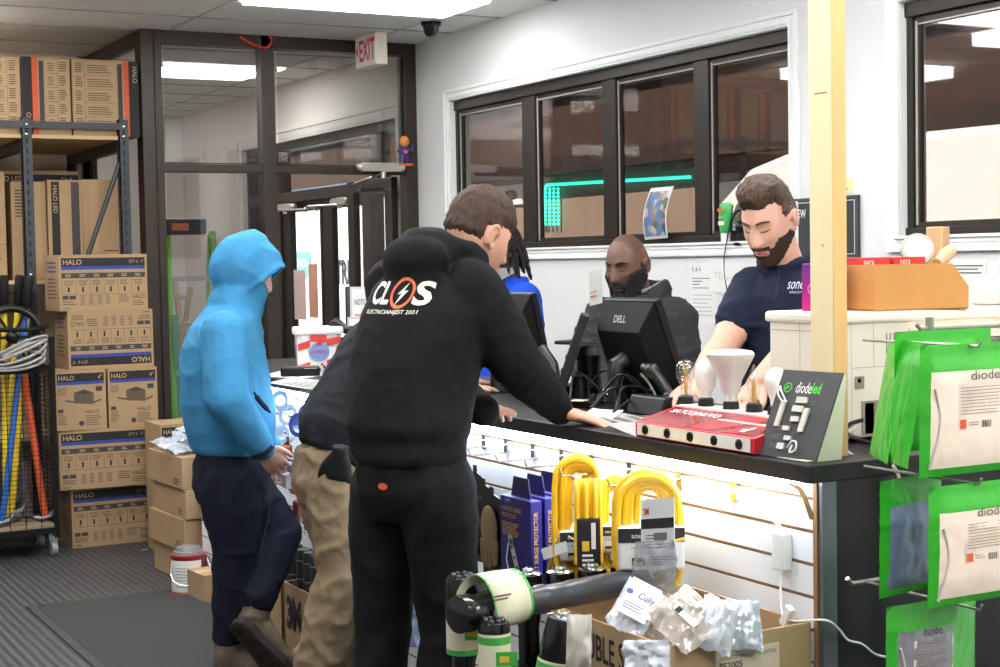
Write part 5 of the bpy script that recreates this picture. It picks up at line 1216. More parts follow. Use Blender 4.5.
# print on the back: projected on to the cloth
def on_cloth(o, mb, direction):
    dg = bpy.context.evaluated_depsgraph_get(); dg.update(); oe = o.evaluated_get(dg); org = WL[o.parent.name]
    for i, v in enumerate(mb.v):
        ok, loc, nor, fi = oe.ray_cast(v - org - V(direction) * .4, V(direction))
        if ok: mb.v[i] = loc + org + nor * .0018
pr_ = MB(); c0 = P(352, 322, 4.05); pu = S * 1.0; pv = (Z + F * .28).normalized()
bl = Plane(P(354, 312, 4.1), S, pv); bl.n = bl.u.cross(bl.v).normalized()
def sub(mb, s_, u0, v0, u1, v1, mi, bold=.02):     # lettering cut fine enough to follow the cloth
    vs, fs, asp = textgeo(s_, bold); bm = bmesh.new(); vv = [bm.verts.new((u0 + a * (u1 - u0), v0 + b_ * (v1 - v0), 0)) for a, b_ in vs]
    for f in fs:
        try: bm.faces.new([vv[i] for i in f])
        except ValueError: pass
    bmesh.ops.triangulate(bm, faces=bm.faces); 
    for q in range(3):
        lg_ = [e for e in bm.edges if e.calc_length() > .012]
        if lg_: bmesh.ops.subdivide_edges(bm, edges=lg_, cuts=1)
    bmesh.ops.triangulate(bm, faces=bm.faces); bm.verts.ensure_lookup_table(); bm.verts.index_update()
    mb.add([bl.at(v.co.x, v.co.y) for v in bm.verts], [tuple(v.index for v in f.verts) for f in bm.faces], mi); bm.free()
bl.o = P(362, 315, 4.1)
sub(pr_, 'CL', .004, .028, .088, .092, 0, .03); sub(pr_, 'S', .172, .026, .222, .092, 0, .03)
n = 28
for (r0, r1) in ((.034, .043),):
    pr_.add([bl.at(.130 + r * math.cos(2 * PI * i / n) * .95, .060 + r * math.sin(2 * PI * i / n), 0) for r in (r0, r1) for i in range(n)], [(i, (i + 1) % n, n + (i + 1) % n, n + i) for i in range(n)], 1)
pr_.add([bl.at(.130 + a, .060 + c_, 0) for a, c_ in ((.016, .030), (-.016, -.004), (-.002, -.002), (-.014, -.034), (.018, .006), (.003, .005))], [(0, 1, 2), (0, 2, 5), (2, 3, 4), (2, 4, 5)], 0)
sub(pr_, 'ELECTRICIAN|EST 2001', .006, .0, .20, .014, 0, .01)
on_cloth(hood_o, pr_, F)
pr_.build('back_print', [M('print_cream', (236, 228, 214), .7), M('print_orange', (224, 104, 58), .7)], pb, fix=False)
hb = M('hair_brown', (62, 42, 32), .75, var=.35, vs=70, bump=.6, bs=160, vstretch=(1, 1, .35))
H.shell('hair', hb, pb, lambda p: max(smooth01(-.035, -.005, p.z) * smooth01(.03, .0, p.y) * (1 if not (abs(p.x) > .06 and -.03 < p.y < .03 and p.z < .02) else .0), smooth01(.03, .055, p.z) * smooth01(.09, .075, p.y)), lambda p: .010 + .016 * smooth01(.0, .1, p.z), .004, 110, fr=(1, 1, .5))
H.features(pb, M('hair_brown'))
wst = P(410, 458, 4.06)
hipR = P(437, 490, 4.0); kR = P(450, 635, 4.03); aR = V((kR.x - .06, kR.y, .1)); hipL = P(387, 490, 4.13); kL = P(382, 635, 4.14); aL = V((kL.x - .06, kL.y, .1))
tr = legs_and_shoes(pb, bp, wst, hipR, kR, aR, hipL, kL, aL, S, F, (.158, .118), (.104, .074, .072), (.007, 6, 1.0, 9), (bootl, soleb))
m = MB(); t_ = Plane(P(393, 484, 4.0), S, Z); m.disc(t_, .012, 0, .016, 0, 0, 12, .009); on_cloth(tr, m, F); m.build('trouser_tag', M('tag_orange', (214, 84, 50), .7), pb, fix=False)
m = MB(); q = P(449, 456, 3.96); m.obox(q, (.025, .012, .022)); m.tube([q, q - Z * .05], .006, 6); m.build('pocket_clip', M('clip_red', (196, 52, 50), .5), pb)
# ---------- 4: bearded man in grey jacket
d0 = 5.85
F = camdir(-.62, -.78); S = V((F.y, -F.x, 0))
pg = thing('person', 'person with shaved head and black beard in dark grey jacket behind the monitor', 'person', P(636, 656, d0) * V((1, 1, 0)) if False else V((3.25, 4.9, 0)))
hc = P(628, 266, d0 - .03); H = Head(hc, F, math.radians(14), 0, 1.0, .8)
jk = cloth('grey_jacket', (48, 48, 49), .8)
sR = P(604, 318, d0 + .1); eR = P(586, 368, d0 + .06); wR = P(606, 392, d0 - .18); sL = P(676, 320, d0 - .1); eL = P(684, 378, d0 - .12); wL = P(660, 402, d0 - .34)
b = MB(); H.surf(b); torso_skin(b, P(638, 400, d0), P(638, 325, d0), P(640, 297, d0), hc, S, F); limb(b, [sR, eR, wR], [.045, .04, .03]); limb(b, [sL, eL, wL], [.045, .04, .03])
hand(b, wR, F * .8 + Z * -.3, Z, 1, (.3,) * 4, .1); hand(b, wL, F * .8 - Z * .3, Z, -1, (.3,) * 4, .1)
hip = P(640, 440, d0); legR = hip + S * .09; legL = hip - S * .09
remesh(b, 'body', brown, pg, .0048, 2)
m = MB(); rings(m, [(P(640, 440, d0), .17, .13), (P(638, 420, d0), .185, .145), (P(638, 375, d0), .195, .15), (P(639, 340, d0), .205, .14), (P(641, 316, d0), .195, .125), (P(643, 303, d0), .14, .10), (P(644, 294, d0), .09, .085)], S, F)
limb(m, [sR, eR, wR], [.082, .066, .045]); limb(m, [sL, eL, wL], [.084, .07, .045])
nk = P(643, 292, d0); cr_ = [nk + S * (.092 * math.cos(a)) + F * (.085 * math.sin(a)) + Z * (.012 - .045 * max(0, math.sin(a))) for a in [math.radians(100 + 340 / 20 * q) for q in range(21)]]
m.tube(cr_, .02, 8); m.tube([c + Z * .02 for c in cr_[2:-2]], .014, 8)
remesh(m, 'jacket', jk, pg, .009, 3, folds(.007, 8, 1.8, 11))
m = MB(); m.tube([c + Z * .026 - (c - nk) * .16 for c in cr_[1:9]], .008, 6); m.build('collar_lining', M('lining_grey', (128, 130, 134), .8), pg)
bm_ = M('beard_black', (20, 17, 16), .9, bump=.5, bs=200)
H.shell('beard', bm_, pg, full_beard(-.044, -.004), lambda p: .012 + .034 * smooth01(-.055, -.11, p.z) * smooth01(-.03, .05, p.y), .003, 140)
H.shell('stubble', M('stubble_shadow', (82, 56, 43), .7), pg, lambda p: smooth01(.03, .075, p.z + nz_(p, 30)) * smooth01(.07, .03, p.y), .0046, .0, 60)
H.features(pg, bm_, M('lip_brown', (128, 82, 72), .5))
for a, b_ in ((1, 1),):
    tr = legs_and_shoes(pg, M('dark_trousers', (40, 40, 44), .9), P(640, 442, d0), V((3.25, 4.9, .86)) + S * .08, V((3.22, 4.88, .48)) + S * .09, V((3.27, 4.92, .1)) + S * .1, V((3.25, 4.9, .86)) - S * .08, V((3.22, 4.88, .48)) - S * .09, V((3.27, 4.92, .1)) - S * .1, S, F, (.155, .12), (.1, .08, .065), (.006, 8, 1.5, 2), (shoeb, soleb), .014)
# ---------- 5: bearded man in navy polo
d0 = 4.7
F = camdir(-.61, -.79); S = V((F.y, -F.x, 0))
pp = thing('person', 'person with brown hair and beard in navy polo shirt beside the cream post', 'person', V((3.02, 3.76, 0)))
hc = P(770, 220, d0 - .06); H = Head(hc, camdir(-.66, -.75), math.radians(27), 0, 1.0, .9)
nv = cloth('navy_pique', (30, 36, 56), .85)
sR = P(754, 290, d0 + .07); eR = P(724, 346, d0 - .06); wR = P(698, 380, d0 - .24); sL = P(838, 288, d0 - .07); eL = P(800, 345, d0 - .12); wL = P(756, 384, d0 - .22)
b = MB(); H.surf(b); torso_skin(b, P(796, 420, d0), P(794, 300, d0), P(785, 258, d0 - .01), hc, S, F)
limb(b, [sR, sR.lerp(eR, .6), eR, eR.lerp(wR, .4), wR], [.056, .054, .046, .045, .03]); limb(b, [sL, eL, eL.lerp(wL, .4), wL], [.058, .048, .046, .03])
hand(b, wR, P(684, 394, d0 - .36) - wR, (Z + S * .3), 1, (.3, .35, .35, .4), .12); hand(b, wL, P(738, 408, d0 - .3) - wL, Z, -1, (.3, .3, .35, .4), .12)
remesh(b, 'body', pale, pp, .0045, 2)
m = MB(); rings(m, [(P(797, 462, d0), .165, .125), (P(797, 430, d0), .175, .135), (P(796, 385, d0), .182, .135), (P(795, 340, d0), .178, .125), (P(794, 308, d0), .178, .12), (P(793, 287, d0), .155, .105), (P(792, 273, d0), .105, .085), (P(787, 263, d0), .072, .072)], S, F)
limb(m, [sR, sR.lerp(eR, .56)], [.074, .072]); limb(m, [sL, sL.lerp(eL, .6)], [.074, .07])
nk = P(786, 263, d0); cr_ = [nk + S * (.076 * math.cos(a)) + F * (.074 * math.sin(a)) + Z * (.016 - .045 * max(0, math.sin(a))) for a in [math.radians(105 + 330 / 20 * q) for q in range(21)]]
m.tube(cr_, .015, 8)
for sg in (-1, 1):                                        # collar leaves
    a = nk + S * (sg * .045) + F * .066 - Z * .012; m.tube([a + S * (sg * .03) - F * .03 + Z * .022, a, a + F * .012 - Z * .045 - S * (sg * .012)], [.013, .014, .007], 8)
po = remesh(m, 'polo_shirt', nv, pp, .008, 3, folds(.006, 8, 1.6, 14))
bl = Plane(P(757, 291, d0 - .25), -S, Z); pr_ = MB(); sub(pr_, 'soner', 0, .0, .06, .022, 0, .005); sub(pr_, 'electric', .01, -.012, .055, -.004, 0, .0); on_cloth(po, pr_, -F)
pr_.build('chest_print', M('print_pale', (186, 194, 206), .7), pp, fix=False)
m = MB(); a0 = P(766, 266, d0 - .14); m.tube([a0, P(762, 300, d0 - .16)], .004, 6); on_cloth(po, m, -F); m.build('placket', M('navy_seam', (22, 26, 42), .8), pp, fix=False)
hb2 = M('hair_dark_brown', (74, 56, 42), .7, var=.4, vs=60, bump=.6, bs=150, vstretch=(.4, 1, 1))
def polo_hair(p):
    a = abs(p.x); q = nz_(p)
    top = smooth01(.066, .082, p.z + q - .3 * max(0, a - .03))
    side = smooth01(-.01, .02, p.z + q - .15 * (p.y + .02)) * smooth01(.034, .014, p.y + q)
    back = smooth01(-.055, -.03, p.z) * smooth01(-.02, -.04, p.y)
    ear = 0 if a > .055 and -.04 < p.y < .02 and p.z < .022 else 1
    return max(top, max(side, back) * ear)
H.shell('hair', hb2, pp, polo_hair, lambda p: .006 + .030 * smooth01(.05, .10, p.z) * smooth01(-.10, .05, p.y) + .008 * smooth01(.02, .09, p.z), .006, 90, fr=(1.3, .35, 1))
bb = M('beard_brown_dark', (62, 44, 34), .9, var=.3, vs=90, bump=.5, bs=200)
H.shell('beard', bb, pp, full_beard(-.052, -.020), lambda p: .0055 + .010 * smooth01(-.06, -.11, p.z), .0025, 150)
H.features(pp, M('hair_dark_brown'), M('lip_pink', (196, 112, 104), .45))
c3 = V((3.02, 3.76, 0))
legs_and_shoes(pp, M('dark_trousers'), P(797, 455, d0), c3 + V((0, 0, .9)) + S * .08, c3 + V((-.02, 0, .5)) + S * .09, c3 + V((.03, 0, .1)) + S * .1, c3 + V((0, 0, .9)) - S * .08, c3 + V((-.02, 0, .5)) - S * .09, c3 + V((.03, 0, .1)) - S * .1, S, F, (.155, .12), (.1, .08, .065), (.006, 8, 1.5, 2), (shoeb, soleb), .014)
# ---------- 6: man with dreadlocks in royal blue
d0 = 6.72
F = camdir(-.85, -.5); S = V((F.y, -F.x, 0))
pd = thing('person', 'person with dreadlocks in royal blue top, partly hidden behind the brown haired head', 'person', V((3.3, 5.87, 0)))
hc = P(500, 250, d0); H = Head(hc, F, math.radians(12), 0, .98)
rb = cloth('royal_blue', (30, 76, 196), .8)
sR = P(478, 300, d0 + .12); eR = P(474, 352, d0 + .12); wR = P(480, 398, d0 + .02); sL = P(524, 300, d0 - .12); eL = P(530, 350, d0 - .12); wL = P(524, 398, d0 - .16)
b = MB(); H.surf(b, 60, 80); torso_skin(b, P(506, 400, d0), P(503, 310, d0), P(503, 278, d0), hc, S, F); limb(b, [sR, eR, wR], [.045, .04, .03]); limb(b, [sL, eL, wL], [.045, .04, .03]); hand(b, wR, F - Z * .3, Z, 1); hand(b, wL, F - Z * .3, Z, -1)
remesh(b, 'body', dark, pd, .0055, 2)
m = MB(); rings(m, [(P(506, 400, d0), .17, .13), (P(505, 370, d0), .185, .14), (P(504, 335, d0), .195, .14), (P(504, 308, d0), .19, .125), (P(506, 290, d0), .14, .1), (P(507, 280, d0), .085, .08)], S, F); limb(m, [sR, eR, wR], [.078, .064, .045]); limb(m, [sL, eL, wL], [.08, .066, .045])
m.tube([P(507, 280, d0) + S * (.085 * math.cos(a)) + F * (.08 * math.sin(a)) for a in [math.radians(100 + 17 * q) for q in range(21)]], .016, 8)
remesh(m, 'blue_top', rb, pd, .01, 3, folds(.006, 8, 1.7, 21))
m = MB(); g0 = P(503, 270, d0 - .14); m.add([P(490, 268, d0 - .16), P(512, 268, d0 - .1), P(514, 273, d0 - .1), P(496, 283, d0 - .16)], [(0, 1, 2, 3)]); m.build('grey_collar', M('collar_grey', (150, 148, 142), .8), pd, solid=.006)
hk_ = M('dread_black', (26, 22, 21), .9, bump=.6, bs=120)
H.shell('hair', hk_, pd, lambda p: max(smooth01(-.03, .0, p.z) * smooth01(.02, -.005, p.y), smooth01(.045, .06, p.z) * smooth01(.095, .08, p.y)), .022, .006, 60)
H.shell('beard', M('beard_black'), pd, lambda p: smooth01(-.03, -.05, p.z) * smooth01(-.02, .0, p.y), .012, .003, 120)
random.seed(5)
for k in range(15):
    a = math.radians(-50 + 17 * k * .95); r0 = H.W((.075 * math.sin(a) * -1, -.085 * math.cos(a) , .05 - .03 * (k % 3)))
    ax_ = (r0 - hc); ax_.z = 0; L = .11 + .05 * random.random()
    m = MB(); pts = [r0, r0 + ax_ * .35 - Z * .03, r0 + ax_ * .55 - Z * L * .6 + RIT * .008 * random.uniform(-1, 1), r0 + ax_ * (.6 + .3 * random.random()) - Z * L]
    m.tube(bez(pts, 4), [.011] * 4 + [.010] * 5 + [.009] * 3 + [.004], 7); m.build('dreadlock', hk_, pd)
legs_and_shoes(pd, M('dark_trousers'), P(506, 400, d0), V((3.3, 5.87, .86)) + S * .08, V((3.28, 5.87, .48)) + S * .09, V((3.32, 5.87, .1)) + S * .1, V((3.3, 5.87, .86)) - S * .08, V((3.28, 5.87, .48)) - S * .09, V((3.32, 5.87, .1)) - S * .1, S, F, (.155, .12), (.1, .08, .065), (.006, 8, 1.5, 2), (shoeb, soleb), .016)
# ================================================================== GOODS ON THE SLATTED FRONT
random.seed(11)
violet = M('violet_carton', (46, 42, 138), .4, var=.05, vs=4); yel2 = M('print_yellow', (240, 190, 60), .6)
GP = 'violet boxed power strips on one hook'
yc = PX(517, 530, 2.05).y
for k in range(3):
    x = 2.045 + .045 * k; y0, y1 = yc - .085, yc + .085; z0, z1 = .575 + .004 * k, .85 + .004 * k
    o = thing('power_strip_box', ['violet boxed power strip at the front of its hook, showing the white strip picture', 'violet boxed power strip in the middle of the three on the hook', 'violet boxed power strip rearmost of the three, against the slats'][k], 'box', (x + .018, yc, z0), GP)
    MB().box(x, x + .036, y0, y1, z0, z1).build('carton_body', violet, o, bev=.002)
    t = MB(); t.prism(Plane((x + .02, y1 - .03, z1), (0, -1, 0), (0, 0, 1)), [(0, 0), (.11, 0), (.095, .055), (.015, .055)], -.001, .001); t.build('hang_tab', M('violet_dark', (36, 34, 96), .4), o)
    pl = Plane((x - .0005, y1, z0), (0, -1, 0), (0, 0, 1)); sd = Plane((x + .031, y0 - .0005, z0 + .03), (0, 0, 1), (-1, 0, 0)); q = MB()
    sd.n = V((0, -1, 0)); q.text(sd, '6 OUTLET SURGE PROTECTOR', 0, .009, .215, .022, 0, .001, .012, True)
    q.text(pl, '6 OUTLET SURGE', .012, .235, .12, .247, 0, .001, .01); q.text(pl, 'PROTECTOR', .012, .216, .09, .228, 0, .001, .01); q.lines(pl, .012, .165, .12, .205, 6, 0, .4, .001); q.text(pl, 'OHM', .03, .26, .06, .27, 1, .001)
    q.poly(pl, [(.045, .16), (.07, .155), (.14, .01), (.115, .005)], 1, .001); q.disc(pl, .058, .158, .014, 1, .001, 14)
    for j in range(5): q.disc(pl, .066 + .0135 * j, .135 - .026 * j, .005, 2, .0015, 8)
    q.tube([pl.at(.05, .15, .002), pl.at(.035, .1, .002), pl.at(.05, .06, .002), pl.at(.075, .05, .002)], .002, 5, 1)
    q.build('printed_panel', [yel2, M('print_white'), ink], o, fix=False)
# dark packs left of the violet boxes
GB = 'dark hanging packs between the trousers and the violet boxes'
def hung_pack(label, y, z0, z1, w, x, mats, insert, grp, name='hanging_pack', th=.018):
    o = thing(name, label, 'product pack', (x, y, z0), grp)
    h = z1 - z0; MB().prism(Plane((x, y + w / 2, z0), (0, -1, 0), (0, 0, 1)), [(0, 0), (w, 0), (w, h - .03), (w * .62, h - .02), (w * .6, h), (w * .4, h), (w * .38, h - .02), (0, h - .03)], -.0015, .0015).build('backing_card', mats[0], o)
    pl = Plane((x - .0015, y + w / 2, z0), (0, -1, 0), (0, 0, 1)); m = MB(); insert(m, pl, w, h, th); m.build('contents', mats[1], o); return o
def ins_glove(m, pl, w, h, th):
    for k in range(4): limb(m, [pl.at(w * (.2 + .2 * k), h * .4, th * .5), pl.at(w * (.2 + .2 * k), h * .12 + .01 * abs(k - 1.5), th * .5)], [w * .1, w * .085], 8, 2)
    m.ball(pl.at(w * .5, h * .55, th * .5), (th * .6, w * .42, h * .25), 0, 8)
def ins_blister(m, pl, w, h, th): m.loft([[pl.at(w * a, h * b, 0) for a, b in ((.1, .1), (.9, .1), (.9, .7), (.1, .7))], [pl.at(w * a, h * b, th) for a, b in ((.2, .15), (.8, .15), (.8, .64), (.2, .64))]], 0, False)
gl_t = M('glove_tan', (150, 128, 92), .9); blk2 = M('pack_black', (22, 22, 26), .35); gry2 = M('pack_grey', (120, 128, 140), .3)
for k, (px, z0, z1, w, x, ins, mt) in enumerate(((492, .60, .86, .11, 2.06, ins_glove, (blk2, gl_t)), (484, .62, .87, .11, 2.09, ins_glove, (blk2, M('glove_black'))), (476, .70, .9, .09, 2.1, ins_blister, (blk2, gry2)), (470, .66, .88, .1, 2.14, ins_glove, (blk2, M('glove_black'))))):
    hung_pack(['black glove pack with tan palms right next to the violet boxes', 'black glove pack second from the violet boxes', 'clear fronted grey blister pack nearer the black trousers', 'black glove pack deepest behind the black trousers'][k], PX(px, 520, x).y, z0, z1, w, x, mt, ins, GB)
# coiled yellow cords in card sleeves
yc_m = M('cord_yellow', (238, 190, 36), .4, coat=.2)
GY = 'coiled yellow extension cords on the slatted front'
hr = V((.877, -.481, 0)).normalized(); hd2 = V((.481, .877, 0)).normalized()
def cord(label, px, ytop, ybot, x, rad, n, sleeve, seed, face):
    t = PX(px, ytop, x); b_ = PX(px, ybot, x); c = (t + b_) / 2; hh = (t.z - b_.z) / 2
    o = thing('extension_cord', label, 'extension cord', V((c.x, c.y, b_.z)), GY); rs = random.Random(seed)
    m = MB()
    for k in range(n):
        off = hd2 * ((k - n / 2) * .011) + hr * rs.uniform(-.006, .006); r = rad * (1 - .2 * (k % 4)); hz_ = hh * (1 - .07 * (k % 4))
        m.tube([c + off + hr * (r * math.cos(a)) + Z * ((hz_ - r) * (1 if math.sin(a) >= 0 else -1) * min(1, abs(math.sin(a)) * 3) + r * math.sin(a)) for a in [2 * PI * q / 26 for q in range(27)]], .0078, 7)
    m.build('cord_coil', yc_m, o)
    w, h, dd, z0 = sleeve; s = MB(); R = Matrix((hr, hd2, Z)).transposed(); sc_ = c + Z * (z0 - hh + h / 2)
    s.obox(sc_, (w, dd, h), R); s.build('card_sleeve', M('sleeve_white', (216, 214, 210), .5), o, bev=.006)
    pl = Plane(sc_ - hr * (w / 2) - hd2 * (dd / 2 + .0006) - Z * (h / 2), hr, Z); pl.n = -hd2
    q = MB(); q.rect(pl, 0, h * .66, w, h * .99, 1, .001); q.text(pl, 'southwire', w * .2, h * .76, w * .9, h * .88, 0, .0015); q.poly(pl, [(w * .6, h * .6), (w, h * .7), (w, h * .78), (w * .8, h * .7)], 2, .0016)
    q.rect(pl, w * .2, h * .12, w * .4, h * .3, 1, .001); q.rect(pl, w * .22, h * .13, w * .36, h * .2, 2, .0015); q.lines(pl, w * .45, h * .1, w * .9, h * .4, 5, 1, .4, .001); q.text(pl, '16 & 3 PRONGS', w * .2, h * .5, w * .8, h * .57, 1, .001)
    q.build('sleeve_print', [M('print_white'), ink, yel2], o, fix=False)
    return o, c, hh
cord('yellow coiled cord with a tall loop, nearest the violet boxes', 578, 457, 575, 2.06, .058, 8, (.10, .075, .14, .05), 1, 0)
cord('yellow coiled cord half hidden in the middle of the three coils', 616, 478, 572, 2.12, .05, 7, (.11, .07, .14, .06), 2, 0)
cord('yellow coiled cord with a fat loop behind the clear glove packet', 648, 474, 592, 2.05, .075, 10, (.155, .10, .17, .07), 3, 0)
t = PX(588, 482, 2.0); b_ = PX(589, 572, 2.0)
o = thing('extension_cord', 'yellow cord bundle with straight strands and a black label before the tall loop', 'extension cord', V((t.x, t.y, b_.z)), GY)
m = MB()
for k in range(6):
    of = hr * (.0115 * (k - 2.5)) + hd2 * (.008 * (k % 2)); m.tube(bez([t + of - Z * .0 + hd2 * .05 - Z * .03, t + of + hd2 * .02, t + of - Z * .02, (t + b_) / 2 + of, b_ + of + Z * .02], 5), .0075, 7)
m.build('cord_strands', yc_m, o)
sc_ = b_ + Z * .07; R = Matrix((hr, hd2, Z)).transposed(); MB().obox(sc_, (.058, .03, .13), R).build('card_sleeve', ink, o, bev=.003)
pl = Plane(sc_ - hr * .029 - hd2 * .0155 - Z * .065, hr, Z); pl.n = -hd2; q = MB(); q.rect(pl, .012, .05, .03, .075, 0, .001); q.lines(pl, .012, .01, .045, .045, 3, 1, .5, .001); q.rect(pl, .035, .055, .046, .12, 1, .001); q.build('sleeve_print', [yel2, M('print_white')], o, fix=False)
pt = thing('price_tag', 'white paper price tag dangling before the yellow cords', 'tag', PX(553, 552, 1.98))
a, b_, c_, d_ = PX(541, 549, 1.98), PX(566, 541, 1.98), PX(568, 551, 1.98), PX(544, 560, 1.98)
m = MB(); m.add([a, b_, c_, d_], [(0, 1, 2, 3)]); m.build('tag_card', paper, pt, solid=.001)
MB().tube(bez([PX(549, 571, 1.99), PX(553, 555, 1.99), PX(557, 540, 2.0), PX(560, 530, 2.02)], 5), .006, 8).build('cord_end', yc_m, pt)
MB().tube(bez([PX(555, 541, 1.98), PX(562, 534, 2.0), PX(574, 540, 2.0), PX(578, 552, 2.01)], 5), .0012, 5).build('tag_string', white, pt)
# clear packet with white card in front of the fat coil
gp = thing('glove_packet', 'clear hanging packet with white and black card in front of the fat yellow coil', 'product pack', PX(658, 580, 1.97))
a = PX(641, 500, 1.97); b_ = PX(674, 497, 1.97); hgt = .20; u_ = (b_ - a).normalized(); pl = Plane(V((a.x, a.y, a.z - hgt)), u_, Z); w_ = (b_ - a).length
MB().prism(pl, [(0, .07), (w_, .07), (w_, hgt), (0, hgt)], -.001, .001).build('header_card', M('card_cool_white', (220, 222, 224), .4), gp)
q = MB(); q.text(pl, '3M', .012, hgt - .036, .034, hgt - .02, 0, .002, .03); q.rect(pl, 0, hgt - .068, w_, hgt - .045, 1, .0015); q.lines(pl, .02, .085, w_ - .02, .12, 5, 2, .4, .0015); q.rect(pl, w_ * .4, .1, w_ * .8, .122, 2, .002); q.build('printed_card', [red, ink, greyink], gp, fix=False)
bag('pouch', None, None, pl.at(w_ / 2, .045, .01), u_, Z, w_ * 1.25, .12, .02, 5, glass('smoky_film', (222, 224, 228), .14, .15, .25, (210, 212, 216)), None, .01, None, gp)
# goods in the gap left of the khaki trousers
GT = 'rolls and small packs hanging behind the blue hoodie'
ring_w = M('roll_white', (226, 226, 230), .4); ring_b = M('roll_blue', (70, 92, 160), .4)
for k, (px, py, r, mt) in enumerate(((284, 400, .036, ring_w), (292, 415, .042, ring_w), (303, 425, .045, ring_b), (286, 434, .034, ring_w), (311, 414, .038, ring_b))):
    c = PX(px, py, 2.1 - .012 * (k % 3)); n_ = V((-.75, -.6, .1)).normalized()
    o = MB(); o.lathe(c - n_ * .015, [(r * .62, 0), (r, 0), (r, .045), (r * .62, .045), (r * .62, 0)], 26, n_, 0, False, False); o = o.build('tape_roll', mt)
    tag(o, ['white tape roll nearest the sleeve of the blue hoodie', 'white tape roll second along, beside the blue roll', 'blue tape roll hanging lowest at the dark sleeve', 'small white tape roll under the others by the blue hem', 'blue tape roll tucked at the dark elbow'][k], 'tape roll', GT)
GS = 'small hanging packs under the tape rolls'
cols = [M('pack_orange', (214, 110, 50), .4), gry2, M('pack_white', (214, 214, 216), .4), M('pack_orange'), M('pack_redgrey', (150, 80, 78), .4), gry2, M('pack_white')]
lb_ = ['orange pack hanging just under the tape rolls', 'grey pack under the tape rolls beside the khaki hip', 'white pack at the height of the jeans pocket', 'round orange pack beside the bent denim knee', 'reddish pack above the bent denim knee', 'grey pack lowest of those above the black sleeves', 'white pack directly above the black sleeves']
for k, (px, py) in enumerate(((288, 450), (297, 462), (292, 478), (300, 484), (303, 505), (299, 520), (305, 515))):
    q = PX(px, py, 2.09 - .01 * (k % 3)); hung_pack(lb_[k], q.y, q.z - .05, q.z + .05, .08, q.x, (paper if k % 2 else blk2, cols[k]), ins_blister, GS, 'small_pack', .03)
# marked cartons on the floor with black sleeves standing in them
for k, (pa_, pb_2) in enumerate((((284, 583), (313, 594)), ((268, 574), (281, 582)))):
    x = 2.05; qa = PX(pa_[0], pa_[1], x); qb = PX(pb_2[0], pb_2[1], x); h = (qa.z + qb.z) / 2
    o = MB(); o.box(x, x + .14, qb.y, qa.y, 0, .01); o.box(x, x + .004, qb.y, qa.y, 0, h); o.box(x + .136, x + .14, qb.y, qa.y, 0, h + .02); o.box(x, x + .14, qb.y, qb.y + .004, 0, h); o.box(x, x + .14, qa.y - .004, qa.y, 0, h)
    o = o.build('open_carton', cardl); tag(o, ['open carton with big black marking on the floor, black sleeves standing in it', 'unmarked open carton beside the marked one, mostly behind the jeans'][k], 'box', 'open cartons on the floor')
    L = qa.y - qb.y
    if k == 0:
        q = MB(); q.text(Plane((x - .0005, qa.y, 0), (0, -1, 0), Z), '3M', L * .08, h * .42, L * .60, h * .85, 0, .001, .05, True); q.build('lettering', ink, o, fix=False)
    n_ = 4 if k == 0 else 2
    for j in range(n_):
        y = qb.y + .04 + (L - .08) * j / max(1, n_ - 1); rr = .033 if j != 0 else .036
        s = MB(); s.lathe((x + .07, y, .012), [(rr, 0), (rr, .40), (rr * .9, .41)], 18)
        for z in (.1, .17, .24, .31, .38): s.lathe((x + .07, y, z), [(rr + .0006, 0), (rr + .0006, .004)], 18, mi=1, cap=False)
        s = s.build('foam_sleeve', [M('foam_black', (40, 42, 46), .6), M('foam_line', (150, 152, 156), .6)])
        tag(s, [['black sleeve in the marked carton, first by the khaki trousers', 'black sleeve in the marked carton, second from the khaki trousers', 'black sleeve in the marked carton, third from the khaki trousers', 'black sleeve in the marked carton, at its far end'], ['black sleeve in the half hidden carton, nearer one', 'black sleeve in the half hidden carton, farther one']][k][j], 'foam sleeve', 'black sleeves standing in the open cartons')
bag('plastic_bag', 'crumpled clear bag low behind the legs of the black trousers', 'plastic bag', (2.1, 4.35, .42), (.7, -.7, 0), Z, .22, .28, .05, 9, glass('bluish_film', (206, 214, 232), .15, .12, .4, (190, 198, 220)), None, .02)
# ------------------------------------------------------------------ carton of bags in front
bx = thing('open_carton', 'large open cardboard box printed DOUBLE STACK full of plastic bags', 'box', (2.0, 2.85, 0))
X0, X1, Y0, Y1, H_ = 1.80, 2.185, 2.60, 3.07, .70
m = MB(); m.box(X0, X0 + .006, Y0, Y1, 0, H_); m.box(X1 - .006, X1, Y0, Y1, 0, H_); m.box(X0 + .006, X1 - .006, Y0, Y0 + .006, 0, H_); m.box(X0 + .006, X1 - .006, Y1 - .006, Y1, 0, H_); m.box(X0, X1, Y0, Y1, 0, .01); m.build('carton_walls', cardl, bx, bev=.002)
MB().box(X0 + .01, X1 - .01, Y0 + .01, Y1 - .01, .5, .52).build('inner_pad', card, bx)
sd = Plane((X0 - .0006, Y1, 0), (0, -1, 0), Z); ft_ = Plane((X0, Y0 - .0006, 0), (1, 0, 0), Z)
q = MB(); q.text(sd, 'DOUBLE STACK', .085, H_ - .09, .45, H_ - .03, 0, .001, .012, True); q.rect(ft_, .125, H_ - .135, .295, H_ - .03, 1, .001); q.text(ft_, 'OUTDOOR BRACKET MOUNTING', .135, H_ - .05, .285, H_ - .042, 2, .002, 0, True); q.text(ft_, 'ES200S', .135, H_ - .07, .195, H_ - .056, 0, .002, .01, True); q.lines(ft_, .145, H_ - .135, .3, H_ - .095, 4, 2, .35, .002, .5)
q.build('printed_panel', [ink, M('label_tan', (222, 206, 180), .6), greyink], bx, fix=False)
GC = 'plastic bags in the printed carton'
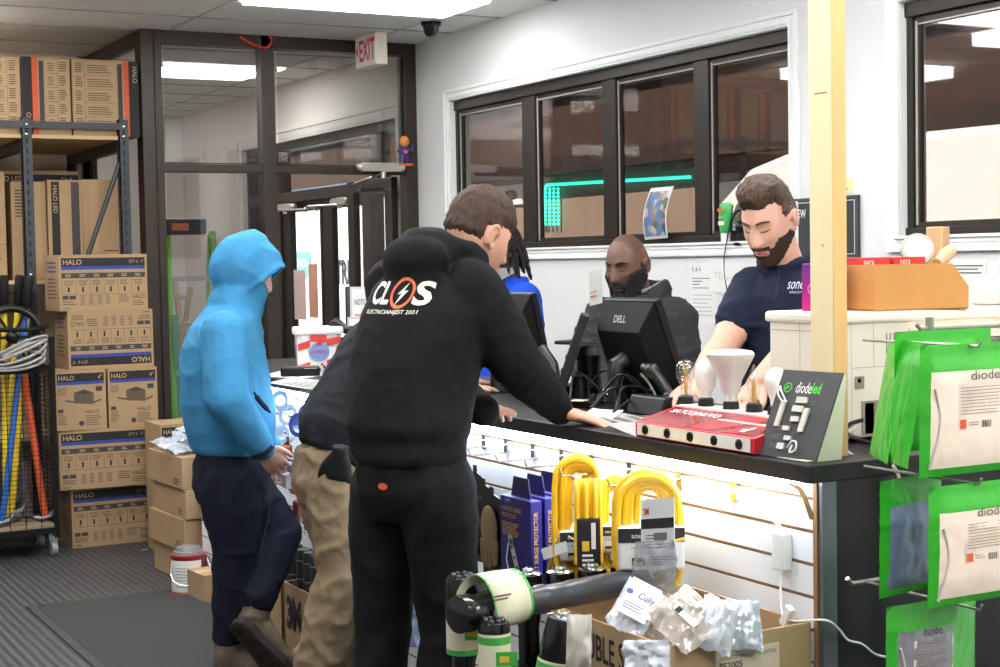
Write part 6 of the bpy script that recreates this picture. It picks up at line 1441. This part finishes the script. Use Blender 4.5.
film2 = glass('frosted_film', (232, 236, 244), .16, .12, .6, (224, 228, 236)); film3 = glass('clear_tan_film', (232, 226, 218), .2, .1, .45, (214, 204, 194))
def wbag(label, tl, tr, br, bl_, d, mat, seed, prn=None, th=.02):
    pts = [P(x, y, dd) for (x, y), dd in zip((tl, tr, br, bl_), d)]; c = sum(pts, V()) / 4; u = (pts[1] - pts[0] + pts[2] - pts[3]) / 2; v = (pts[0] - pts[3] + pts[1] - pts[2]) / 2; v = v - u.normalized() * v.dot(u.normalized())
    o = bag('plastic_bag', label, 'plastic bag', c, u, v, u.length, v.length, th, seed, mat, GC, .011)
    if prn: pl = Plane(c - u / 2 - v / 2, u, v); q = MB(); prn(q, pl, u.length, v.length, th + .012); q.build('bag_label', [M('print_blue', (60, 54, 150), .5), M('label_white', (236, 234, 230), .5), ink], o, fix=False)
    return o
wbag('white bag printed with blue writing standing at the near corner of the carton', (630, 577), (664, 597), (642, 640), (604, 622), (3.42, 3.4, 3.3, 3.32), film2, 21, lambda q, pl, w, h, t: (q.rect(pl, w * .1, h * .15, w * .9, h * .9, 1, t), q.text(pl, 'Cully', w * .45, h * .5, w * .88, h * .68, 0, t + .001, .02, True), q.disc(pl, w * .2, h * .6, .008, 0, t + .001, 12), q.lines(pl, w * .2, h * .25, w * .8, h * .42, 3, 0, .3, t + .001)), .016)
wbag('clear bag with a tan insert and small dark label in the middle of the carton', (676, 574), (722, 618), (694, 660), (652, 625), (3.32, 3.25, 3.16, 3.22), film3, 22, lambda q, pl, w, h, t: (q.rect(pl, w * .35, h * .3, w * .8, h * .42, 1, t), q.rect(pl, w * .36, h * .3, w * .46, h * .42, 2, t + .001), q.lines(pl, w * .15, h * .55, w * .6, h * .85, 5, 1, .4, t)), .022)
wbag('crumpled bluish bag at the slatted panel end of the carton', (700, 590), (735, 605), (735, 655), (698, 650), (3.30, 3.28, 3.2, 3.2), film2, 23, None, .035)
wbag('crumpled silvery bag in the far corner of the carton', (726, 598), (766, 602), (756, 650), (722, 650), (3.36, 3.34, 3.26, 3.24), glass('silver_film', (210, 218, 230), .3, .12, .5, (206, 212, 222)), 24, None, .03)
wbag('small dark labelled bag wedged behind the white printed bag', (646, 590), (690, 596), (680, 640), (640, 636), (3.46, 3.44, 3.34, 3.36), film3, 25, lambda q, pl, w, h, t: q.rect(pl, w * .1, h * .2, w * .6, h * .4, 2, t), .015)
o = wbag('crumpled clear bag hanging over the front of the printed carton', (630, 640), (672, 640), (668, 690), (618, 690), (3.2, 3.13, 3.12, 3.18), film2, 26, None, .012)
# flashlights
FS = thing('display_base', 'low black display box on the floor carrying the upright flashlights', 'display box', (1.62, 3.0, 0))
MB().box(1.36, 1.78, 2.72, 3.05, 0, .5).build('base_box', blackm, FS, bev=.005); MB().box(1.76, 2.12, 3.09, 3.34, 0, .5).build('base_box', blackm, FS, bev=.005)
fb = M('torch_black', (16, 16, 17), .18, coat=.5); fbg = M('torch_grey', (74, 76, 80), .3, .3); chrome = M('torch_chrome', (200, 202, 206), .15, 1); cream = M('wrap_cream', (226, 220, 190), .35, coat=.3); wgreen = M('wrap_green', (72, 170, 74), .35, coat=.3)
GF2 = 'upright black flashlights'
def torch_up(label, top, z0, r, wrap=None, tilt_=V((0, 0, 0)), lens=True):
    top = V(top); base = V((top.x, top.y, z0)) + tilt_; ax = (top - base); L = ax.length; ax.normalize(); o = thing('flashlight', label, 'flashlight', base, GF2)
    MB().lathe(base, [(r * .6, 0), (r * .72, .01), (r * .72, L - .13), (r * .8, L - .11), (r, L - .07), (r, L - .012), (r * .95, L)], 28, ax).build('barrel', fb, o)
    if lens: m = MB(); m.lathe(top - ax * .002, [(r * .93, 0), (r * .93, .004), (r * .6, .007), (r * .3, .008)], 28, ax); m.lathe(top + ax * .005, [(r * .42, 0), (r * .42, .006), (r * .34, .010), (r * .2, .010)], 20, ax); m.build('lens', chrome, o)
    else: m = MB(); m.lathe(top - ax * .001, [(r * .9, 0), (r * .85, .004), (r * .5, .002)], 28, ax); [m.ball(top + V((r * .55 * math.cos(k * PI / 4), r * .55 * math.sin(k * PI / 4), .003)), .007, 0, 5) for k in range(8)]; m.build('lens', M('lens_dark', (50, 50, 54), .2, .5), o)
    if wrap:
        w = MB(); w.lathe(base + ax * (L - wrap), [(r * 1.02, -.10), (r * 1.03, 0)], 28, ax, 0, True, False); w.build('wrap_label', cream, o)
        g = MB(); g.lathe(base + ax * (L - wrap), [(r * 1.035, -.022), (r * 1.035, -.006)], 28, ax, 0, True, False); g.lathe(base + ax * (L - wrap), [(r * 1.035, -.1), (r * 1.035, -.088)], 28, ax, 0, True, False); g.build('wrap_band', wgreen, o)
        k = MB(); q = base + ax * (L - wrap - .05) + hr * (r * .75) - hd2 * (r * 1.0); k.obox(q, (.045, .004, .03), Matrix((hr, hd2, Z)).transposed()); k.build('green_tag', wgreen, o)
        k = MB(); k.obox(q - hd2 * .003 - hr * .005, (.02, .002, .012), Matrix((hr, hd2, Z)).transposed()); k.build('tag_print', yel2, o)
    return o
for k, (px, py) in enumerate(((528, 574), (560, 572), (592, 569), (625, 567))):
    torch_up(['upright flashlight with chrome lens, first in the row under the violet boxes', 'upright flashlight with chrome lens, second in the row under the price tag', 'upright flashlight with chrome lens, third in the row under the yellow cords', 'upright flashlight with dark lens nearest the clear glove packet'][k], P(px, py, 3.72), .5, .036)
torch_up('upright flashlight with cream wrap nearest the black trousers', P(462, 577, 3.34), .5, .036, .065, lens=False)
torch_up('upright flashlight with green tag directly under the lying one', P(494, 622, 3.22), .5, .034, .02, lens=False)
torch_up('leaning flashlight with cream wrap beside the printed carton', P(563, 618, 3.12), .5, .034, .085, V((-.05, .03, 0)), lens=True)
lt = thing('flashlight', 'long black flashlight lying across the others with cream and green wrap', 'flashlight', P(540, 595, 3.4))
a = P(457, 615, 3.24); b_ = P(648, 579, 3.66); ax = (b_ - a); L = ax.length; ax.normalize()
MB().lathe(a, [(.036, 0), (.040, .002), (.041, .012), (.041, .035), (.038, .04), (.041, .11), (.037, .14), (.030, .15)], 30, ax).build('head', fb, lt)
MB().lathe(a + ax * .145, [(.030, 0), (.030, .09), (.033, .1), (.033, .11), (.029, .118), (.029, .19), (.031, .2), (.031, L - .16), (.026, L - .155)], 30, ax).build('barrel', fbg, lt)
w = MB(); up2 = (Z - ax * Z.dot(ax)).normalized(); sd_ = ax.cross(up2)
ring_ = []
for t_, rr in ((.05, .044), (.11, .045), (.165, .043)):
    ring_.append([a + ax * (t_ + .02 * math.cos(q * 2 * PI / 30)) + sd_ * (rr * math.cos(2 * PI * q / 30)) + up2 * (rr * math.sin(2 * PI * q / 30) + (.035 * max(0, math.sin(2 * PI * q / 30)) ** 1.5)) for q in range(30)])
w.loft(ring_, 0, True, False); w.build('wrap_label', cream, lt, solid=.001)
g = MB()
for k0, k1 in ((0, .18), (.86, 1.0)):
    r0 = [p.lerp(q, k0) + (p.lerp(q, k0) - (a + ax * .13)).normalized() * .001 for p, q in zip(ring_[0], ring_[2])]; r1 = [p.lerp(q, k1) + (p.lerp(q, k1) - (a + ax * .13)).normalized() * .001 for p, q in zip(ring_[0], ring_[2])]
    g.loft([r0, r1], 0, True, False)
g.build('wrap_band', wgreen, lt)
m = MB(); q0 = a + ax * .13 - hd2 * .05; pl = Plane(q0 - ax * .03 - up2 * .02, ax, up2); pl.n = pl.u.cross(pl.v); pl.n = pl.n if pl.n.dot(hd2) < 0 else -pl.n
m.rect(pl, .0, .012, .022, .028, 0, .006); m.rect(pl, .05, .014, .062, .03, 1, .006); m.lines(pl, .0, .045, .06, .06, 2, 0, .5, .006); m.build('wrap_print', [M('print_plum', (110, 70, 80), .5), red], lt, fix=False)
o = bag('plastic_pouch', 'small milky plastic pouch beside the leaning flashlight', 'plastic bag', P(579, 642, 3.05), hr, (.05, 0, 1), .05, .11, .015, 31, glass('milky_film', (232, 230, 226), .12, .2, .7, (222, 216, 206)), None, .004)
# ------------------------------------------------------------------ green bags on wire hooks
gr_ = thing('wire_rack', 'wire display rack of hooks at the counter end holding green bags', 'display rack', (2.7, 2.47, 0))
wm = M('rack_wire', (176, 172, 164), .3, .8)
for x in (2.44, 2.98):
    MB().cyl((x, 2.5, .02), (x, 2.5, 1.36), .01, 10).build('rack_upright', wm, gr_); MB().obox((x, 2.42, .012), (.03, .3, .02), None).build('rack_foot', wm, gr_)
for z, xx in ((1.335, 2.40), (1.075, 2.40), (.80, 2.20), (.5, 2.2)): MB().tube([(xx, 2.5, z + .012), (xx + .012, 2.5, z), (2.6, 2.5, z), (3.05, 2.5, z)], .005, 8).build('rack_bar', wm, gr_)
for x in (2.25, 2.55):
    for z in (1.318, 1.048, .80): MB().tube([(x, 2.5, z), (x, 2.175, z), (x, 2.168, z + .012)], .003, 8).build('bag_hook', wm, gr_)
gb = M('bag_green', (52, 176, 40), .3, coat=.3, var=.06, vs=6); peach = M('bag_peach', (248, 228, 206), .3, coat=.4, var=.05, vs=9); silv = M('bag_silver', (150, 150, 156), .25, .3, var=.2, vs=14, coat=.3)
GG = 'green edged bags on the wire rack'
def gbag(label, cx, y, cz, w, h, inner, rz=0, seed=0, th=.014, face=True, bw=.022, lean=0):
    u = V((math.cos(rz), math.sin(rz), 0)); v = V((lean, -.02, 1)).normalized(); n = u.cross(v); c = V((cx, y, cz)); o = thing('product_bag', label, 'product bag', c - Z * (h / 2), GG)
    def pt(x, yv, sg):
        puff = th * (1 - abs(x) ** 4) * (1 - abs(yv) ** 4) * (1 if yv < .72 else .3); q = .0022 * noise.noise(V((x * 3 + seed, yv * 3, seed))) + .0012 * noise.noise(V((x * 8 + seed, yv * 8, seed + 5)))
        return c + u * (x * w / 2) + v * (yv * h / 2) + n * (sg * puff + q)
    nu_, nv_ = 26, 26; top = 1 - 2 * .052 / h; bx_ = 1 - 2 * bw / w; by = -1 + 2 * bw * .7 / h
    xs_ = sorted(set([-1, -bx_, bx_, 1] + [-bx_ + 2 * bx_ * i / nu_ for i in range(nu_)])); ys_ = sorted(set([-1, by, top, 1] + [by + (top - by) * i / nv_ for i in range(nv_)] + [top + (1 - top) * i / 4 for i in range(4)]))
    for sg, nm in ((1, 'front'), (-1, 'back')):
        G = MB(); A = MB(); vs = [pt(x, yv, sg) for x in xs_ for yv in ys_]; ny = len(ys_); f1 = []; f2 = []
        for i in range(len(xs_) - 1):
            for j in range(ny - 1):
                f = (i * ny + j, (i + 1) * ny + j, (i + 1) * ny + j + 1, i * ny + j + 1); mx, my = (xs_[i] + xs_[i + 1]) / 2, (ys_[j] + ys_[j + 1]) / 2
                if abs(mx) < .09 and 1 - .62 * (1 - top) < my < 1 - .4 * (1 - top) and abs(mx) < .07: continue
                (f2 if (abs(mx) < bx_ and by < my < top and sg > 0) else f1).append(f)
        G.add(vs, f1, 0, True); G.build('bag_film', gb, o, fix=False)
        if f2: A.add(vs, f2, 0, True); A.build('bag_window', inner, o, fix=False)
    if face:
        pl = Plane((0, 0, 0), (1, 0, 0), (0, 1, 0)); q = MB()
        q.rect(pl, -.18 * w, -.16 * h, .40 * w, .20 * h, 3, 0); q.text(pl, 'diode', -.06 * w, .225 * h, .22 * w, .295 * h, 0, .001, -.008, True); q.text(pl, 'led', .225 * w, .225 * h, .36 * w, .295 * h, 1, .001, .0, True)
        q.lines(pl, -.16 * w, -.045 * h, .3 * w, .18 * h, 9, 4, .22, .001, .25); q.rect(pl, -.165 * w, -.145 * h, -.105 * w, -.075 * h, 2, .001); q.lines(pl, -.08 * w, -.13 * h, .02 * w, -.09 * h, 2, 4, .3, .001)
        for k in range(9): q.rect(pl, (.05 + .011 * k) * w, -.145 * h, (.05 + .011 * k + .004 + .003 * (k % 2)) * w, -.09 * h, 0, .001)
        for i, p in enumerate(q.v): q.v[i] = pt(p.x / (w / 2), p.y / (h / 2), 1) + n * (.0008 + p.z)
        q.build('bag_label', [ink, wgreen, M('icon_orange', (226, 100, 56), .5), M('label_rose', (232, 214, 198), .5), M('faint_print', (160, 142, 126), .7)], o, fix=False)
        m = MB(); m.tube([pt(-bx_ * .93, top - .25 - 1.2 * t_, 1) + n * .002 + u * (.012 * math.sin(t_ * 4)) for t_ in [k / 12 for k in range(13)]], .003, 6); m.build('inner_lead', M('pale_lead'), o)
    return o
gbag('green edged bag with cream contents on the top hook, front of its row', 2.256, 2.2, 1.195, .272, .256, peach, 0, 1)
gbag('green edged bag with cream contents on the middle hook, front of its row', 2.262, 2.19, .932, .262, .236, peach, 0, 2)
gbag('green edged bag with silver contents on the lowest hook', 2.18, 2.26, .69, .19, .24, silv, 0, 3)
gbag('plain green bag right behind the front bag on the top hook, turned edge on', 2.20, 2.33, 1.200, .17, .25, gb, math.radians(66), 4, .007, False, lean=.2)
gbag('plain green bag rearmost on the top hook, turned edge on beside the copier', 2.245, 2.42, 1.196, .17, .25, gb, math.radians(60), 5, .007, False, lean=.22)
gbag('green bag with bluish contents behind the front bag on the middle hook', 2.20, 2.31, .935, .2, .235, M('bag_bluish', (132, 138, 176), .25, .2, coat=.3, var=.15, vs=20), math.radians(10), 6, .014, False)
gbag('green bag rearmost on the top hook, its top edge showing above the others', 2.36, 2.38, 1.215, .272, .25, gb, 0, 7, .014, False)
gbag('green bag at the end of the lowest hook row, cut by the photo edge', 2.35, 2.34, .69, .2, .24, gb, math.radians(20), 8, .014, False)
# ================================================================== ON THE WALLS AND GLASS
wp = Plane((XW - .0015, 0, 0), (0, -1, 0), Z); wp.n = V((-1, 0, 0))
def wall_sheet(label, y0, y1, z0, z1, prn, cat='paper', name='wall_sheet', x=XW - .0025, mat=paper, rot=0):
    m = MB(); R = Matrix.Rotation(rot, 3, 'X'); c = V((x, (y0 + y1) / 2, (z0 + z1) / 2)); m.obox(c, (.002, abs(y1 - y0), z1 - z0), R); o = m.build(name, mat); tag(o, label, cat, 'sheets taped to the white wall')
    pl = Plane(c + R @ V((-.0016, abs(y1 - y0) / 2, -(z1 - z0) / 2)), R @ V((0, -1, 0)), R @ Z); q = MB(); prn(q, pl, abs(y1 - y0), z1 - z0); q.build('print', [greyink, ink, M('pale_blue_print', (190, 206, 220), .7), M('pencil', (196, 196, 194), .8)], o, fix=False); return o
wall_sheet('printed form taped to the wall between the two counter men, longer sheet', 5.60, 5.80, 1.20, 1.475, lambda q, pl, w, h: (q.text(pl, 'K & A', w * .1, h * .86, w * .5, h * .93, 1, .0005), q.rect(pl, w * .08, h * .74, w * .92, h * .75, 1, .0005), q.lines(pl, w * .1, h * .62, w * .5, h * .72, 2, 0, .3), q.rect(pl, w * .08, h * .58, w * .92, h * .59, 1, .0005), q.lines(pl, w * .1, h * .1, w * .9, h * .5, 6, 3, .3)))
wall_sheet('white sheet with faint pencilled word taped behind the man in the polo', 5.40, 5.64, 1.335, 1.485, lambda q, pl, w, h: q.text(pl, 'TEmmy', w * .12, h * .35, w * .85, h * .6, 3, .0005, 0, True), rot=.12, x=XW - .008)
wall_sheet('paper with blue table taped to the wall behind the white bowl', 4.0, 4.18, 1.36, 1.47, lambda q, pl, w, h: (q.lines(pl, w * .08, h * .55, w * .95, h * .9, 3, 0, .4), q.rect(pl, w * .05, h * .1, w * .95, h * .5, 2, .0005)))
wall_sheet('second printed sheet on the wall at the edge of the photo', 3.78, 3.95, 1.36, 1.47, lambda q, pl, w, h: q.lines(pl, w * .08, h * .2, w * .95, h * .9, 6, 0, .4))
wall_sheet('small yellow note stuck on the wall above the black letter board', 4.70, 4.80, 1.745, 1.80, lambda q, pl, w, h: q.lines(pl, w * .2, h * .2, w * .8, h * .7, 2, 0, .4), mat=M('note_yellow', (226, 222, 160), .8))
lb2 = thing('letter_board', 'black framed letter board with white letters hung behind the cream post', 'sign', (XW - .015, 4.86, 1.49))
MB().box(XW - .016, XW - .002, 4.655, 5.06, 1.485, 1.735).build('board', M('board_black', (52, 54, 58), .7), lb2)
m = MB(); frame_x(m, XW - .022, XW - .016, 4.655, 5.06, 1.485, 1.735, .01); m.build('board_frame', M('board_frame_dark', (70, 72, 76), .5), lb2)
bp2 = Plane((XW - .0165, 5.05, 1.49), (0, -1, 0), Z); q = MB(); frame_x(q, XW - .0175, XW - .0165, 4.672, 5.043, 1.502, 1.718, .003); q.text(bp2, 'NEW', .01, .165, .085, .2, 0, .001, .02); 
for k in range(4): q.text(bp2, 'all', .30, .135 - .035 * k, .34, .155 - .035 * k, 0, .001, .01)
q.build('letters', M('print_white'), lb2, fix=False)
# window sill items
lo_ = thing('lotion_tube', 'green and white squeeze tube standing upside down on the window sill', 'bottle', (XW + .0, 5.55, 1.555)); c = V((XW + .012, PX(724, 240, XW).y, 1.556))
MB().lathe(c, [(.022, 0), (.024, .05), (.02, .052)], 18).build('tube_cap', white, lo_)
m = MB(); m.loft([[c + V((.024 * sx * math.sin(2 * PI * j / 20), wy_ * math.cos(2 * PI * j / 20), z)) for j in range(20)] for z, wy_, sx in ((.052, .028, 1), (.09, .042, .95), (.15, .048, .6), (.178, .046, .2), (.185, .034, .06))]); m.build('tube_body', M('tube_green', (54, 170, 84), .4), lo_)
q = MB(); tp_ = Plane(c + V((-.026, .03, .085)), (0, -1, 0), Z); q.rect(tp_, .008, .0, .052, .018, 0, .001); q.disc(tp_, .03, .068, .02, 1, .008, 16, .009); q.text(tp_, 'REPAIR', .012, .03, .05, .04, 2, .004); q.build('tube_print', [M('print_white'), M('tube_orange', (226, 110, 60), .5), yel2], lo_, fix=False)
fn = thing('desk_fan', 'small round wire fan on the window sill beside the brown hair', 'fan', (XW - .01, 5.43, 1.556)); c = V((XW + .0, 5.42, 1.63))
m = MB(); m.tube([c + V((0, .07 * math.cos(a), .075 * math.sin(a))) for a in [2 * PI * k / 28 for k in range(29)]], .004, 6)
for k in range(8): a = k * PI / 4; m.tube([c + V((-.012, .02 * math.cos(a), .02 * math.sin(a))), c + V((0, .07 * math.cos(a), .075 * math.sin(a)))], .0015, 5)
m.build('fan_cage', blackm, fn); MB().ball(c, (.025, .028, .028), 0, 10).build('fan_hub', black, fn); MB().lathe((c.x, c.y, 1.556), [(.04, 0), (.03, .006), (.006, .01)], 16).build('fan_base', blackm, fn)
m = MB()
for k in range(3): a = k * 2 * PI / 3; m.obox(c + V((.008, .04 * math.cos(a), .04 * math.sin(a))), (.003, .05, .03), Matrix.Rotation(a, 3, 'X') @ Matrix.Rotation(.4, 3, 'Y'))
m.build('fan_blade', M('blade_pale', (170, 176, 200), .4), fn)
o = MB(); o.tube(bez([PX(733, 205, XW - .01), PX(727, 240, XW - .04), PX(724, 262, XW - .01), PX(727, 290, XW - .01), PX(734, 310, XW - .01), PX(735, 330, XW - .012), PX(734, 380, XW - .012)], 6), .003, 6); tag(o.build('hanging_cable', black), 'thin black cable hanging from the sill down the white wall', 'cable')
# poster leaning in the window
def poster_m():
    m = M('poster_photo', (120, 130, 120), .5); nt = m.node_tree; tc = nt.nodes.new('ShaderNodeTexCoord'); v = nt.nodes.new('ShaderNodeTexVoronoi'); v.inputs['Scale'].default_value = 30; nt.links.new(tc.outputs['Object'], v.inputs['Vector'])
    r = nt.nodes.new('ShaderNodeValToRGB'); el = r.color_ramp.elements; el[0].color = lin((40, 44, 40)); el[1].color = lin((206, 210, 214)); e = el.new(.3); e.color = lin((88, 104, 60)); e = el.new(.5); e.color = lin((80, 120, 180)); e = el.new(.65); e.color = lin((150, 120, 90))
    nt.links.new(v.outputs['Color'], r.inputs[0]); nt.links.new(r.outputs[0], nt.nodes['Principled BSDF'].inputs[0]); return m
po_ = thing('poster', 'curled photo poster leaning against the window above the bearded man', 'poster', PX(660, 240, XW))
tl, tr, br, bl4 = PX(652, 188, XW + .02), PX(675, 186, XW + .02), PX(668, 238, XW - .01), PX(645, 240, XW - .01)
def pf(k):
    def fn(a, b): p = (bl4.lerp(br, .5 + (a - .5) * k)).lerp(tl.lerp(tr, .5 + (a - .5) * k), .5 + (b - .5) * (1 - (1 - k) * .5)); return p + V((-.02 * math.sin(b * PI) * (1 if k == 1 else 1) - (.0 if k == 1 else .0015), .012 * math.sin(b * 2.5), 0))
    return fn
m = MB(); m.grid(pf(1.0), 4, 12); m.build('poster_sheet', paper, po_, solid=.001); m = MB(); m.grid(pf(.93), 4, 12); m.build('poster_image', poster_m(), po_)
# EXIT sign, dome camera, red cord, figurine
ex = thing('exit_sign', 'white box exit sign with red letters and arrow hanging from the ceiling', 'sign', (3.79, 8.36, 2.66))
ey0, ey1, ez0, ez1 = 8.26, 8.56, 2.66, 2.848
MB().box(3.735, 3.805, ey0, ey1, ez0, ez1).build('sign_body', M('sign_cream', (226, 218, 200), .5), ex, bev=.004)
MB().box(3.73, 3.736, ey0 + .006, ey1 - .006, ez0 + .006, ez1 - .006).build('sign_face', M('sign_face_white', (236, 230, 226), .5), ex)
ep = Plane((3.7295, ey1, ez0), (0, -1, 0), Z); q = MB(); q.text(ep, 'EXIT', .066, .035, .288, .16, 0, .001, .02, True); q.poly(ep, [(.014, .10), (.045, .14), (.045, .06)], 0, .001); q.build('sign_letters', M('exit_red', (214, 44, 54), .5), ex, fix=False)
dc = thing('dome_camera', 'black dome security camera on the ceiling near the wall corner', 'camera', (3.86, 7.9, 2.76)); q = PZ(431, 22, HC)
MB().lathe((q.x, q.y, HC - .02), [(.055, 0), (.058, .02)], 24).build('camera_base', blackm, dc); MB().lathe((q.x, q.y, HC - .085), [(.001, 0), (.025, .006), (.042, .025), (.048, .066)], 24).build('camera_dome', M('dome_black', (14, 14, 16), .1, coat=.6), dc)
o = MB(); y_ = YS - .02; o.tube(bez([PY(240, 37, y_), PY(250, 43, y_), PY(260, 47, y_), PY(268, 47, y_), PY(272, 40, y_), PY(269, 36, y_)], 6), .008, 8); tag(o.build('red_lead', M('cord_red', (206, 60, 40), .5)), 'short red lead looped over the top bronze beam of the partition', 'cord')
fg = thing('figurine', 'small orange and purple bobble head figurine standing on the transom bar', 'figurine', (4.12, YS - .03, 2.095)); c = V((PY(405, 165, YS - .03).x, YS - .028, 2.095)); ogm = M('figure_orange', (222, 140, 60), .5); ppm = M('figure_purple', (70, 50, 120), .5)
MB().box(c.x - .05, c.x + .045, c.y - .03, c.y + .028, c.z - .0, c.z + .015).build('figure_base', M('figure_base_orange', (214, 96, 40), .5), fg, bev=.003)
m = MB(); limb(m, [c + V((-.018, 0, .02)), c + V((-.012, 0, .06))], [.012, .016], 8, 2); limb(m, [c + V((.02, 0, .02)), c + V((.012, 0, .06))], [.012, .016], 8, 2); m.build('figure_legs', ppm, fg)
m = MB(); m.ball(c + V((0, 0, .085)), (.026, .02, .032), 0, 8); limb(m, [c + V((-.02, 0, .105)), c + V((-.045, 0, .09))], [.011, .009], 8, 2); limb(m, [c + V((.02, 0, .105)), c + V((.05, 0, .095)), c + V((.056, 0, .125))], [.011, .009, .008], 8, 2); m.build('figure_body', ppm, fg)
m = MB(); m.ball(c + V((0, 0, .15)), (.030, .027, .036), 0, 10); m.ball(c + V((0, -.026, .145)), .006, 0, 6); m.build('figure_head', ogm, fg); m = MB(); m.disc(Plane(c + V((0, -.0202, .085)), (1, 0, 0), Z), 0, 0, .014, 0, 0, 14, .01); m.build('figure_badge', M('tube_orange'), fg, fix=False)
